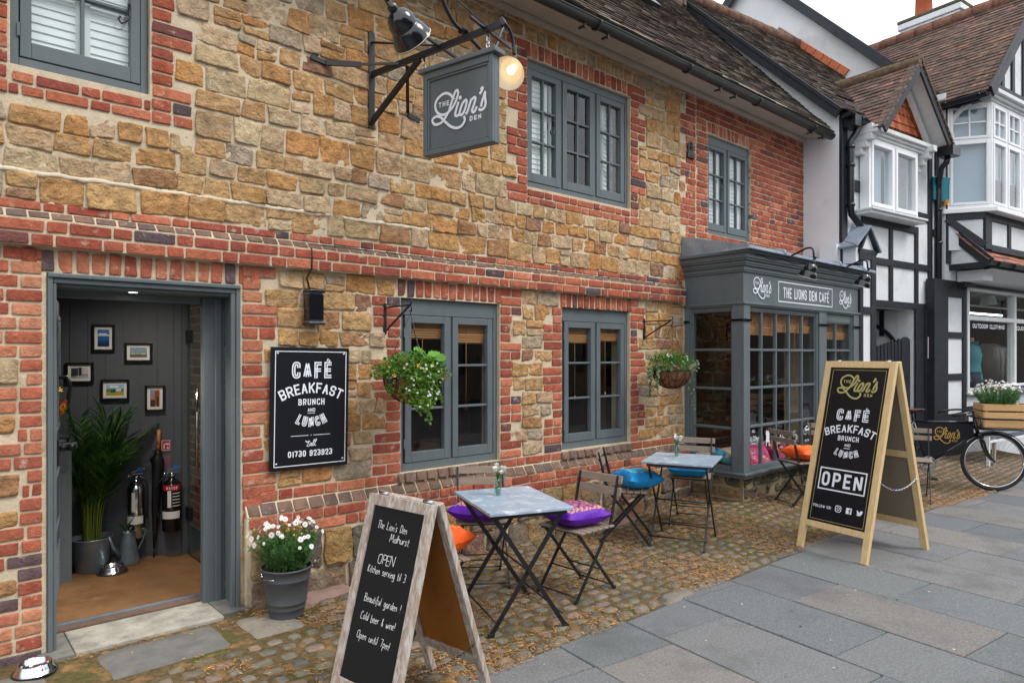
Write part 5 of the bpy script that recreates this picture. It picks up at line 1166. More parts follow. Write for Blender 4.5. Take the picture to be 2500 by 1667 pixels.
# ------------------------------------------------------------------ shop house with the white bay
h3 = thing('half_timbered_shop', 'tall half timbered shop house with a big tiled gable and white bay window', 'shop', hw(2.66, .12, -.12), HR)
def L3(mb, name, m, bevel=0, par=None):     # build in the shared local frame of the two houses
    for i, q in enumerate(mb.v): mb.v[i] = tuple(hw(q[0], -q[1], q[2]))
    return mb.build(name, m, par or h3, bevel=bevel, world=True)
w = MB(); holed(w, lambda u, o, z: (u, -.12 - o, z), 2.665, 9, -.3, 5.5, [(3.32, 8.6, 1.06, 2.66), (3.02, 6.0, 3.75, 5.4)], 0, .12); vb(w, 2.65, 2.67, -3, .119, -.3, 5.6); L3(w, 'rendered_front', mRough)
X3 = 12.0
w = MB(); P = [(3.6, -.3), (3.6, 5.6), (6.75, 8.86), (9.9, 5.6), (9.9, -.3)]
w.prism(P, lambda a, b: (X3, a, b), lambda a, b: (X3 + .15, a, b)); w.build('gable_end_wall', mRender, h3, world=True)
t = MB()
for u0, u1, z0, z1 in ((2.24, 2.68, -.2, 2.75), (3.19, 3.31, -.2, 2.75), (2.68, 3.19, 2.50, 2.75), (2.68, 3.19, 1.87, 1.965), (2.68, 3.19, 1.225, 1.325), (2.68, 3.19, -.2, .71)): vb(t, u0, u1, -.02 if u0 > 2.3 else .02, .145 + random.uniform(0, .004), z0, z1)
vb(t, 3.31, 8.6, .02, .144, .72, .80); vb(t, 2.66, 2.78, -.2, .146, 3.0, 5.4)
L3(t, 'timber_frame', mBlackTimber, .006)
# shop window
f = MB(); ring(f, 3.315, 8.6, 1.02, 2.68, .06, -.16, -.05, .05, .06); f.box(5.10, 5.19, -.16, -.05, 1.08, 2.63); f.box(6.9, 6.99, -.16, -.05, 1.08, 2.63); f.box(3.375, 5.10, -.158, -.05, 2.165, 2.235); f.box(5.19, 6.9, -.158, -.05, 2.165, 2.235); f.box(3.30, 8.6, -.20, -.05, .985, 1.02); f.box(3.375, 3.42, -.145, -.05, 1.08, 2.63)
sw = L3(f, 'shop_window', mWhiteOld, .006)
g = MB(); g.poly([(3.37, -.1, 1.06), (8.55, -.1, 1.06), (8.55, -.1, 2.64), (3.37, -.1, 2.64)]); L3(g, 'pane', mGlass, 0, sw)
ink = Ink(None, 0); ink.mb.M = plane(hw(0, .104, 0), hU, (0, 0, 1)); ink.text('OUTDOOR CLOTHING', 3.62, 4.82, 2.045, .072, .015, gap=.012); ink.text('EQUESTRIAN', 5.30, 6.1, 2.045, .072, .015, gap=.012)
ink.mb.build('lettering', mWhite, sw, world=True)
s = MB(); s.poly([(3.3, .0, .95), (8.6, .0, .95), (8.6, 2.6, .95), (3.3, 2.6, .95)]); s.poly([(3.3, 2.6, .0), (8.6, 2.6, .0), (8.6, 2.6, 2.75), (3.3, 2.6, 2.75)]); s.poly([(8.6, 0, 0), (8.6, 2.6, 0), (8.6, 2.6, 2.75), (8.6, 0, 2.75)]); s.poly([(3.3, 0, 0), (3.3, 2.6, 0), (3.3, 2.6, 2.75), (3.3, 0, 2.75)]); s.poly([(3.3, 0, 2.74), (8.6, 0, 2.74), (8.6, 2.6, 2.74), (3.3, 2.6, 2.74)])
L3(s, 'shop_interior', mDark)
s = MB(); s.tube([(4.7, .9, 2.42), (7.5, .9, 2.42)], .018, 8); L3(s, 'strip_light', mTube)
s = MB(); s.lathe([(.14, 0), (.10, .12), (.09, .16)], 16, (5.15, .25, 2.5)); s.box(3.4, 8, .32, .35, 2.46, 2.49); L3(s, 'ceiling_lamp', mWhiteOld)
# mannequin and clothes in the window
m = thing('shop_mannequin', 'headless shop mannequin in a teal shirt behind the shop glass', 'mannequin', hw(4.55, -.28, .95), HR)
b = MB(); b.smooth = True
def body(mb, secs, n=20, o=(0, 0)):
    rings = []
    for z, rx, ry, cx, cy in secs: rings.append([mb.p(cx + o[0] + rx * cos(2 * pi * k / n) * (1 + .02 * nz(k * .9, z * 9)), cy + o[1] + ry * sin(2 * pi * k / n) * (1 + .05 * nz(k * .9, z * 9, 2)), z) for k in range(n)])
    for a, c in zip(rings, rings[1:]):
        for k in range(n): mb.face((a[k], a[(k + 1) % n], c[(k + 1) % n], c[k]))
    mb.face(rings[-1]); mb.face(rings[0][::-1])
body(b, [(.36, .185, .13, 0, 0), (.40, .18, .13, 0, 0), (.47, .15, .115, 0, 0), (.56, .165, .125, 0, -.01), (.66, .185, .135, 0, -.015), (.74, .19, .12, 0, 0), (.80, .185, .10, 0, .005), (.845, .13, .08, 0, .01), (.865, .075, .07, 0, .01), (.89, .065, .06, 0, .01)])
for sg in (-1, 1): b.tube([(sg * .17, 0, .80), (sg * .215, .0, .74), (sg * .235, .01, .55), (sg * .24, -.0, .42), (sg * .235, -.04, .25), (sg * .23, -.05, .2)], [.055, .062, .055, .05, .042, .04], 12)
b.tube([(-.07, -.06, .885), (0, -.085, .845), (.07, -.06, .885)], [.02, .012, .02], 8)
b.build('shirt', mTealCloth, m)
b = MB(); b.lathe([(.052, .84), (.045, .9), (.042, .96), (.001, .965)], 14, (0, .01, 0)); b.build('neck', mSkin, m)
b = MB(); b.smooth = True; body(b, [(0, .12, .1, 0, 0), (.2, .16, .12, 0, 0), (.36, .175, .125, 0, 0)]); b.build('trousers', pmat('navy cloth', lin(34, 40, 66), rough=.8, var=.1), m)
for i, (u, c, lbl) in enumerate(((5.30, lin(120, 112, 106), 'grey'), (5.40, lin(98, 92, 96), ''), (5.5, lin(146, 138, 124), ''), (5.6, lin(88, 84, 88), ''), (5.7, lin(70, 74, 90), ''))):
    t = MB(); t.smooth = True; t.col = c; body(t, [(0, .03, .2, 0, 0), (.4, .035, .22, 0, 0), (.6, .04, .2, 0, 0), (.68, .02, .1, 0, 0), (.7, .01, .03, 0, 0)], 14)
    tag(t.build('hanging_garment', mPrint), 'grey jackets hanging in a row on a rail inside the shop window', 'jacket', 'jackets on the shop rail').location = hw(u, -.35, 1.12); 
t = MB(); t.smooth = True; t.col = lin(24, 60, 92); body(t, [(0, .14, .09, 0, 0), (.45, .17, .1, 0, 0), (.62, .16, .09, 0, 0), (.7, .06, .06, 0, 0)], 16); tag(t.build('hanging_garment', mPrint), 'dark blue jacket hanging behind the shop mannequin', 'jacket').location = hw(4.98, -.55, 1.1)
# pent roof over the shop window
PR0 = (2.75, -.06, 3.72); PR1 = (2.75, .66, 2.99)
S3 = Vector((0, .72, .73))
t = MB(); tiles(t, (2.74, -.66, 3.0), (1, 0, 0), S3, 6, S3.length, None, [(lin(166, 116, 98), 4), (lin(150, 104, 90), 3), (lin(136, 98, 88), 2)], ex=.11); L3(t, 'pent_roof', mTile)
t = MB(); t.poly([(2.8, .06, 2.97), (2.8, -.62, 2.97), (2.8, .06, 3.70)]); t.poly([(2.8, .06, 2.96), (2.8, -.64, 2.96), (9, -.64, 2.96), (9, .06, 2.96)]); L3(t, 'pent_cheek', mRough)
t = MB(); t.bar((2.785, .04, 3.68), (2.785, -.66, 2.965), .035, .16, (0, 0, 1)); t.box(2.76, 2.8, -.60, .05, 2.90, 2.99); t.box(2.8, 8.5, -.665, -.645, 2.90, 3.0); L3(t, 'pent_timber', mBlackTimber, .005)
t = MB(); gutter(t, (2.6, -.70, 2.975), (8.5, -.70, 2.975), .055, .55); L3(t, 'gutter', mPlastic)
t = MB(); t.smooth = True
for k in range(8):
    a, b = k / 8, (k + 1) / 8; g0 = lambda q: (-.62 + .47 * q, 2.90 - .16 * q * q)
    t.poly([(3.0, g0(a)[0], g0(a)[1]), (8.5, g0(a)[0], g0(a)[1]), (8.5, g0(b)[0], g0(b)[1]), (3.0, g0(b)[0], g0(b)[1])])
t.box(2.98, 3.3, -.5, -.145, 2.74, 2.9); L3(t, 'coved_fascia', mRender)
t = MB(); t.tube([(3.1, -.2, 2.70), (8.5, -.2, 2.70)], .022, 8); t.box(3.0, 3.4, -.24, -.15, 2.67, 2.73); L3(t, 'blind_rail', mIron)
# jetty under the bay and the bay window itself
t = MB(); vb(t, 2.95, 6.2, .0, .52, 3.2, 3.75); t.hexa([(2.66, -.1, 3.2), (2.96, -.52, 3.2), (2.96, .1, 3.2), (2.66, .1, 3.2)], [(2.66, -.1, 3.75), (2.96, -.52, 3.75), (2.96, .1, 3.75), (2.66, .1, 3.75)]); L3(t, 'jetty', mRough)
t = MB()
for u0, u1, z0, z1 in ((2.95, 3.17, 3.2, 3.75), (3.17, 6.2, 3.64, 3.75), (3.17, 6.2, 3.18, 3.28), (3.78, 3.88, 3.28, 3.64), (4.5, 4.6, 3.28, 3.64)): vb(t, u0, u1, .5, .545, z0, z1)
t.bar((2.66, -.13, 3.70), (2.955, -.53, 3.70), .03, .1); t.bar((2.66, -.13, 3.68), (2.955, -.53, 3.25), .03, .1)
L3(t, 'jetty_timber', mBlackTimber, .005)
# bay: left facet from (2.66,.14) to (3.0,.6), front at v .6
bt = MB(); bg_ = MB(); bl = MB()
def facet(p0, p1, cols, split=4.84, z0=3.82, z1=5.40, small=True):
    a, b = Vector((p0[0], -p0[1], 0)), Vector((p1[0], -p1[1], 0)); d = (b - a).normalized(); L = (b - a).length; M = plane(a, d, (0, 0, 1)); bt.M = M; bg_.M = M; bl.M = M
    bt.box(0, L, z0, z0 + .05, -.06, .0); bt.box(0, L, z1 - .05, z1, -.06, .0)
    for k in range(cols + 1): x = L * k / cols; w_ = .035; bt.box(max(0, x - w_), min(L, x + w_), z0 + .05, z1 - .05, -.06, .001)
    for k in range(cols):
        xa, xb = L * k / cols + .035, L * (k + 1) / cols - .035
        for za, zb in ((z0 + .05, split - .02), (split + .02, z1 - .05)):
            for q in ((xa, xa + .04, za, zb), (xb - .04, xb, za, zb), (xa + .04, xb - .04, za, za + .04), (xa + .04, xb - .04, zb - .04, zb)): bt.box(q[0], q[1], q[2], q[3], -.045, .014)
        bt.box(xa, xb, split - .02, split + .02, -.05, .005)
        xm = (xa + xb) / 2; zm = (split + .02 + z1 - .05) / 2; bt.box(xm - .012, xm + .012, split + .06, z1 - .09, -.03, .004); bt.box(xa + .04, xm - .012, zm - .012, zm + .012, -.03, .004); bt.box(xm + .012, xb - .04, zm - .012, zm + .012, -.03, .004)
        bg_.poly([(xa, z0 + .06, -.02), (xb, z0 + .06, -.02), (xb, z1 - .06, -.02), (xa, z1 - .06, -.02)])
        bl.poly([(xa, z0 + (.13 if cols == 1 else .5), -.1), (xb, z0 + (.13 if cols == 1 else .5), -.1), (xb, z1 - .06, -.1), (xa, z1 - .06, -.1)])
        bl.box(xa, xb, z0 + (.11 if cols == 1 else .48), z0 + (.14 if cols == 1 else .51), -.105, -.09)
facet((2.66, .14), (3.02, .6), 1); facet((3.02, .6), (6.2, .6), 6)
for q in (bt, bg_, bl): q.M = None
bo = L3(bt, 'bay_window', mWhiteFrame, .006); L3(bg_, 'pane', mGlassUp, 0, bo); L3(bl, 'roller_blind', mBlind, 0, bo)
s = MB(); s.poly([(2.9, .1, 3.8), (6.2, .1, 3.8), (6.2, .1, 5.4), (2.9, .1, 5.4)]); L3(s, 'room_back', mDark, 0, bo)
s = MB(); s.hexa([(2.60, -.12, 3.75), (3.0, -.68, 3.75), (3.0, 0, 3.75), (2.6, 0, 3.75)], [(2.60, -.12, 3.82), (3.0, -.68, 3.82), (3.0, 0, 3.82), (2.6, 0, 3.82)]); s.box(3.0, 6.3, -.68, 0, 3.75, 3.82); L3(s, 'bay_sill', mWhiteFrame, .008, bo)
s = MB()
for k, (z0, z1, e) in enumerate(((5.40, 5.44, .62), (5.44, 5.49, .66), (5.49, 5.55, .71))): vb(s, 2.95, 6.3, 0, e, z0, z1)
for k in range(6):      # curved bracket under the eaves
    a0, a1 = k / 6 * pi / 2, (k + 1) / 6 * pi / 2; s.bar((2.72, -.14 - .42 * (1 - cos(a0)), 4.95 + .44 * sin(a0)), (2.72, -.14 - .42 * (1 - cos(a1)), 4.95 + .44 * sin(a1)), .05, .06)
s.box(2.68, 2.76, -.2, -.12, 4.82, 4.98); s.box(2.68, 2.76, -.24, -.12, 4.76, 4.82); L3(s, 'eaves_moulding', mWhiteOld, .006)
# big front gable
GA = (4.43, 7.42); GE = (2.62, 5.42); gvf = .74
w = MB(); w.prism([(2.72, 5.5), (6.2, 5.5), (GA[0], 7.35)], lambda a, b: (a, -.60, b), lambda a, b: (a, -.2, b)); L3(w, 'gable_wall', mRough)
t = MB(); vb(t, 2.8, 6.1, .58, .635, 5.52, 5.68)
for u in (3.02, 3.30, 3.68, 4.1, 4.55, 5.0, 5.4): vb(t, u, u + .10, .58, .63, 5.68, 5.5 + 1.02 * (u - 2.72) if u < 4.4 else 5.5 + 1.02 * (6.1 - u))
L3(t, 'gable_timber', mBlackTimber, .005)
t = MB(); t.bar((GE[0] - .02, -gvf - .01, GE[1] - .01), (GA[0], -gvf - .01, GA[1] - .08), .035, .17, (0, 0, 1)); t.bar((6.26, -gvf - .01, GE[1] - .01), (GA[0], -gvf - .01, GA[1] - .08), .035, .17, (0, 0, 1)); L3(t, 'bargeboard', mBlackTimber, .006)
t = MB(); s_ = Vector((GA[0] - GE[0], 0, GA[1] - GE[1])); tiles(t, (GE[0], -gvf - .03, GE[1] + .03), (0, 1, 0), s_, 4.6, s_.length, None, TILER, ex=.092); s_ = Vector((GA[0] - 6.24, 0, GA[1] - GE[1])); tiles(t, (6.24, 3.8, GE[1] + .03), (0, -1, 0), s_, 4.6, s_.length, None, TILER, ex=.092)
rf = L3(t, 'roof', mTile)
t = MB(); t.poly([(GE[0], -gvf, GE[1]), (GA[0], -gvf, GA[1]), (GA[0], 4, GA[1]), (GE[0], 4, GE[1])]); t.poly([(6.24, -gvf, GE[1]), (GA[0], -gvf, GA[1]), (GA[0], 4, GA[1]), (6.24, 4, GE[1])]); vb(t, GE[0] + .02, 2.75, -.1, .58, 5.34, 5.42); L3(t, 'roof_deck', mBlackTimber)
t = MB(); k = -.74
while k < 3.6: t.tube([(GA[0], k, GA[1] + .03), (GA[0], k + .3, GA[1] + .03)], [.10, .112], 10); k += .31
t.c = [lin(136, 100, 86)] * len(t.c); L3(t, 'ridge_tiles', mTile, 0, rf)
t = MB(); gutter(t, (2.56, .12, 5.40), (2.56, -.72, 5.40), .06, .45); L3(t, 'gutter', mPlastic)
# side-facing main roof behind
S4 = Vector((0, 3.15, 3.26)); t = MB(); o4 = Vector((X3 - .12, 3.58, 5.66)); tiles(t, o4, (1, 0, 0), S4, 5.2, S4.length, lambda u, s: True, TILE, ex=.09); t.build('roof', mTile, h3, world=True)
t = MB(); n4 = Vector((0, -S4.z, S4.y)).normalized(); t.poly([o4 - n4 * .015, o4 + Vector((6, 0, 0)) - n4 * .015, o4 + S4 + Vector((6, 0, 0)) - n4 * .015, o4 + S4 - n4 * .015]); t.poly([o4 + S4 - n4 * .015, o4 + S4 + Vector((6, 0, 0)) - n4 * .015, o4 + Vector((6, 6.3, 0)), o4 + Vector((0, 6.3, 0))]); t.build('roof_deck', mDark, h3, world=True)
t = MB(); bS = Vector((0, -3.15, 3.26))
t.bar(o4 + Vector((-.02, 0, -.07)), o4 + S4 + Vector((-.02, 0, -.07)), .04, .15, n4); t.bar(o4 + Vector((-.02, 6.3, -.10)), o4 + S4 + Vector((-.02, 0, -.07)), .04, .17, (0, .7, .7)); t.build('verge_board', mBlackTimber, h3, bevel=.006, world=True)
t = MB(); ff = Vector((X3 - .02, 4.954, 6.37)); 
for k in range(9):
    a = ff + Vector((0, 1.25, 1.17)) * (k / 9); b = ff + Vector((0, 1.25, 1.17)) * ((k + .93) / 9); t.col = jit(lin(200, 112, 76) if k < 7 else lin(140, 110, 96), .1); t.bar(a + Vector((0, 0, .05)), b + Vector((0, 0, .05)), .05, .12, (0, -.7, .7))
t.build('flashing_tiles', mOrangeTile, h3, world=True)
# chimney
ch = MB(); C = Vector((17.32, 4.73, 0)); e1c = hN; e2c = hU
def cbox(mb, d0, z0, z1):
    q = [C + e2c * (-d0) - e1c * d0, C + e2c * (.85 + d0) - e1c * d0, C + e2c * (.85 + d0) + e1c * (1.36 + d0), C - e2c * d0 + e1c * (1.36 + d0)]
    mb.hexa([(p.x, p.y, z0) for p in q], [(p.x, p.y, z1) for p in q])
cbox(ch, -.14, 6.0, 9.12); cbox(ch, -.10, 9.12, 9.17); cbox(ch, -.05, 9.17, 9.25); cbox(ch, 0, 9.25, 9.38); co = ch.build('chimney', mRough, h3, bevel=.01, world=True)
ch = MB(); cbox(ch, .01, 9.38, 9.47); ch.c = [lin(92, 92, 72)] * len(ch.c); ch.build('chimney_flaunching', mTile, co, bevel=.03, world=True)
for k in (.95,):
    ch = MB(); p = C + e2c * .4 + e1c * k; ch.lathe([(.19, 9.44), (.17, 10.0), (.2, 10.02), (.2, 10.1), (.14, 10.12)], 18, (p.x, p.y, 0)); ch.build('chimney_pot', mTerra, co, world=True)
# poster stand before the shop window
s = thing('poster_stand', 'white framed advertising board on legs below the shop window behind the bicycle', 'poster stand', hw(2.55, .72, -.12), HR)
b = MB(); ring(b, 0, 2.1, .46, 1.30, .035, -.02, .02); b.box(.0, .035, -.02, .02, 0, .46); b.box(2.065, 2.1, -.02, .02, 0, .46); b.build('frame', mWhiteFrame, s, bevel=.004)
for q_ in (.3, 1.7): b = MB(); b.box(q_, q_ + .04, .02, .06, 0, .7); b.build('rear_leg', mOldWood, s)
b = MB()
def pr(u0, u1, z0, z1, c, d=0): b.col = c; b.poly([(u0, -.006 - d, z0), (u1, -.006 - d, z0), (u1, -.006 - d, z1), (u0, -.006 - d, z1)])
pr(.035, 2.065, .495, 1.265, lin(150, 160, 170)); pr(.035, 2.065, 1.12, 1.265, lin(88, 96, 108), .002); pr(.035, 2.065, .495, .56, lin(90, 100, 110), .002)
for k in range(12): pr(.35 + k * .12, .35 + k * .12 + .07, .6, .70 + random.random() * .05, random.choice((lin(40, 140, 170), lin(200, 70, 120), lin(90, 180, 200), lin(230, 230, 235))), .003)
pr(.6, .75, .95, 1.08, lin(226, 130, 60), .003); pr(.78, .9, .9, .97, lin(110, 190, 70), .003); pr(.1, .28, .78, 1.05, lin(190, 170, 160), .003); pr(1.1, 1.6, .9, 1.08, lin(180, 186, 196), .003)
b.build('print', mPrint, s)
ink = Ink(plane((0, -.012, 0), (1, 0, 0), (0, 0, 1))); ink.text('e today with', .42, 1.0, 1.205, .045, .008, font={**GL, **HW}, gap=.006) ; ink.text('Essentials Range', .30, 1.02, 1.14, .05, .009, font={**GL, **HW}, gap=.006); ink.frame(.15, .21, .505, .55, .006); ink.build('lettering', mWhite, s)

# ------------------------------------------------------------------ the other side of the street, seen only in the glass
def far_house(x0, x1, h, col, name, label):
    b = thing('terrace_house', label, 'house', ((x0 + x1) / 2, -12, -.12)); cx = (x0 + x1) / 2; hw_ = (x1 - x0) / 2; w = MB(); hs = []
    for fl in range(2):
        for k in range(3): u = -hw_ + (x1 - x0) * (k + .5) / 3; hs.append((u - .45, u + .45, .9 + fl * 2.6, 2.3 + fl * 2.6))
    holed(w, lambda u, o, z: (u, o, z), -hw_, hw_, 0, h, hs, 0, .15); w.box(-hw_, hw_, -6, -.2, 0, h); w.build('wall', pmat('far wall', col, rough=.9, var=.15, vs=2), b)
    w = MB(); w.poly([(-hw_, .3, h), (hw_, .3, h), (hw_, -3, h + 2.6), (-hw_, -3, h + 2.6)]); w.poly([(-hw_, -6, h), (hw_, -6, h), (hw_, -3, h + 2.6), (-hw_, -3, h + 2.6)]); w.build('roof', mDark, b)
    w = MB()
    for a, c, d, e in hs: w.poly([(a, -.12, d), (c, -.12, d), (c, -.12, e), (a, -.12, e)])
    w.build('window', mBlackGloss, b)
for i, (a, b, h, c, l) in enumerate(((-8, -1, 5.8, lin(92, 66, 58), 'red brick terrace house across the road, left of the grey one'), (-1, 6, 6.2, lin(104, 98, 92), 'grey rendered terrace house across the road'), (6, 14, 5.6, lin(88, 70, 60), 'brown brick terrace house across the road, right of the grey one'), (14, 24, 6.0, lin(110, 104, 92), 'stone terrace house further right across the road'), (24, 36, 6.4, lin(84, 64, 56), 'long dark brick terrace house across the road'), (36, 52, 6.0, lin(96, 90, 84), 'wide grey house far down the road'), (52, 80, 7.0, lin(80, 66, 58), 'widest brick house at the far end of the road'))): far_house(a, b, h, c, 'terrace_house', l)
# ------------------------------------------------------------------ things fixed to the cafe front
# wall board: local x right along the wall, z up, -y out
WB = thing('menu_board', 'black wall sign with white CAFE BREAKFAST BRUNCH AND LUNCH lettering and a phone number', 'sign', (1.735, YW - .035, .852))
b = MB(); b.hexa([(0, -.012, 0), (.548, -.012, -.006), (.548, .012, -.006), (0, .012, 0)], [(.012, -.012, .806), (.562, -.012, .80), (.562, .012, .80), (.012, .012, .806)]); b.build('panel', mBoard, WB, bevel=.002)
WBM = Matrix(((1, .015, 0, 0), (0, 0, -1, -.0125), (-.011, 1, 0, 0), (0, 0, 0, 1)))
WW, WH = .55, .806
ink = Ink(WBM); ink.frame(.047 * WW, .956 * WW, .033 * WH, .965 * WH, .0052)
cafe_words(ink, WW, WH, dict(cafe=(.25, .76, .119, .256), breakfast=(.118, .89, .29, .377, .068), brunch=(.335, .672, .424, .477), **{'and': (.455, .551, .502, .533)}, lunch=(.285, .725, .575, .659, .042)))
ink.rect(.245 * WW, .471 * WW, .2715 * WH, .2755 * WH); ink.rect(.535 * WW, .753 * WW, .2715 * WH, .2755 * WH); ink.dot(.503 * WW, .2735 * WH, .003)
ink.text('01730 923923', .214 * WW, .783 * WW, .101 * WH, .05 * WH, .009, gap=.006, sp=.55)
cx, cy = .436 * WW, .184 * WH; m = lambda P: [(cx + a * .07, cy + b_ * .035) for a, b_ in P]
ink.ribbon(smoothline(m([(.42, .75), (.36, .98), (.18, .85), (.05, .95), (-.02, 1.05), (.05, .8), (.2, .7), (.3, .95), (.2, .3), (.1, .1), (.2, -.05), (.42, .1), (.55, .45), (.5, .6), (.38, .4), (.42, .1), (.56, .25), (.6, .55), (.56, .1), (.66, .1), (.86, 1.1), (.8, 1.15), (.66, .3), (.74, .05), (.84, .3), (1.06, 1.15), (1.0, 1.2), (.86, .3), (.92, .05), (1.02, .1)])), .0035)
ink.build('lettering', mWhite, WB)
for x, y in ((.075, .947), (.927, .947), (.927, .055), (.075, .055)):
    b = MB(); q = WBM @ Vector((x * WW, y * WH, 0)); b.lathe([(.009, 0), (.0085, .003), (.005, .0045), (.0005, .005)], 14, q, (0, -1, 0)); b.build('screw_cap', mSteel, WB)
# wall light
wl = thing('wall_light', 'black up and down lighter box on the stone wall above the menu board', 'wall light', (2.03, YW - .01, 1.805))
b = MB(); b.box(-.052, .052, -.09, 0, .03, .205); b.box(-.058, .058, -.105, .0, .215, .232); b.box(-.058, .058, -.105, .0, .0, .017); b.build('housing', mBlackGloss, wl, bevel=.004)
b = MB(); b.box(-.045, .045, -.08, -.005, .205, .215); b.box(-.045, .045, -.08, -.005, .017, .03); b.build('lens', mZinc, wl)
b = MB(); b.tube([(2.02, YW - .03, 2.03), (2.0, YW - .015, 2.12), (2.012, YW - .03, 2.16), (2.012, YW - .065, 2.18), (2.015, YW - .066, 2.30), (2.02, YW - .03, 2.335), (2.03, YW - .022, 2.35), (2.2, YW - .02, 2.352), (3.5, YW - .02, 2.346), (5, YW - .02, 2.35), (6.3, YW - .02, 2.346)], .0055, 6)
for k in range(18): x = 2.2 + k * .24; b.box(x - .005, x + .005, YW - .028, YW, 2.342, 2.358)
tag(b.build('power_cable', mIron), 'thin black cable running along the brick string course to the wall light', 'cable')
# iron plaque
pq = thing('fire_mark', 'small round headed black cast iron plaque high on the brick pier', 'plaque', (6.47, YW - .012, 3.80))
b = MB(); n = 14; P = [(-.055, .03), (.055, .03)] + [(.055 * cos(pi * k / n), .10 + .065 * sin(pi * k / n)) for k in range(n + 1)]
b.prism(P, lambda a, c: (a, -.012, c), lambda a, c: (a, .0, c)); b.box(-.07, .07, -.018, 0, -.02, .03)
b.lathe([(.001, .02), (.02, .014), (.028, 0)], 10, (0, -.012, .10), (0, -1, 0)); b.lathe([(.001, .012), (.012, .008), (.014, 0)], 10, (.0, -.012, .14), (0, -1, 0)); b.bar((-.03, -.014, .07), (.03, -.014, .07), .012, .014); b.bar((-.03, -.02, .005), (.03, -.02, .005), .008, .012); b.build('casting', mIron, pq, bevel=.004)
# hanging sign on its iron bracket
SA = Vector((2.49, YW, 3.62)); AD = Vector((.238, -.971, .041)).normalized(); AX = Vector((AD.x, AD.y, 0)).normalized(); AP = Vector((AX.y, -AX.x, 0))
AP = Vector((-AX.y, AX.x, 0))
br_ = thing('sign_bracket', 'black wrought iron bracket holding the hanging sign out from the stone wall', 'bracket', (2.49, YW, 3.24))
b = MB(); b.box(2.468, 2.514, YW - .022, YW, 3.235, 3.92); T = SA + AD * 1.17
b.bar(SA, T, .022, .04); b.bar(T, T + Vector((.01, -.02, .012)), .05, .05)
b.bar((2.485, YW - .02, 3.27), SA + AD * .48 + Vector((0, 0, -.02)), .026, .034); b.bar((2.485, YW - .02, 3.29), (2.455, YW - .05, 3.26), .02, .02)
b.tube([(2.49, YW - .02, 3.85), SA + AD * .62 + Vector((0, 0, .03))], .008, 6)
q = SA + AD * .30; b.bar((2.03, YW - .01, 3.615), (2.14, YW - .02, 3.60), .03, .03); b.bar((2.13, YW - .03, 3.60), (2.34, YW - .14, 3.61), .02, .035); b.bar((2.33, YW - .14, 3.61), q, .01, .018)
b.bar((2.80, YW - .012, 3.40), (2.90, YW - .012, 3.38), .03, .035); b.bar((2.80, YW - .012, 3.42), SA + AD * .34 + Vector((.02, 0, -.02)), .024, .006)
for s_, hlf in ((1.04, .29), (.66, .30)): c = SA + AD * s_ + Vector((0, 0, .024)); b.bar(c - Vector((.96, .24, 0)) * hlf * .55, c + Vector((.96, .24, -.12)) * hlf, .022, .014)
b.tube([SA + AD * 1.05 + Vector((0, 0, .02)), (2.35, YW - .1, 4.7)], .005, 5)
for s_ in (.52, 1.06):
    c = SA + AD * s_; b.tube([c + Vector((0, 0, -.02)), c + Vector((0, 0, -.05))], .008, 6)
b.build('ironwork', mIron, br_, world=True)
SL = Vector((2.61, 3.831, 0)); SRt = Vector((2.748, 3.265, 0)); sdv = (SRt - SL); sl_ = sdv.length; sdv.normalize(); snv = Vector((-sdv.y, sdv.x, 0))
if snv.x > 0: snv = -snv
ps = thing('hanging_sign', 'square grey hanging pub sign with The Lions Den in white script on an iron bracket', 'sign', ((SL + SRt) / 2 + Vector((0, 0, 2.93))))
b = MB(); PM = plane(SL + Vector((0, 0, 2.93)), sdv, (0, 0, 1)); b.M = PM      # x along the sign, y up, z towards the viewer side
H_ = .552
sgn = 1 if (PM.to_3x3() @ Vector((0, 0, 1))).dot(snv) > 0 else -1
b.box(.0, sl_, 0, H_, -.018, .018)
for w0, w1 in ((.018, .036), (-.036, -.018)):
    b.box(0, .035, 0, H_, w0, w1); b.box(sl_ - .035, sl_, 0, H_, w0, w1); b.box(.035, sl_ - .035, 0, .035, w0, w1); b.box(.035, sl_ - .035, H_ - .045, H_, w0, w1)
b.box(-.03, sl_ + .03, H_, H_ + .03, -.055, .055)
b.build('sign_panel', mPaint, ps, bevel=.005, world=True)
b = MB(); b.M = PM
for w0, w1 in ((.018, .030), (-.030, -.018)):
    for k in range(1): b.box(.035, .05, .035, H_ - .045, w0, w1); b.box(sl_ - .05, sl_ - .035, .035, H_ - .045, w0, w1); b.box(.05, sl_ - .05, .035, .05, w0, w1); b.box(.05, sl_ - .05, H_ - .06, H_ - .045, w0, w1)
b.build('inner_moulding', mPaint, ps, bevel=.006, world=True)
ink = Ink(plane(SL + Vector((0, 0, 2.93)) + snv * .018, sdv, (0, 0, 1)) if sgn > 0 else plane(SRt + Vector((0, 0, 2.93)) + snv * .018, -sdv, (0, 0, 1)))
iw = sl_ - .10; ih = H_ - .11; logo(ink, .05 + .05 * iw, .05 + .963 * iw, .05 + .206 * ih, .05 + .766 * ih, .0175); ink.mb.build('lettering', mWhite, ps, world=True)
b = MB(); 
for s_ in (.52, 1.06):
    c = SA + AD * s_; z0 = 2.93 + H_ + .03; 
    for k in range(3): zz = z0 + (c.z - .05 - z0) * (k + .5) / 3; h_ = (c.z - .05 - z0) / 3 * .75; a = k % 2; o = [(cos(t * pi / 6) * .012, sin(t * pi / 6) * h_) for t in range(13)]; b.tube([Vector((c.x, c.y, zz)) + (AX if a else AP) * p + Vector((0, 0, r)) for p, r in o], .0035, 5)
b.build('chain_link', mSteel, ps, world=True)
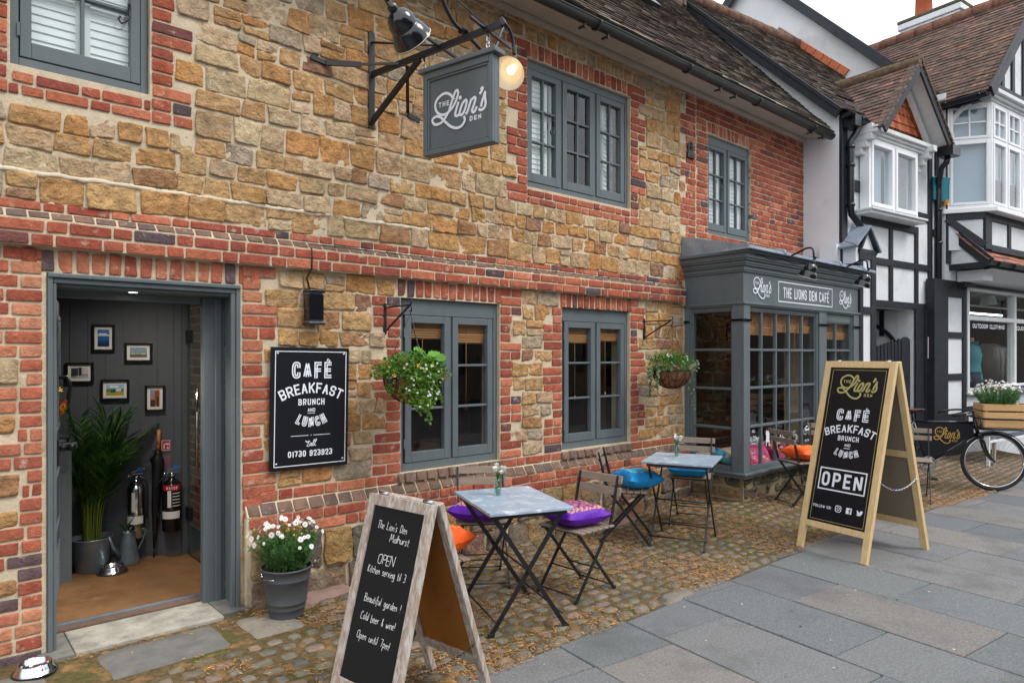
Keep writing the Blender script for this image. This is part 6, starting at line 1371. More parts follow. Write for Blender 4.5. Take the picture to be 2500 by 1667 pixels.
def bell(mb, r=.105, n=26):     # outside of a two stage bell shade hanging down from its neck at the origin, axis -z
    mb.lathe([(.022, .004), (.03, -.004), (.05, -.014), (.068, -.034), (.079, -.062), (.083, -.092), (.081, -.100), (.086, -.104), (.099, -.126), (r + .005, -.155), (r + .012, -.184), (r + .015, -.188)], n)
def bell_in(mb, r=.105, n=26): mb.lathe([(r + .0135, -.187), (r + .001, -.155), (.094, -.127), (.08, -.104), (.077, -.085), (.07, -.056), (.05, -.03), (.001, -.02)], n)
def swan_lamp(name, label, base, pts, neck, axis, group, scale=1.0, lit=False):
    t = thing(name, label, 'lamp', base, 0, group); b = MB(); b.tube(smooth3(pts), .0125 * scale, 10)
    b.lathe([(.03, -.01), (.035, 0), (.03, .012), (.018, .02)], 12, pts[0]); b.build('arm', mIron, t, world=True)
    ax = Vector(axis).normalized(); Mx = Matrix.Translation(neck) @ Vector((0, 0, -1)).rotation_difference(ax).to_matrix().to_4x4() @ Matrix.Scale(scale, 4)
    b = MB(); b.M = Mx; b.lathe([(.001, .06), (.016, .058), (.018, .035), (.028, .03), (.03, .01), (.024, .0)], 14); b.lathe([(.001, -.012), (.02, -.01), (.02, .01), (.001, .012)], 10, (0, 0, .075), (1, 0, 0)); b.build('joint', mBlackGloss, t, world=True)
    b = MB(); b.M = Mx; bell(b); so = b.build('shade', mBlackGloss, t, world=True); b = MB(); b.M = Mx; bell_in(b); b.build('shade_lining', mShadeIn, so, world=True)
    b = MB(); b.M = Mx; b.lathe([(.014, -.03), (.015, -.06), (.028, -.09), (.031, -.112), (.022, -.136), (.001, -.145)], 14); b.build('bulb', mBulb if lit else mShadeIn, t, world=True)
    if lit:
        l = bpy.data.lights.new('lamp_light', 'POINT'); l.energy = .02; l.color = (1, .82, .58); l.shadow_soft_size = .035; lo = bpy.data.objects.new('lamp_light', l); COL.objects.link(lo); lo.location = Mx @ Vector((0, 0, -.165)); 
    return t
def smooth3(P, n=5):
    P = [Vector(q) for q in P]; out = []
    g = lambda i: P[max(0, min(len(P) - 1, i))]
    for i in range(len(P) - 1):
        a, b_, c, d = g(i - 1), g(i), g(i + 1), g(i + 2)
        for k in range(n):
            t = k / n; out.append(.5 * ((2 * b_) + (c - a) * t + (2 * a - 5 * b_ + 4 * c - d) * t * t + (3 * b_ - a - 3 * c + d) * t ** 3))
    out.append(P[-1]); return out
J = SA + AD * .86 + Vector((0, 0, .05)); V = lambda x, y, z: Vector((x, y, z))
LD_ = V(-.97, -.24, 0)
nk = V(2.105, 3.42, 3.60); swan_lamp('swan_neck_lamp', 'black bell shaded lamp nearest the viewer, left of the hanging sign, seen from outside', J, [J, J + LD_ * .1 + V(0, 0, .02), J + LD_ * .2 + V(0, 0, .11), J + LD_ * .29 + V(0, 0, .27), J + LD_ * .37 + V(0, 0, .38), J + LD_ * .47 + V(0, 0, .36), V(2.105, 3.41, 3.83), V(2.105, 3.414, 3.68)], nk, (.80, .22, -.56), 'swan neck lamps on the sign bracket', 1.06, True)
nk = V(3.27, 3.68, 3.685); swan_lamp('swan_neck_lamp', 'lit bell shaded lamp right of the hanging sign with its white inside showing', J, [J, J - LD_ * .12 + V(0, 0, -.03), J - LD_ * .26 + V(0, 0, -.06), J - LD_ * .36 + V(0, 0, .03), J - LD_ * .43 + V(0, 0, .17), J - LD_ * .50 + V(0, 0, .225), J - LD_ * .565 + V(0, 0, .16), V(3.258, 3.672, 3.76)], nk, (-.72, -.42, -.62), 'swan neck lamps on the sign bracket', 1.0, True)
for x, lbl in ((7.08, 'black swan neck lamp over the left end of the cafe fascia sign'), (8.47, 'black swan neck lamp over the right end of the cafe fascia sign')):
    swan_lamp('fascia_lamp', lbl, (x, 3.58, 2.65), [(x, 3.60, 2.64), (x, 3.52, 2.665), (x, 3.42, 2.70), (x, 3.34, 2.73), (x, 3.28, 2.72), (x, 3.265, 2.66), (x, 3.27, 2.63)], V(x, 3.275, 2.565), (0, .42, -1), 'swan neck lamps over the shopfront', .82)
b = MB(); P = [(6.45 + k * .1, BY - .10, 2.62 + .012 * sin(k * 1.3)) for k in range(28)]; b.tube(P, .004, 5); b.tube([(8.9, BY - .12, 2.7), (8.95, 3.5, 2.9), (8.98, 3.6, 3.0), (9.1, 3.82, 3.1)], .004, 5); tag(b.build('lamp_cable', mIron), 'loose black wires strung along the top of the grey shopfront cornice', 'cable')

# ------------------------------------------------------------------ foliage
def leaf(mb, p, d, n, L, Wd, fold=.12, shape=(0, .7, 1, .75, 0), droop=.1):
    p, d, n = Vector(p), Vector(d).normalized(), Vector(n); s = d.cross(n)
    if s.length < 1e-3: s = d.cross(Vector((.3, .5, .8)))
    s.normalize(); n = s.cross(d); mid = []; lf = []; rt = []; m = len(shape)
    for i, w in enumerate(shape):
        t = i / (m - 1); c = p + d * L * t - n * droop * L * t * t; mid.append(mb.p(*c))
        lf.append(mb.p(*(c + s * Wd / 2 * w + n * fold * Wd * w)) if w else mid[-1]); rt.append(mb.p(*(c - s * Wd / 2 * w + n * fold * Wd * w)) if w else mid[-1])
    for i in range(m - 1):
        for E in (lf, rt):
            f = [mid[i], mid[i + 1], E[i + 1], E[i]]; g = []
            for q in f:
                if q not in g: g.append(q)
            if len(g) > 2: mb.face(g, sm=True)
def rv(): 
    while 1:
        v = Vector((random.uniform(-1, 1), random.uniform(-1, 1), random.uniform(-1, 1)))
        if .05 < v.length < 1: return v.normalized()
def flower(mb, c, n, r, col, ctr, pet=5, wd=.9):
    c, n = Vector(c), Vector(n).normalized(); x = n.cross(Vector((.31, .2, .93))); x.normalize(); y = n.cross(x); a0 = random.random() * 6
    mb.col = jit(col, .06, .02)
    for k in range(pet):
        a = a0 + 2 * pi * k / pet; d = x * cos(a) + y * sin(a); s = x * -sin(a) + y * cos(a); w = r * pi / pet * wd
        o = c + n * random.uniform(-.1, .12) * r
        mb.face([mb.p(*(o + d * r * .18)), mb.p(*(o + d * r * .6 - s * w * .5 + n * r * .06)), mb.p(*(o + d * r - s * w * .28)), mb.p(*(o + d * r + s * w * .28)), mb.p(*(o + d * r * .6 + s * w * .5 + n * r * .06))])
    if ctr:
        mb.col = jit(ctr, .1); k = [mb.p(*(c + n * r * .12 + (x * cos(q) + y * sin(q)) * r * .24)) for q in [2 * pi * i / 8 for i in range(8)]]; t = mb.p(*(c + n * r * .26))
        for i in range(8): mb.face((k[i], k[(i + 1) % 8], t))
GREENS = [lin(112, 160, 62), lin(94, 142, 54), lin(132, 176, 74), lin(76, 122, 52), lin(146, 186, 86)]
VARI = [lin(120, 150, 96), lin(150, 172, 126), lin(196, 208, 176), lin(92, 130, 70)]
def basket_bracket(x, label, z=1.757, rise=.225):
    t = thing('basket_bracket', label, 'bracket', (x, YW, z), 0, 'basket brackets on the cafe wall'); b = MB(); b.box(-.011, .011, -.012, 0, 0, rise); b.bar((0, -.012, rise - .03), (0, -.345, rise - .03), .011, .011); b.bar((0, -.012, .02), (0, -.33, rise - .035), .011, .012)
    b.tube([(0, -.335, rise - .03), (0, -.35, rise - .025), (0, -.362, rise - .005), (0, -.352, rise + .012), (0, -.338, rise + .006)], .006, 6); b.tube([(0, -.345, rise - .03), (0, -.362, rise - .05), (0, -.355, rise - .075), (0, -.335, rise - .07)], .0055, 6); b.build('ironwork', mIron, t); return t
def hanging_basket(x, y, zr, zh, R_, label, seed, fill):
    random.seed(seed); t = thing('hanging_basket', label, 'hanging basket', (x, y, zr - R_ * .95), 0, 'hanging baskets on the cafe wall'); O = V(0, 0, R_ * .95)
    b = MB(); prof = [(R_ * cos(a), -R_ * .95 * sin(a)) for a in [pi / 2 * k / 8 for k in range(8, -1, -1)]]; b.lathe([(max(r, .001) * .985, z) for r, z in prof], 28, O); b.build('coir_liner', mCoir, t)
    b = MB(); b.tube([O + V(R_ * cos(q), R_ * sin(q), 0) for q in [2 * pi * k / 28 for k in range(29)]], .005, 6)
    for f in (.35, .68): rr = R_ * cos(pi / 2 * f) * 1.01; b.tube([O + V(rr * cos(q), rr * sin(q), -R_ * .95 * sin(pi / 2 * f)) for q in [2 * pi * k / 24 for k in range(25)]], .0028, 5)
    for k in range(14): q = 2 * pi * k / 14; b.tube([O + V(R_ * 1.01 * cos(a) * cos(q), R_ * 1.01 * cos(a) * sin(q), -R_ * .96 * sin(a)) for a in [pi / 2 * j / 7 for j in range(8)]], .0028, 5)
    for k in range(7):
        q = 2 * pi * (k + .5) / 7; P = []
        for j in range(9): w_ = (j / 8 - .5) * 2; a = .62 * (1 - w_ * w_); P.append(O + V(R_ * 1.012 * cos(a) * cos(q + w_ * .42), R_ * 1.012 * cos(a) * sin(q + w_ * .42), -R_ * .96 * sin(a)))
        b.tube(P, .0028, 5)
    b.build('wire_frame', mIron, t)
    b = MB(); hk = V(0, 0, zh - zr + R_ * .95)
    for k in range(3):
        q = 2 * pi * k / 3 + .5; e = O + V(R_ * cos(q), R_ * sin(q), 0); n = 22
        for j in range(n): a = hk + (e - hk) * (j / n); c = hk + (e - hk) * ((j + .8) / n); b.bar(a, c, .005 if j % 2 else .0025, .0025 if j % 2 else .005)
    b.build('chain', mIron, t)
    lf = MB(); fl = MB(); fill(lf, fl, O, R_); lf.build('foliage', mLeaf, t); fl.build('flowers', mPetal, t); return t
OV = (0, .75, 1, .8, .3, 0)
def fill1(lf, fl, O, R_):
    for k in range(1900):      # dome, thick and round
        d = rv(); d.z = abs(d.z) * .8; rr = R_ * random.uniform(.6, 1.36); p = O + V(d.x * rr * 1.12, d.y * rr * 1.02, d.z * rr * .85 + .0)
        lf.col = jit(random.choice(GREENS), .2); o = (d + rv() * .8).normalized(); leaf(lf, p, o, V(0, 0, 1) + rv() * .5, random.uniform(.02, .036), random.uniform(.016, .026), shape=OV)
    for k in range(620):       # front trail down over the rim
        a = random.gauss(-1.78, .33); s = random.random(); p = O + V(R_ * (1.05 + .12 * random.random()) * cos(a) * (1 - .15 * s), R_ * (1.05 + .12 * random.random()) * sin(a), .02 - s * .25 * (1 - .5 * abs(a + 1.75)))
        lf.col = jit(random.choice(GREENS[:3] + [GREENS[4]]), .2); leaf(lf, p, V(cos(a), sin(a), -.5) + rv() * .7, V(cos(a), sin(a), .6), random.uniform(.016, .03), random.uniform(.014, .022), shape=OV)
    for a, ln in ((-1.55, .30), (-1.68, .27), (-1.9, .24), (-.35, .17), (-2.9, .1)):
        P = [O + V(R_ * 1.1 * cos(a) + .02 * sin(j), R_ * 1.1 * sin(a), -ln * j / 9) for j in range(10)]; lf.col = GREENS[0]; lf.tube(P, .0018, 4)
        for q in P: 
            for m in range(4): lf.col = jit(random.choice(GREENS), .2); leaf(lf, q, rv() + V(0, -.4, -.3), V(0, -1, .5), .024, .02, shape=OV)
    for k in range(26):        # big scalloped geranium leaves on top
        a = random.uniform(-.9, 1.2); r = R_ * random.uniform(.1, .95); c = O + V(r * cos(a) + .02, r * sin(a) * .8 - .05, random.uniform(.14, .22) - .06 * abs(r / R_)); n = (V(random.uniform(-.4, .4), -.7, .9) + rv() * .25).normalized(); rad = random.uniform(.026, .042); x = n.cross(V(.2, .4, .9)).normalized(); y = n.cross(x); lf.col = jit(lin(116, 172, 64), .18); m = 18; ce = lf.p(*(c - n * .006)); ring_ = [lf.p(*(c + (x * cos(q) + y * sin(q)) * rad * (1 + .09 * cos(q * 9)) + n * .004 * cos(q * 9))) for q in [2 * pi * i / m for i in range(m)]]
        for i in range(m - 1): lf.face((ce, ring_[i], ring_[i + 1]), sm=True)
        lf.tube([c - n * .006, O + V(r * cos(a) * .6, r * sin(a) * .5, .03)], .0016, 4)
    for k in range(40): a = random.gauss(-1.75, .5); s = random.random(); flower(fl, O + V(R_ * 1.2 * cos(a), R_ * 1.2 * sin(a) - .01, .1 - s * .31 * (1 - .5 * abs(a + 1.75))), V(cos(a), sin(a), .5) + rv() * .4, .0078, lin(236, 236, 240), lin(220, 214, 170))
    for x, y, z, c, r in ((-.20, -.11, .02, lin(240, 176, 24), .017), (-.06, -.19, .085, lin(236, 190, 40), .014), (.05, -.19, .085, lin(214, 206, 50), .015), (-.01, -.2, .06, lin(214, 206, 50), .012), (.13, -.19, .05, lin(200, 200, 60), .012), (-.22, -.09, .0, lin(56, 40, 120), .017), (-.15, -.16, .08, lin(74, 30, 70), .014), (.2, -.12, .04, lin(130, 40, 120), .018), (.21, -.11, -.01, lin(120, 26, 96), .018), (-.2, -.1, -.03, lin(60, 34, 90), .015), (-.1, -.19, .10, lin(90, 50, 90), .012)): flower(fl, O + V(x, y, z), V(.0, -1, .35) + rv() * .3, r, c, lin(250, 200, 60))
def fill2(lf, fl, O, R_):
    for k in range(900):
        d = rv(); d.z = abs(d.z); rr = R_ * random.uniform(.4, 1.15); p = O + V(d.x * rr * 1.15, d.y * rr, d.z * rr * .95); lf.col = jit(random.choice(GREENS), .22); leaf(lf, p, d + rv() * .7, V(0, 0, 1) + rv() * .5, random.uniform(.02, .034), random.uniform(.012, .022), shape=OV)
    for k in range(220):       # fine upright sprays
        a = random.uniform(0, 2 * pi); r = R_ * random.random(); p = O + V(r * cos(a), r * sin(a), .06); d = V(cos(a) * .5, sin(a) * .5, 1) + rv() * .5; lf.col = jit(lin(96, 140, 56), .2); leaf(lf, p, d, rv(), random.uniform(.08, .15), .006, shape=(0, 1, .8, 0), droop=.25)
    def ivy(a, ln, out=1.1):
        P = [O + V(R_ * (1 + (out - 1) * min(1, j / 3) + .02 * j) * cos(a + .05 * sin(j * 1.3)), R_ * (1 + (out - 1) * min(1, j / 3)) * sin(a), .03 - ln * max(0, j - 1) / 10) for j in range(12)]; lf.col = lin(96, 120, 64); lf.tube(smooth3(P, 3), .0016, 4)
        for j, q in enumerate(P[1:]):
            for m in range(3): n = (V(cos(a) * .4, -.9, .35) + rv() * .35).normalized(); lf.col = jit(random.choice(VARI), .12); leaf(lf, q + rv() * .012, rv() * .8 + V(0, 0, -.5), n, random.uniform(.022, .034), random.uniform(.02, .03), shape=(0, .9, 1, .7, 0))
    ivy(-.25, .42, 1.35); ivy(-.05, .22, 1.3); ivy(2.9, .26, 1.3); ivy(3.3, .2, 1.4); ivy(3.0, .1, 1.5)
    for k in range(240): a = random.choice((random.gauss(-.3, .35), random.gauss(3.2, .4), random.uniform(-3, 0))); r = R_ * random.uniform(.95, 1.35); lf.col = jit(random.choice(VARI), .14); leaf(lf, O + V(r * cos(a), r * sin(a), random.uniform(.0, .1)), V(cos(a), sin(a), -.1) + rv() * .6, V(0, -.6, .8) + rv() * .4, random.uniform(.018, .03), random.uniform(.016, .026), shape=(0, .9, 1, .7, 0))
    for x, y, z, c, r in ((-.14, -.06, .15, lin(228, 190, 222), .02), (-.11, -.08, .145, lin(228, 190, 222), .018), (.11, -.1, .13, lin(232, 206, 232), .018), (-.12, -.15, .035, lin(170, 20, 110), .02), (-.15, -.13, .02, lin(140, 20, 140), .017), (.03, -.19, .03, lin(222, 200, 236), .02), (.12, -.15, .035, lin(226, 160, 196), .02), (.06, -.14, .11, lin(236, 226, 240), .015)): flower(fl, O + V(x, y, z), V(0, -1, .4) + rv() * .3, r, c, lin(110, 30, 90))
basket_bracket(2.607, 'black iron basket bracket beside the menu board'); basket_bracket(5.655, 'black iron basket bracket beside the bay shopfront', 1.765, .215)
hanging_basket(2.607, YW - .35, 1.45, 1.90, .188, 'overflowing hanging basket with small white flowers trailing in front of the first window', 21, fill1)
hanging_basket(5.65, YW - .35, 1.455, 1.905, .19, 'hanging basket with trailing variegated ivy and pink flowers by the bay shopfront', 33, fill2)
random.seed(77)
def daisies(parent, O, rad, hgt, n_st, n_fl, spread=1.25, fr=.026, flat=False, bush=1.0):
    lf = MB(); fl = MB(); st = MB(); buds = []
    for k in range(n_st):
        a = random.uniform(0, 2 * pi); r0 = rad * .75 * sqrt(random.random()); l = hgt * random.uniform(.55, .95); lean = random.uniform(.05, .6) * spread * bush; P = [O + V(r0 * cos(a), r0 * sin(a), 0)]
        for j in range(1, 6): t = j / 5; P.append(O + V((r0 + rad * lean * t ** 1.5) * cos(a), (r0 + rad * lean * t ** 1.5) * sin(a), l * t))
        lf.col = jit(lin(74, 112, 60), .2); lf.tube(P, .0014, 4, cap=False)
        for j in range(2, 26):
            t = random.uniform(.15, 1); i = min(4, int(t * 5)); q = P[i].lerp(P[i + 1], t * 5 - i)
            for m in range(3):
                lf.col = jit(random.choice((lin(100, 148, 80), lin(84, 130, 70), lin(118, 162, 92), lin(70, 114, 62))), .18); d = rv() + V(cos(a), sin(a), 0) * .5 + V(0, 0, .3); L = random.uniform(.018, .04); leaf(lf, q, d, rv(), L, .0045, shape=(0, 1, .7, 0), droop=.2)
                if random.random() < .5: leaf(lf, q + d.normalized() * L * .5, d + rv() * .8, rv(), L * .6, .004, shape=(0, 1, .7, 0))
    for k in range(n_fl):
        a = random.uniform(0, 2 * pi); r = rad * spread * 1.15 * sqrt(random.random()); z = hgt * (1.22 - .42 * (r / (rad * spread * 1.15)) ** 2 + random.uniform(-.13, .1)); c = O + V(r * cos(a), r * sin(a), z)
        b0 = O + V(r * .6 * cos(a), r * .6 * sin(a), hgt * .5); lf.col = jit(lin(92, 128, 70), .15); lf.tube([b0, b0.lerp(c, .6) + V(0, 0, .01), c], .0011, 4, cap=False)
        n = (V(cos(a) * r / rad * .7 - .25, sin(a) * r / rad * .7 - .45, .65 if not flat else .8) + rv() * .4).normalized(); flower(fl, c, n, fr * random.uniform(.55, 1.12), lin(240, 240, 242), lin(232, 184, 40), 15, 1.15)
    for k in range(n_fl // 3): a = random.uniform(0, 6.3); r = rad * spread * random.random(); fl.col = lin(196, 160, 60); fl.lathe([(.001, .008), (.006, .004), (.007, -.003), (.001, -.007)], 7, O + V(r * cos(a), r * sin(a), hgt * random.uniform(.85, 1.05)))
    lf.build('foliage', mLeaf, parent); fl.build('flowers', mPetal, parent)
bk = thing('bucket_planter', 'grey metal bucket of white daisies standing against the brick by the doorway', 'planter', (1.735, 4.06, .012), 0)
b = MB(); b.lathe([(.001, .0), (.10, .0), (.104, .006), (.104, .014), (.108, .05), (.112, .053), (.1135, .058), (.112, .063), (.116, .085), (.120, .088), (.1215, .093), (.119, .098), (.135, .225), (.139, .228), (.140, .233), (.138, .238), (.146, .29), (.152, .292), (.154, .298), (.151, .304), (.145, .303), (.143, .296), (.138, .25)], 40); b.build('bucket', mBucket, bk)
b = MB(); 
for sg in (1, -1): b.tube([(sg * .147, 0, .272), (sg * .16, 0, .275), (sg * .158, -.02, .27)], .006, 6)
b.tube(smooth3([(-.152, -.01, .268), (-.158, -.05, .262), (-.135, -.10, .262), (-.10, -.135, .265)], 4)[:10], .0035, 6); b.tube([(.152, 0, .275), (.175, -.01, .29), (.182, -.012, .30)], .004, 6); b.build('handle', mSteel, bk)
b = MB(); b.lathe([(.139, .272), (.09, .282), (.001, .285)], 24); b.build('compost', mSoil, bk); daisies(bk, V(0, 0, .28), .13, .255, 110, 58, 1.6, .0175, False, 1.0)
def dog_bowl(loc, label, sc=1.0):
    t = thing('dog_bowl', label, 'dog bowl', loc, 0, 'steel dog bowls'); b = MB(); s = sc
    b.lathe([(q[0] * s, q[1] * s) for q in ((.001, .012), (.058, .013), (.07, .03), (.076, .052), (.081, .055), (.084, .052), (.09, .03), (.104, .006), (.108, .003))], 36); b.build('bowl', mSteel, t)
    b = MB(); b.lathe([(.102 * s, 0), (.112 * s, .0), (.112 * s, .006 * s), (.104 * s, .006 * s)], 30); b.build('rubber_rim', mRubber, t)
dog_bowl((.47, 4.16, .014), 'shiny steel dog bowl on the pavement left of the doorway', .88); dog_bowl((1.10, 5.64, .031), 'shiny steel dog bowl on the mat inside the doorway', .92)

# ------------------------------------------------------------------ inside the lobby
def on_wall(u, z, out=.0): return tuple(LB + LU * u + LN * out + V(0, 0, z))
LRZ = math.degrees(atan2(LU.y, LU.x))
def picture(u0, u1, z0, z1, label, paint):
    t = thing('picture_frame', label, 'picture', on_wall((u0 + u1) / 2, z0, .001), LRZ, 'small framed photographs on the lobby wall'); w, h = u1 - u0, z1 - z0; b = MB(); ring(b, -w / 2, w / 2, 0, h, .017, -.022, 0); b.build('frame', mFrameBlk, t, bevel=.002)
    b = MB(); b.poly([(-w / 2 + .015, -.010, .015), (w / 2 - .015, -.010, .015), (w / 2 - .015, -.010, h - .015), (-w / 2 + .015, -.010, h - .015)]); b.build('mount', mPaper, t)
    b = MB(); k = [0]; iw, ih = w - .075, h - .075
    def q(x0, x1, y0, y1, c, n=1):
        k[0] += 1; b.col = c; yy = -.0105 - k[0] * .0002; b.poly([(-iw / 2 + x0 * iw, yy, .0375 + y0 * ih), (-iw / 2 + x1 * iw, yy, .0375 + y0 * ih), (-iw / 2 + x1 * iw, yy, .0375 + y1 * ih), (-iw / 2 + x0 * iw, yy, .0375 + y1 * ih)])
    paint(q); b.build('photograph', mPrint, t)
def p1(q): q(0, 1, 0, 1, lin(20, 60, 120)); q(0, 1, .35, .62, lin(26, 90, 160)); q(0, 1, .62, .72, lin(200, 214, 230)); q(.1, .8, .70, .78, lin(220, 226, 236)); q(0, 1, .78, 1, lin(60, 120, 190)); q(0, 1, 0, .2, lin(14, 36, 80))
def p2(q): q(0, 1, 0, 1, lin(120, 132, 140)); q(0, 1, .55, 1, lin(130, 160, 176)); q(0, 1, 0, .25, lin(96, 104, 84)); q(.05, .3, .2, .5, lin(176, 176, 170)); q(.35, .62, .2, .56, lin(160, 156, 148)); q(.66, .95, .2, .46, lin(186, 182, 172)); q(0, 1, .2, .26, lin(60, 60, 56))
def p3(q): q(0, 1, 0, 1, lin(150, 152, 154)); q(.45, .6, 0, 1, lin(30, 30, 32)); q(.65, 1, .4, 1, lin(200, 200, 202)); q(0, .4, .2, .9, lin(52, 54, 58)); q(.3, 1, 0, .25, lin(178, 178, 180))
def p4(q): q(0, 1, 0, 1, lin(96, 132, 66)); q(0, 1, .6, 1, lin(150, 196, 226)); q(.2, .7, .7, .9, lin(232, 234, 238)); q(0, 1, 0, .3, lin(180, 160, 50)); q(.25, .5, .25, .5, lin(40, 70, 120)); q(.55, .85, .35, .6, lin(222, 222, 226))
def p5(q): q(0, 1, 0, 1, lin(190, 120, 70)); q(0, .45, .5, 1, lin(140, 140, 160)); q(.5, .9, .1, .95, lin(140, 74, 44)); q(0, .5, 0, .4, lin(70, 46, 40)); q(.7, .9, 0, .6, lin(60, 34, 28))
picture(-.612, -.46, 1.632, 1.838, 'upright photo of blue sky and sea, topmost on the lobby wall', p1); picture(-.395, -.204, 1.55, 1.702, 'landscape photo of pale buildings right of the topmost picture', p2); picture(-.785, -.60, 1.392, 1.548, 'black and white street photo at the left on the lobby wall', p3); picture(-.555, -.362, 1.258, 1.418, 'bright photo of a green field and blue sky, low in the middle', p4); picture(-.256, -.114, 1.163, 1.37, 'upright photo of a tan rock at sunset, lowest on the right', p5)
s = thing('fire_sign', 'small red fire extinguisher sign on the dark boarded lobby wall', 'sign', on_wall(-.109, .85, .002), LRZ); b = MB(); b.box(-.032, .032, -.004, 0, 0, .085); b.build('panel', mRedPlastic, s); ink = Ink(plane((0, -.004, 0), (1, 0, 0), (0, 0, 1))); ink.frame(-.028, .028, .004, .081, .003); ink.ribbon([(-.012, .015), (-.012, .05), (.0, .06), (.004, .05)], .006); ink.rect(.008, .02, .015, .03); ink.rect(.008, .02, .045, .06); ink.build('symbol', mWhite, s)
b = MB(); b.M = plane(on_wall(-.105, .70, .002), LU, (0, 0, 1)); b.box(-.03, .03, 0, .12, 0, .002); tag(b.build('notice', pmat('faded notice', lin(128, 90, 100), rough=.6)), 'faded pink notice under the red fire sign', 'notice')
def extinguisher(u, zt, zb, r, label, body, band, label_txt):
    t = thing('fire_extinguisher', label, 'fire extinguisher', on_wall(u, zb, r + .012), LRZ, 'fire extinguishers on the lobby wall'); h = (zt - zb) * .82; b = MB(); b.lathe([(.001, 0), (r * .9, 0), (r, .012), (r, h * .86), (r * .85, h * .94), (r * .4, h), (r * .3, h + .02), (.001, h + .02)], 28); b.build('cylinder', body, t)
    b = MB(); b.lathe([(.014, h + .015), (.016, h + .05), (.001, h + .05)], 10); b.bar((-.03, 0, h + .055), (.05, -.01, h + .06), .014, .008); b.bar((-.03, 0, h + .07), (.065, -.012, h + .10), .014, .008); b.tube([(-.02, 0, h + .04), (-.05, -.02, h + .05), (-.055, -.02, h + .02)], .006, 6); b.build('valve', mSteel, t)
    b = MB(); b.box(.01, .045, -.02, -.004, h + .075, h + .105); b.build('tag', mBluePlastic, t)
    b = MB(); b.tube(smooth3([(.02, -.02, h + .04), (r + .01, -.03, h + .0), (r + .018, -.03, h * .7), (r + .012, -.02, h * .35)] if label_txt is None else [(-.02, -.02, h + .04), (-r - .03, -.03, h - .03), (-r - .045, -.03, h * .6), (-r - .01, -.03, h * .2)]), .008, 8); b.build('hose', mIron, t)
    def lab(mb, z0, z1, a0, a1, n=8, e=.001):
        for k in range(n): p, q_ = a0 + (a1 - a0) * k / n, a0 + (a1 - a0) * (k + 1) / n; mb.poly([((r + e) * cos(p), (r + e) * sin(p), z0), ((r + e) * cos(q_), (r + e) * sin(q_), z0), ((r + e) * cos(q_), (r + e) * sin(q_), z1), ((r + e) * cos(p), (r + e) * sin(p), z1)])
    b = MB(); lab(b, h * .26, h * .40, -pi * .85, -pi * .2); lab(b, h * .48, h * .82, -pi * .62, -pi * .5, 4); b.build('white_label', mPaper, t)
    if label_txt:
        b = MB(); lab(b, h * .80, h * .91, -pi * .8, -pi * .18, e=.0015); b.build('red_label', mRedPlastic, t); ink = Ink(Matrix.Identity(4)); f = lambda x, y: (x, y); ink.text('WATER', -.04, .04, h * .825, h * .055, .008, gap=.005)
        for i, (x, y, z) in enumerate(ink.mb.v): a = -pi / 2 + .05 + x / r; ink.mb.v[i] = ((r + .003) * cos(a), (r + .003) * sin(a), y)
        ink.build('lettering', mWhite, t)
        b = MB(); [lab(b, h * (.5 + k * .06), h * (.515 + k * .06), -pi * .46, -pi * .2, 4, .0016) for k in range(5)]; b.build('small_print', mPaper, t)
extinguisher(-.308, .73, .205, .062, 'bare polished steel extinguisher nearest the palm on the lobby wall', mSteel, None, None)
extinguisher(-.06, .725, .235, .07, 'black banded water extinguisher with a red label on the lobby wall', pmat('extinguisher chrome', lin(70, 72, 76), rough=.15, metal=.9, var=.1), None, 'WATER')
um = thing('umbrella', 'furled black umbrella with a wooden handle leaning on the lobby wall', 'umbrella', on_wall(-.19, .031, .06), LRZ)
b = MB(); b.M = Matrix.Rotation(R(2.0), 4, 'Y') @ Matrix.Rotation(R(-2), 4, 'X'); b.tube([(0, 0, .0), (0, 0, .08)], .005, 6); b.build('ferrule', mIron, um)
b = MB(); b.M = Matrix.Rotation(R(2.0), 4, 'Y') @ Matrix.Rotation(R(-2), 4, 'X'); b.smooth = True; body(b, [(.07, .006, .006, 0, 0), (.2, .016, .016, 0, 0), (.4, .03, .028, 0, 0), (.6, .036, .032, 0, 0), (.72, .044, .036, .003, 0), (.76, .05, .036, -.004, 0), (.79, .03, .026, 0, 0), (.83, .022, .02, 0, 0)], 14); b.build('canopy', mUmb, um)
b = MB(); b.M = Matrix.Rotation(R(2.0), 4, 'Y') @ Matrix.Rotation(R(-2), 4, 'X'); b.tube([(0, 0, .83), (0, 0, .86), (0, 0, .99)], [.012, .014, .015], 10); b.build('grip', mHandle, um)
wc = thing('watering_can', 'tall zinc watering can with a long spout on the doormat', 'watering can', (1.235, 5.79, .031), 8)
b = MB(); b.lathe([(.001, 0), (.078, 0), (.08, .004), (.078, .03), (.05, .19), (.042, .235), (.044, .24), (.04, .24), (.038, .2), (.05, .05)], 28); b.build('body', mZinc, wc)
b = MB(); b.tube([(-.055, -.02, .05), (-.12, -.05, .16), (-.155, -.065, .245)], [.018, .012, .009], 10); b.build('spout', mZinc, wc)
b = MB(); b.tube(smooth3([(.04, 0, .235), (.10, .0, .245), (.125, 0, .225), (.11, 0, .17), (.07, 0, .09)]), .006, 8); b.build('handle', mZinc, wc)
b = MB(); b.col = lin(70, 120, 50)
for d, L in ((V(.5, -.2, .1), .2), (V(-.3, -.3, .6), .16), (V(-.5, .1, .5), .18), (V(.1, -.2, .8), .15)): leaf(b, (-.02, -.02, .24), V(-.3, -.1, .6) * .0 + d, V(0, 0, 1), L, .022, shape=(0, .8, 1, .8, 0), droop=.3)
b.build('sprig', mLeaf, wc)
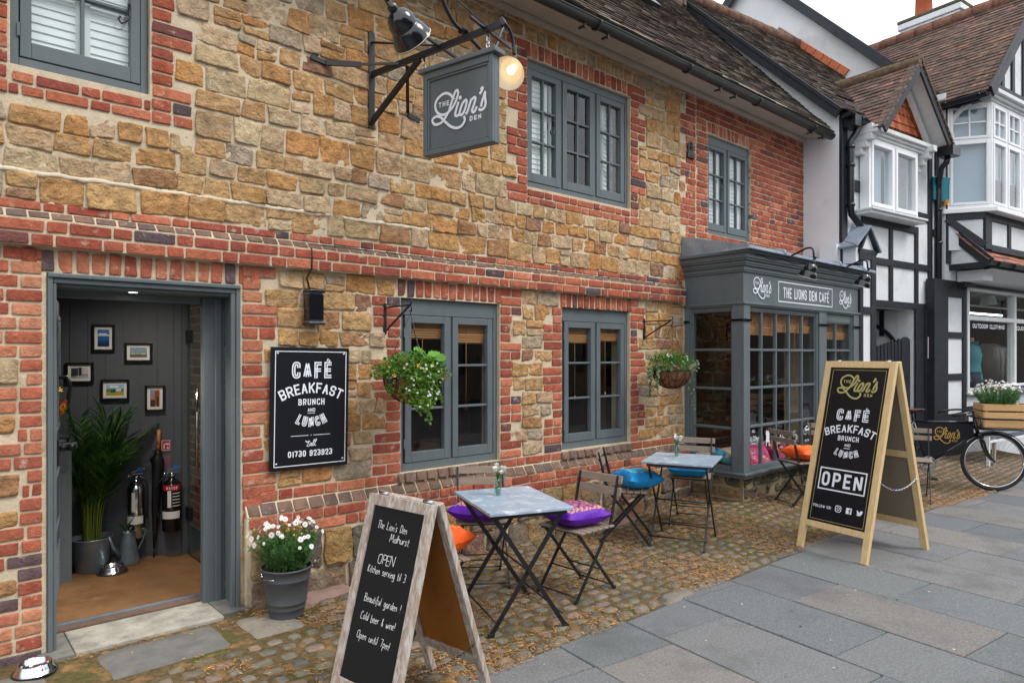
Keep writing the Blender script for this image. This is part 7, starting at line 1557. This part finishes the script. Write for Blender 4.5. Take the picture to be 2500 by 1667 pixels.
pp = thing('potted_palm', 'tall green palm in a dark zinc pot behind the grey ledge in the lobby', 'potted palm', (1.00, 5.80, .031))
b = MB(); b.lathe([(.001, 0), (.105, 0), (.108, .004), (.135, .232), (.139, .236), (.139, .242), (.132, .242), (.128, .2)], 36); b.build('pot', mZinc, pp); b = MB(); b.lathe([(.13, .205), (.001, .215)], 20); b.build('compost', mSoil, pp)
b = MB(); c = MB(); random.seed(5)
for k in range(34):
    a = random.uniform(0, 2 * pi); r = random.uniform(.01, .06); L = random.uniform(.65, 1.06) ; lean = random.uniform(.05, .30) * (1.1 if k % 3 else .6); sx = random.uniform(-.08, .12)
    P = [V(r * cos(a), r * sin(a), .21)]; 
    for j in range(1, 9): t = j / 8; P.append(V((r + lean * t ** 2.1) * cos(a) + sx * t * t, (r + lean * t ** 2.1) * sin(a) - .06 * t * t, .21 + L * (t - .22 * t ** 3 * (lean * 2.2))))
    b.col = jit(lin(120, 138, 52), .15); b.tube(P, [.006 - .0006 * j for j in range(9)], 5, cap=False)
    for j in range(4, 9):
        d = (P[min(8, j + 1)] - P[j - 1]).normalized(); sd_ = d.cross(V(0, 0, 1)); sd_ = sd_.normalized() if sd_.length > .01 else V(1, 0, 0)
        for m in range(4):
            q = P[j - 1].lerp(P[j], m / 4)
            for sg in (-1, 1): c.col = jit(random.choice((lin(70, 116, 54), lin(54, 98, 48), lin(86, 132, 60))), .2); leaf(c, q, d * .9 + sd_ * sg * random.uniform(.35, .7) + V(0, 0, -.1), V(0, 0, 1), random.uniform(.12, .22), .016, shape=(0, 1, .9, .5, 0), droop=.22)
b.build('stems', mLeaf, pp); c.build('fronds', mLeaf, pp)
po_ = thing('flower_posy', 'small posy of yellow and orange flowers hung beside the open door', 'posy', (.70, 5.30, 1.30)); b = MB(); c = MB(); random.seed(9)
for k in range(24): c.col = jit(lin(60, 70, 40), .2); leaf(c, rv() * .03, rv() + V(.4, 0, -.3), rv(), .05, .02)
for k in range(16): v_ = rv(); v_.x = abs(v_.x); flower(b, V(.02, 0, 0) + V(v_.x * .045, v_.y * .05, v_.z * .09), v_ + V(.4, -.6, 0), .024, random.choice((lin(230, 180, 30), lin(220, 110, 30), lin(206, 70, 40), lin(110, 40, 60))), lin(90, 50, 30), 8)
c.build('leaves', mLeaf, po_); b.build('blooms', mPetal, po_)
# ------------------------------------------------------------------ bistro chairs, tables, cushions
CH = []
def make_chair():
    t = thing('bistro_chair', 'chair', 'chair')
    # local: faces +x, feet on z 0, y across
    for z, x in ((.425, 0),): pass
    s = MB(); n = 6
    for k in range(n): x0 = -.155 + k * .0585; s.box(x0, x0 + .050, -.195, .195, .442, .455)
    s.build('seat', mSlat, t, bevel=.003)
    s = MB()
    for z in (.748, .668): s.hexa([(-.243 - (.79 - z) * -.22 - .0, -.2, z - .026), (-.228 + (.79 - z) * .22, -.2, z - .026), (-.228 + (.79 - z) * .22, .2, z - .026), (-.243 + (.79 - z) * .22, .2, z - .026)], [(-.255 + (.79 - z) * .22, -.2, z + .026), (-.24 + (.79 - z) * .22, -.2, z + .026), (-.24 + (.79 - z) * .22, .2, z + .026), (-.255 + (.79 - z) * .22, .2, z + .026)])
    s.build('backrest', mSlat, t, bevel=.003)
    for sg in (-1, 1):
        y = sg * .168; l = MB(); l.bar((-.228, y, .775), (-.145, y, .46), .010, .024, (1, 0, .3)); l.bar((-.145, y, .46), (.205, y, .012), .010, .022, (1, 0, .6)); l.bar((.195, y, .010), (.225, y, .010), .014, .018); l.build('leg', mIron, t, bevel=.002)
        y = sg * .148; l = MB(); l.bar((.165, y, .435), (-.205, y, .012), .010, .022, (1, 0, -.6)); l.bar((-.225, y, .010), (-.195, y, .010), .014, .018); l.build('leg', mIron, t, bevel=.002)
    for x, z in ((.19, .035), (-.185, .035), (.085, .168), (-.15, .437), (.165, .435), (-.075, .16)): l = MB(); l.tube([(x, -.165, z), (x, .165, z)], .005, 6); l.build('stretcher', mIron, t)
    l = MB()
    for y in (-.16, .16): l = MB(); l.box(-.155, .185, y - .006, y + .006, .430, .442); l.build('seat_rail', mIron, t)
    return t
proto = make_chair()
def chair(x, y, rz, label, first=[True]):
    o = proto if first[0] else copy_tree(proto); first[0] = False
    o.location = (x, y, ground(x, y)); o.rotation_euler = (0, 0, R(rz)); tag(o, label, 'chair', 'folding slatted bistro chairs'); return o
chair(3.07, 3.80, 236, 'folding slatted chair with its back to the brick wall, behind the nearer table')
chair(3.42, 3.20, 182, 'folding slatted chair right of the nearer table, holding the gold printed purple cushion')
chair(4.68, 3.80, -56, 'folding slatted chair with a blue cushion, standing left of the farther table')
chair(5.53, 3.72, 207, 'folding slatted chair tucked in behind the farther table with its back to the bay')
chair(6.92, 3.33, -27, 'folding chair with an orange cushion in front of the bay shopfront')
chair(7.52, 3.32, 204, 'folding chair mostly hidden, its slats showing left of the tall A board')
chair(8.38, 2.76, 200, 'folding chair whose back slats overlap the delivery bicycle')
chair(2.22, 3.27, -8, 'folding chair with an orange cushion hidden behind the small chalkboard')
def make_table(w, l, top_z=.715):
    t = thing('bistro_table', 't', 'table'); b = MB(); b.box(-w / 2, w / 2, -l / 2, l / 2, top_z - .014, top_z + .004); b.build('tabletop', mMarble, t, bevel=.003)
    b = MB(); hw_ = w / 2 - .03; hl = l / 2 - .05
    for y in (-hl, hl): b.bar((-hw_, y, top_z - .028), (hw_, y, top_z - .028), .02, .026)
    for x in (-hw_, hw_): b.bar((x, -hl, top_z - .03), (x, hl, top_z - .03), .016, .02)
    b.build('apron', mIron, t)
    for y, d in ((-hl + .005, 1), (hl - .005, -1)):
        for sg in (-1, 1):
            b = MB(); yy = y + (.014 * d if sg > 0 else 0); b.bar((sg * hw_ * .95, yy, top_z - .03), (-sg * hw_ * 1.0, yy, .012), .011, .026, (1, 0, 1)); b.bar((-sg * hw_ * 1.0 - .02, yy, .011), (-sg * hw_ + .02, yy, .011), .016, .02); b.build('leg', mIron, t, bevel=.002)
    for qx, qz in ((-hw_ * .9, .09), (hw_ * .9, .09), (0, .355)): b = MB(); b.tube([(qx, -hl, qz), (qx, hl, qz)], .006, 6); b.build('stretcher', mIron, t)
    return t
tb = make_table(.52, .70); tb.location = (2.785, 3.17, 0); tb.rotation_euler = (0, 0, R(-20)); tag(tb, 'nearer folding bistro table with a blue grey top, in front of the first window', 'table', 'bistro tables')
def place_table(x, y, rz, label): o = copy_tree(tb); o.location = (x, y, ground(x, y)); o.rotation_euler = (0, 0, R(rz)); tag(o, label, 'table', 'bistro tables'); return o
t2_ = make_table(.60, .58); t2_.location = (4.98, 3.43, ground(4.98, 3.43)); t2_.rotation_euler = (0, 0, R(24)); tag(t2_, 'farther folding bistro table with a blue grey top, left of the bay shopfront', 'table', 'bistro tables'); place_table(7.86, 3.02, -60, 'folding bistro table hidden behind the tall OPEN A board')
def vase(loc, label):
    t = thing('flower_vase', label, 'vase', loc, 0, 'small glass vases on the tables'); b = MB(); b.lathe([(.001, .002), (.019, .002), (.0205, .01), (.021, .06), (.017, .078), (.0145, .088), (.018, .10), (.0165, .10), (.013, .088), (.016, .076), (.019, .06), (.0185, .01), (.001, .007)], 24); b.build('glass', mVase, t)
    b = MB(); c = MB(); f = MB()
    b.lathe([(.001, .008), (.018, .008), (.0185, .05), (.001, .05)], 18); b.build('water', mVase, t)
    for dx, dy, h, r in ((-.03, -.012, .165, .031), (.03, -.02, .16, .032), (.002, .014, .185, .024), (.0, -.035, .15, .02)):
        c.col = lin(84, 138, 66); c.tube([(-dx * .3, -dy * .3, .01), (dx * .2, dy * .2, .09), (dx, dy, h)], .0022, 5)
        for k in range(16):
            a = random.random() * 6.3; e = random.uniform(.1, 1.1); n = V(cos(a) * sin(e), sin(a) * sin(e), cos(e)); f.col = jit(lin(238, 240, 228), .04); leaf(f, V(dx, dy, h - .012), n + V(0, 0, .7), n, r * random.uniform(.9, 1.25), r * .95, fold=-.25, shape=(.4, 1, 1, .5), droop=-.25)
    for k in range(8): c.col = jit(lin(96, 146, 74), .2); leaf(c, (0, 0, .10), V(random.uniform(-.5, .5), random.uniform(-.5, .5), 1), rv(), .05, .011)
    c.build('stems', mLeaf, t); f.build('blooms', mPetal, t)
vase((2.79, 3.30, .719), 'small glass vase of white blooms on the nearer bistro table'); vase((5.02, 3.52, .719 + ground(5.02, 3.52)), 'small glass vase of white blooms on the farther bistro table')
def cushion(x, y, z, rz, S_, label, base, pat, seed, tilt=(0, 0), H=.07, group='silk cushions on the bistro chairs', cat='cushion', ax=1.0, parts=True):
    t = thing('cushion', label, cat, (x, y, z), 0, group); random.seed(seed); b = MB(); b.smooth = True; N = 26; b.M = Matrix.Rotation(R(rz), 4, 'Z') @ Matrix.Rotation(R(tilt[0]), 4, 'X') @ Matrix.Rotation(R(tilt[1]), 4, 'Y')
    for side in (1, -1):
        ids = []
        for j in range(N + 1):
            for i in range(N + 1):
                u, v = -1 + 2 * i / N, -1 + 2 * j / N; k = max(0, (1 - u ** 4) * (1 - v ** 4)) ** .5
                pull = 1 - .10 * (1 - (u * v) ** 2) * max(abs(u), abs(v)) ** 3
                wr = .011 * nz(u * 3.0, v * 3.0, seed + side) + .007 * nz(u * 9, v * 9, seed + side) * max(abs(u), abs(v))
                pz = side * (H * k) + wr * (1 if k > .05 else .3) + H * .95
                if side < 0: pz = H * .95 - H * .95 * k * .9 if k > 0 else H * .95
                pz += .018 * abs(u * v) ** 3
                col = base
                if side > 0: col = pat(u, v, base)
                ids.append(b.p(u * S_ / 2 * pull * ax, v * S_ / 2 * pull, pz, jit(col, .05, .02)))
        for j in range(N):
            for i in range(N): q = j * (N + 1) + i; f = (ids[q], ids[q + 1], ids[q + N + 2], ids[q + N + 1]); b.face(f if side > 0 else f[::-1])
    b.build('cover', mCushion, t); return t
GOLD = lin(206, 170, 110)
def pat_purple(u, v, c):
    m = max(abs(u), abs(v))
    if m > .78: return c
    if m > .55: return GOLD if (int((u + 9) * 16) + int((v + 9) * 16)) % 2 else lin(150, 60, 150)
    return lin(120, 40, 130) if nz(u * 6, v * 6, 2) < 0 else lin(190, 130, 130)
def pat_blue(u, v, c):
    m = max(abs(u), abs(v)); 
    if .3 < m < .62 and nz(u * 7, v * 7, 3) > -.02: return lin(110, 190, 160)
    return lin(26, 126, 192) if nz(u * 2, v * 2, 5) < 0 else c
def pat_orange(u, v, c):
    m = max(abs(u), abs(v))
    if m < .68 and nz(u * 8, v * 8, 4) > -.05: return lin(226, 140, 70)
    return c
pu, bl_, og = lin(92, 22, 160), lin(20, 142, 206), lin(234, 92, 30)
zs = .457
cushion(2.99, 3.72, zs, 26, .36, 'purple cushion half hidden under the nearer table', pu, pat_purple, 3)
cushion(3.40, 3.21, zs, -10, .37, 'purple cushion printed with gold on the chair right of the nearer table', pu, pat_purple, 4, H=.07)
cushion(4.74, 3.73, zs + ground(4.7, 3.8), -20, .34, 'blue cushion on the chair left of the farther table', bl_, pat_blue, 6, (0, 0), .08)
cushion(5.46, 3.68, zs + ground(5.5, 3.7), 28, .37, 'blue cushion on the chair behind the farther table', bl_, pat_blue, 7)
cushion(6.98, 3.31, zs + ground(6.95, 3.35), -20, .36, 'orange cushion on the chair in front of the bay shopfront', og, pat_orange, 8)
cushion(2.27, 3.26, zs, 15, .36, 'orange cushion poking out right of the small chalkboard', og, pat_orange, 9, H=.08)
PK = [lin(206, 20, 120), lin(220, 40, 140), lin(240, 190, 40), lin(40, 160, 90), lin(230, 90, 40)]
def pat_pink(u, v, c):
    q = nz(u * 5, v * 5, 3); return PK[2] if q > .32 else PK[3] if q < -.36 else PK[4] if .2 < q < .26 else c
for i, (x, rz, lb) in enumerate(((6.80, 20, 'pink embroidered cushion at the left end of the window seat'), (7.08, -25, 'pink embroidered cushion second from the left on the window seat'), (7.42, 35, 'pink embroidered cushion in the middle of the window seat'), (7.78, 10, 'pink embroidered cushion at the right of the window seat'))): cushion(x, 3.93, .437, rz, .3, lb, PK[i % 2], pat_pink, 20 + i, (50, 0), .07, 'cushions on the cafe window seat')
def pat_teal(u, v, c): q = nz(u * 4, v * 4, 6); return lin(226, 120, 40) if q > .25 else lin(30, 90, 160) if q < -.2 else c
cushion(6.56, 4.02, .437, 10, .3, 'turquoise patterned cushion at the end of the window seat facing the street', lin(20, 150, 170), pat_teal, 31, (20, 20), .07, 'cushions on the cafe window seat')

# ------------------------------------------------------------------ pavement boards
def a_board(name, label, loc, rz, hw_, H, fx, bx, leg, mframe, panel, pm, pback, writer, s0, s1, grp, dep=.03, backboard=True):
    """A frame: local x towards the reader, y across, hinge at the top; fx/bx the spread of front and back feet"""
    t = thing(name, label, 'sign', loc, rz, grp)
    for side, sp in (('front', fx), ('back', -bx)):
        sl = sqrt(H * H + sp * sp); dn = Vector((sp, 0, -H)) / sl; nrm = Vector((H, 0, sp)) / sl if sp > 0 else Vector((-H, 0, -sp * -1)) / sl
        if sp < 0: nrm = Vector((-H, 0, -sp)).normalized() * 1; nrm = Vector((-H, 0, abs(sp))).normalized()
        else: nrm = Vector((H, 0, abs(sp))).normalized()
        T = Vector((.018 if sp > 0 else -.018, 0, H)); Pt = lambda y, s_, w: T + Vector((0, y, 0)) + dn * s_ + nrm * w
        f = MB()
        for sg in (-1, 1):
            y0, y1 = (sg * hw_, sg * (hw_ - leg)); q0 = [Pt(y0, 0, -dep / 2), Pt(y1, 0, -dep / 2), Pt(y1, 0, dep / 2), Pt(y0, 0, dep / 2)]; q1 = [Pt(y0, sl, -dep / 2), Pt(y1, sl, -dep / 2), Pt(y1, sl, dep / 2), Pt(y0, sl, dep / 2)]; f.hexa(q1, q0)
        for a, b_ in ((0, s0), (s1, s1 + leg * .95)) + (((sl * .47, sl * .47 + leg),) if (sp < 0 and backboard == 2) else ()):
            f.hexa([Pt(-hw_ + leg, b_, -dep / 2.2), Pt(hw_ - leg, b_, -dep / 2.2), Pt(hw_ - leg, b_, dep / 2.2), Pt(-hw_ + leg, b_, dep / 2.2)], [Pt(-hw_ + leg, a, -dep / 2.2), Pt(hw_ - leg, a, -dep / 2.2), Pt(hw_ - leg, a, dep / 2.2), Pt(-hw_ + leg, a, dep / 2.2)])
        fo = f.build('frame', mframe, t, bevel=.003, fix=True); fo['label'] = side + ' frame'
        p = MB(); p.hexa([Pt(-hw_ + leg, s1, -.004), Pt(hw_ - leg, s1, -.004), Pt(hw_ - leg, s1, .004), Pt(-hw_ + leg, s1, .004)], [Pt(-hw_ + leg, s0, -.004), Pt(hw_ - leg, s0, -.004), Pt(hw_ - leg, s0, .004), Pt(-hw_ + leg, s0, .004)])
        if sp > 0: p.build('panel', pm, t, fix=True)
        else:
            p.v = [tuple(Vector(v) + nrm * (.003)) for v in p.v]; p.build('back_panel', pback, t, fix=True)
        if sp > 0:
            o = Pt(-hw_ + leg, s1, .0045); ink = Ink(plane(o, (0, 1, 0), -dn)); writer(ink, 2 * (hw_ - leg), s1 - s0, t)
    h = MB()
    for y in (-hw_ * .7, hw_ * .7): h.tube([(0, y - .03, H + .004), (0, y + .03, H + .004)], .008, 8)
    h.build('hinge', mSteel, t); return t
def write_big(ink, W_, H_, t):
    Xf = lambda x: x * W_
    Yf = lambda y: (1 - y) * H_
    cafe_words(ink, W_, H_, dict(cafe=(.235, .785, .27, .345), breakfast=(.09, .915, .367, .418, .036), brunch=(.32, .675, .441, .473), **{'and': (.446, .551, .490, .508)}, lunch=(.275, .73, .537, .582, .024)))
    x0, x1, y0, y1 = Xf(.11), Xf(.893), Yf(.79), Yf(.657); ink.frame(x0, x1, y0, y1, .011); ink.text('OPEN', Xf(.155), Xf(.842), Yf(.769), .09 * H_, .030, gap=.026)
    ink.text('FOLLOW US:', Xf(.073), Xf(.385), Yf(.910), .018 * H_, .0055, gap=.0045, sp=.5)
    cx, cy, s_ = Xf(.513), Yf(.897), .024      # three round and square social badges
    ink.ribbon(_stroke('0,.5 0,1r 1,1r 1,0r 0,0r 0,.5', 2 * s_, 2 * s_, .018) and [(cx - s_ + a, cy - s_ + b_) for a, b_ in _stroke('0,.5 0,1r 1,1r 1,0r 0,0r 0,.5', 2 * s_, 2 * s_, .018)], .006); ink.ribbon([(cx + .011 * cos(q * pi / 9), cy + .011 * sin(q * pi / 9)) for q in range(19)], .005); ink.dot(cx + .0135, cy + .0135, .003)
    cx = Xf(.692); ink.rect(cx - s_, cx + s_, cy - s_, cy + s_); 
    k2 = Ink(ink.mb.M, .0035); k2.ribbon([(cx + .016, cy + .012), (cx + .010, cy + .014), (cx + .007, cy + .008), (cx + .007, cy - s_)], .0065); k2.ribbon([(cx - .002, cy + .001), (cx + .016, cy + .001)], .0065); k2.build('dark_marks', mBoard, t)
    cx = Xf(.867); B = [(-.026, -.014), (-.012, -.010), (-.022, -.004), (-.020, .006), (-.026, .012), (-.022, .020), (-.008, .008), (.002, .006), (.004, .016), (.014, .021), (.021, .017), (.028, .019), (.024, .012), (.021, -.004), (.010, -.018), (-.006, -.022), (-.018, -.020)]
    ink.k += 1; ids = [ink.mb.p(cx + a, cy + b_, .0016) for a, b_ in B]; ce = ink.mb.p(cx, cy - .004, .0016)
    for i in range(len(B)): ink.mb.face((ce, ids[i - 1], ids[i]))
    ink.build('lettering', mWhite, t)
    g = Ink(ink.mb.M, .0014); g.frame(.05 * W_, .955 * W_, .015 * H_, .985 * H_, .0035); logo(g, Xf(.186), Xf(.838), Yf(.199), Yf(.050), .0145); g.build('gold_lettering', mGold, t)
A2 = a_board('sandwich_board', 'tall pine A board with a black OPEN panel standing on the pavement', (5.945, 2.335, 0), 168.6, .31, 1.55, .398, .398, .052, mPine, mBoard, mBoard, mBoardBack, write_big, .055, 1.36, 'pavement A boards', .036, 2)
def chain(t, a, b, sag, m, n=26, r=.0022, name='chain'):
    c = MB(); a, b = Vector(a), Vector(b); P = [a.lerp(b, k / n) - Vector((0, 0, sag * 4 * (k / n) * (1 - k / n))) for k in range(n + 1)]
    for k in range(n): 
        d = (P[k + 1] - P[k]); e = V(0, 0, 1) if k % 2 else d.cross(V(0, 0, 1)).normalized(); h = d * .62; w = e * .0055; q = (P[k] + P[k + 1]) / 2; c.tube([q + h * cos(i * pi / 4) + w * sin(i * pi / 4) for i in range(9)], r, 4, cap=False)
    c.build(name, m, t)
chain(A2, (.255, -.31, .62), (-.255, -.31, .62), .09, mSteel) if False else chain(A2, (.255, .31, .62), (-.255, .31, .62), .085, mSteel)
def write_chalk(ink, W_, H_, t):
    X = lambda x: x * W_
    Y = lambda y: (1 - y) * H_
    def ln(txt, x0, x1, y, h, th=.0025): random.seed(len(txt)); ink.text(txt, X(x0), X(x1), Y(y), h, th, font=HW, gap=.004, slant=.08, sp=.5, jitter=.05)
    ln("The Lion's Den", .14, .72, .128, .034); ln('Midhurst', .43, .80, .190, .034); ln('OPEN', .28, .60, .325, .042, .003); ln('Kitchen serving til 3', .12, .86, .388, .032); ln('Beautiful garden !', .17, .88, .552, .032); ln('Cold beer & wine!', .17, .84, .655, .032); ln('Open until 7pm!', .17, .81, .762, .032)
    ink.build('chalk_writing', mChalkW, t)
CB = a_board('chalkboard', 'small weathered chalkboard A frame with handwritten opening notes near the doorway', (1.685, 2.64, 0), 189, .214, .955, .262, .33, .044, mOldWood, mChalk, mChalk, mHard, write_chalk, .05, .80, 'pavement A boards', .03)
chain(CB, (.19, .2, .27), (-.25, .2, .27), .03, mIron, 22, .0016)

# ------------------------------------------------------------------ delivery bicycle; local +x is forward
bd = V(.53, -.848, 0); fa_ = V(9.66, 2.30, -.0)
bk_ = thing('delivery_bicycle', 'old black delivery bicycle with a lettered frame panel and a front carrier', 'bicycle', fa_ - bd * .56, math.degrees(atan2(-.848, .53)))
RW = .345; FX, RX = .56, -.60
def wheel_part(cx):
    a = MB(); n = 48; a.tube([(cx + RW * .955 * cos(2 * pi * k / n), 0, RW + RW * .955 * sin(2 * pi * k / n)) for k in range(n + 1)], RW * .055, 8); w = a.build('wheel', mRubber, bk_)
    a = MB(); a.tube([(cx + RW * .88 * cos(2 * pi * k / n), 0, RW + RW * .88 * sin(2 * pi * k / n)) for k in range(n + 1)], .012, 6); a.build('rim', mSteel, w)
    a = MB()
    for k in range(36): q = 2 * pi * k / 36; h = .02 if k % 2 else -.02; q2 = q + (.5 if (k // 2) % 2 else -.5); a.tube([(cx + .018 * cos(q2), h, RW + .018 * sin(q2)), (cx + RW * .875 * cos(q), 0, RW + RW * .875 * sin(q))], .0011, 3)
    a.tube([(cx, -.05, RW), (cx, .05, RW)], .016, 8); a.build('spokes', mSteel, w)
wheel_part(FX); wheel_part(RX)
b = MB(); HT, HB, BB, ST = V(.36, 0, .84), V(.40, 0, .66), V(-.14, 0, .29), V(-.30, 0, .84)
b.tube([HT, HB], .02, 10); b.tube([V(.37, 0, .80), V(-.285, 0, .80)], .0155, 10); b.tube([HB + V(-.005, 0, .02), BB], .0165, 10); b.tube([BB, ST], .0155, 10)
for y in (-.055, .055): b.tube([BB + V(0, y * .5, 0), V(RX, y, RW)], .01, 8); b.tube([V(-.285, y * .3, .80), V(RX, y, RW)], .008, 8)
b.build('frame', mBlackGloss, bk_)
b = MB()
for y in (-.05, .05): b.tube(smooth3([HB + V(.005, y * .8, -.02), V(.44, y, .58), V(.47, y, .48), V(.52, y, .39), V(FX, y, RW)]), [.015] * 6 + [.013] * 6 + [.011] * 9, 8)
b.box(.38, .44, -.06, .06, .62, .66); b.build('fork', mBlackGloss, bk_)
b = MB(); b.prism([(.345, .785), (-.265, .785), (-.165, .34), (-.115, .32), (.355, .655)], lambda a, c: (a, -.012, c), lambda a, c: (a, .012, c)); po2 = b.build('panel', mBoard, bk_)
ink = Ink(plane((-.17, -.0125, 0), (1, 0, 0), (0, 0, 1))); logo(ink, .10, .37, .545, .735, .011); ink.build('lettering', mGoldB, po2)
ink = Ink(plane((.33, .0125, 0), (-1, 0, 0), (0, 0, 1))); logo(ink, .10, .37, .545, .735, .011); ink.build('lettering', mGoldB, po2)
b = MB(); b.smooth = True; n = 16; rings = []
for x, w, z, d in ((-.455, .02, .945, .02), (-.44, .085, .955, .035), (-.38, .105, .953, .04), (-.32, .085, .945, .035), (-.26, .05, .945, .03), (-.2, .032, .95, .022), (-.165, .025, .945, .018)): rings.append([b.p(x, w * cos(2 * pi * k / n), z + d * (.35 * sin(2 * pi * k / n) if sin(2 * pi * k / n) > 0 else sin(2 * pi * k / n))) for k in range(n)])
for p, q in zip(rings, rings[1:]):
    for k in range(n): b.face((p[k], p[(k + 1) % n], q[(k + 1) % n], q[k]))
b.face(rings[0][::-1]); b.face(rings[-1]); sd_o = b.build('saddle', mLeather, bk_)
b = MB(); b.tube([(-.295, 0, .80), (-.305, 0, .92)], .013, 8)
for y in (-.05, .05):
    b.tube([(-.40 + .022 * cos(k * .8), y + .022 * sin(k * .8), .855 + k * .0022) for k in range(32)], .003, 4)
    b.tube([(-.42, y, .86), (-.2, y * .4, .93)], .004, 5)
b.build('saddle_spring', mIron, sd_o)
b = MB(); b.tube([(.355, 0, .84), (.345, 0, .93)], .012, 8); b.tube(smooth3([(.06, -.28, .90), (.16, -.27, .925), (.28, -.2, .94), (.345, -.06, .935), (.345, .06, .935), (.28, .2, .94), (.16, .27, .925), (.06, .28, .90)]), .0115, 8)
hb = b.build('handlebar', mBlackGloss, bk_); b = MB()
for sg in (-1, 1): b.tube([(.05, sg * .281, .897), (.17, sg * .268, .926)], .017, 10)
b.build('grip', mRubber, hb); b = MB()
for sg in (-1, 1): b.tube(smooth3([(.30, sg * .17, .92), (.22, sg * .22, .885), (.12, sg * .26, .86)]), .005, 6); b.tube(smooth3([(.30, sg * .17, .92), (.4, sg * .1, .86), (.44, sg * .03, .74)]), .004, 5)
b.build('brake_lever', mIron, hb)
b = MB(); cc_ = [2 * pi * k / 30 for k in range(31)]; b.tube([BB + V(.085 * cos(q), -.045, .085 * sin(q)) for q in cc_], .008, 6); b.tube([BB + V(.055 * cos(q), -.045, .055 * sin(q)) for q in cc_], .005, 6)
for k in range(5): q = 2 * pi * k / 5; b.bar(BB + V(0, -.045, 0), BB + V(.085 * cos(q), -.045, .085 * sin(q)), .012, .006)
b.tube([BB + V(0, -.07, 0), BB + V(0, .07, 0)], .02, 10); b.bar(BB + V(0, -.06, 0), BB + V(.03, -.06, -.165), .02, .014, (0, 1, 0)); b.bar(BB + V(0, .06, 0), BB + V(-.03, .06, .165), .02, .014, (0, 1, 0)); ck = b.build('crank', mZinc, bk_)
for s_, (px, pz) in ((-1, (.03, -.165)), (1, (-.03, .165))): b = MB(); b.M = Matrix.Translation(BB + V(px, s_ * .115, pz)); b.box(-.045, .045, -.04, .04, -.012, .012); b.tube([(0, -s_ * .06, 0), (0, s_ * .03, 0)], .007, 6); b.build('pedal', mRubber, ck, bevel=.004); b = MB(); b.M = Matrix.Translation(BB + V(px, s_ * .115, pz)); b.box(.0455, .05, -.03, .03, -.008, .008); b.box(-.05, -.0455, -.03, .03, -.008, .008); b.build('reflector', mAmber, ck)
b = MB()
for dz in (.075, -.075): b.bar(BB + V(0, -.045, dz), V(RX, -.045, RW + dz * .5), .006, .009)
b.build('drive_chain', mIron, bk_)
b = MB()
for (cx, a0, a1) in ((FX, 20, 118), (RX, 20, 190)):
    P = [(cx + (RW + .02) * cos(R(a0 + (a1 - a0) * k / 14)), (RW + (RW + .02) * sin(R(a0 + (a1 - a0) * k / 14)))) for k in range(15)]
    for p, q in zip(P, P[1:]): b.poly([(p[0], -.032, p[1]), (q[0], -.032, q[1]), (q[0], .032, q[1]), (p[0], .032, p[1])]); b.poly([(p[0], -.032, p[1]), (q[0], -.032, q[1]), (q[0], -.035, q[1] - .014), (p[0], -.035, p[1] - .014)])
b.build('mudguard', mBlackGloss, bk_)
# front carrier: a rail all round on struts
b = MB(); x0, x1, z0, z1 = .36, .96, .745, .865
ra = lambda z, e=0: [V(x0, -.22, z), V(x1 - .06, -.22, z), V(x1, -.16, z), V(x1, .16, z), V(x1 - .06, .22, z), V(x0, .22, z), V(x0, -.22, z)]
b.tube(ra(z1), .011, 8); b.tube(ra(z0), .011, 8)
for p in (V(x0, -.22, 0), V(x1 - .07, -.22, 0), V(x1, -.12, 0), V(x1, .12, 0), V(x1 - .07, .22, 0), V(x0, .22, 0)): b.tube([p + V(0, 0, z0), p + V(0, 0, z1)], .01, 8)
for y in (-.12, 0, .12): b.tube([(x0, y, z0), (x1, y, z0)], .008, 8)
b.tube([V(x0, 0, z0), HB], .012, 8); b.tube([V(x0, 0, z1), HT], .012, 8)
for y in (-.2, .2): b.tube([(.85, y, z0), (FX + .01, y * .3, RW + .01)], .007, 6) if False else None
b.build('carrier', mBlackGloss, bk_)
cr_ = thing('flower_crate', 'pine slatted crate on the bicycle carrier, full of white daisies', 'crate', tuple(fa_ - bd * .56 + bd * .645 + V(0, 0, .757)), math.degrees(atan2(-.848, .53)) )
b = MB(); hx, hy = .24, .17
for k, z in enumerate((.01, .105, .2)):
    for sg in (-1, 1): b.box(-hx, hx, sg * hy - .008, sg * hy + .008, z, z + .078); b.box(sg * hx - .008, sg * hx + .008, -hy + .008, hy - .008, z, z + .078)
for sx in (-1, 1):
    for sy in (-1, 1): b.box(sx * (hx - .03) - .014, sx * (hx - .03) + .014, sy * (hy - .024) - .014, sy * (hy - .024) + .014, .0, .27)
b.box(-hx, hx, -hy, hy, .0, .01); b.build('box', mPineX, cr_, bevel=.003)
b = MB(); b.poly([(-hx + .01, -hy + .01, .22), (hx - .01, -hy + .01, .22), (hx - .01, hy - .01, .22), (-hx + .01, hy - .01, .22)]); b.build('compost', mSoil, cr_)
daisies(cr_, V(-.05, 0, .21), .21, .27, 95, 100, 1.2, .017, True)
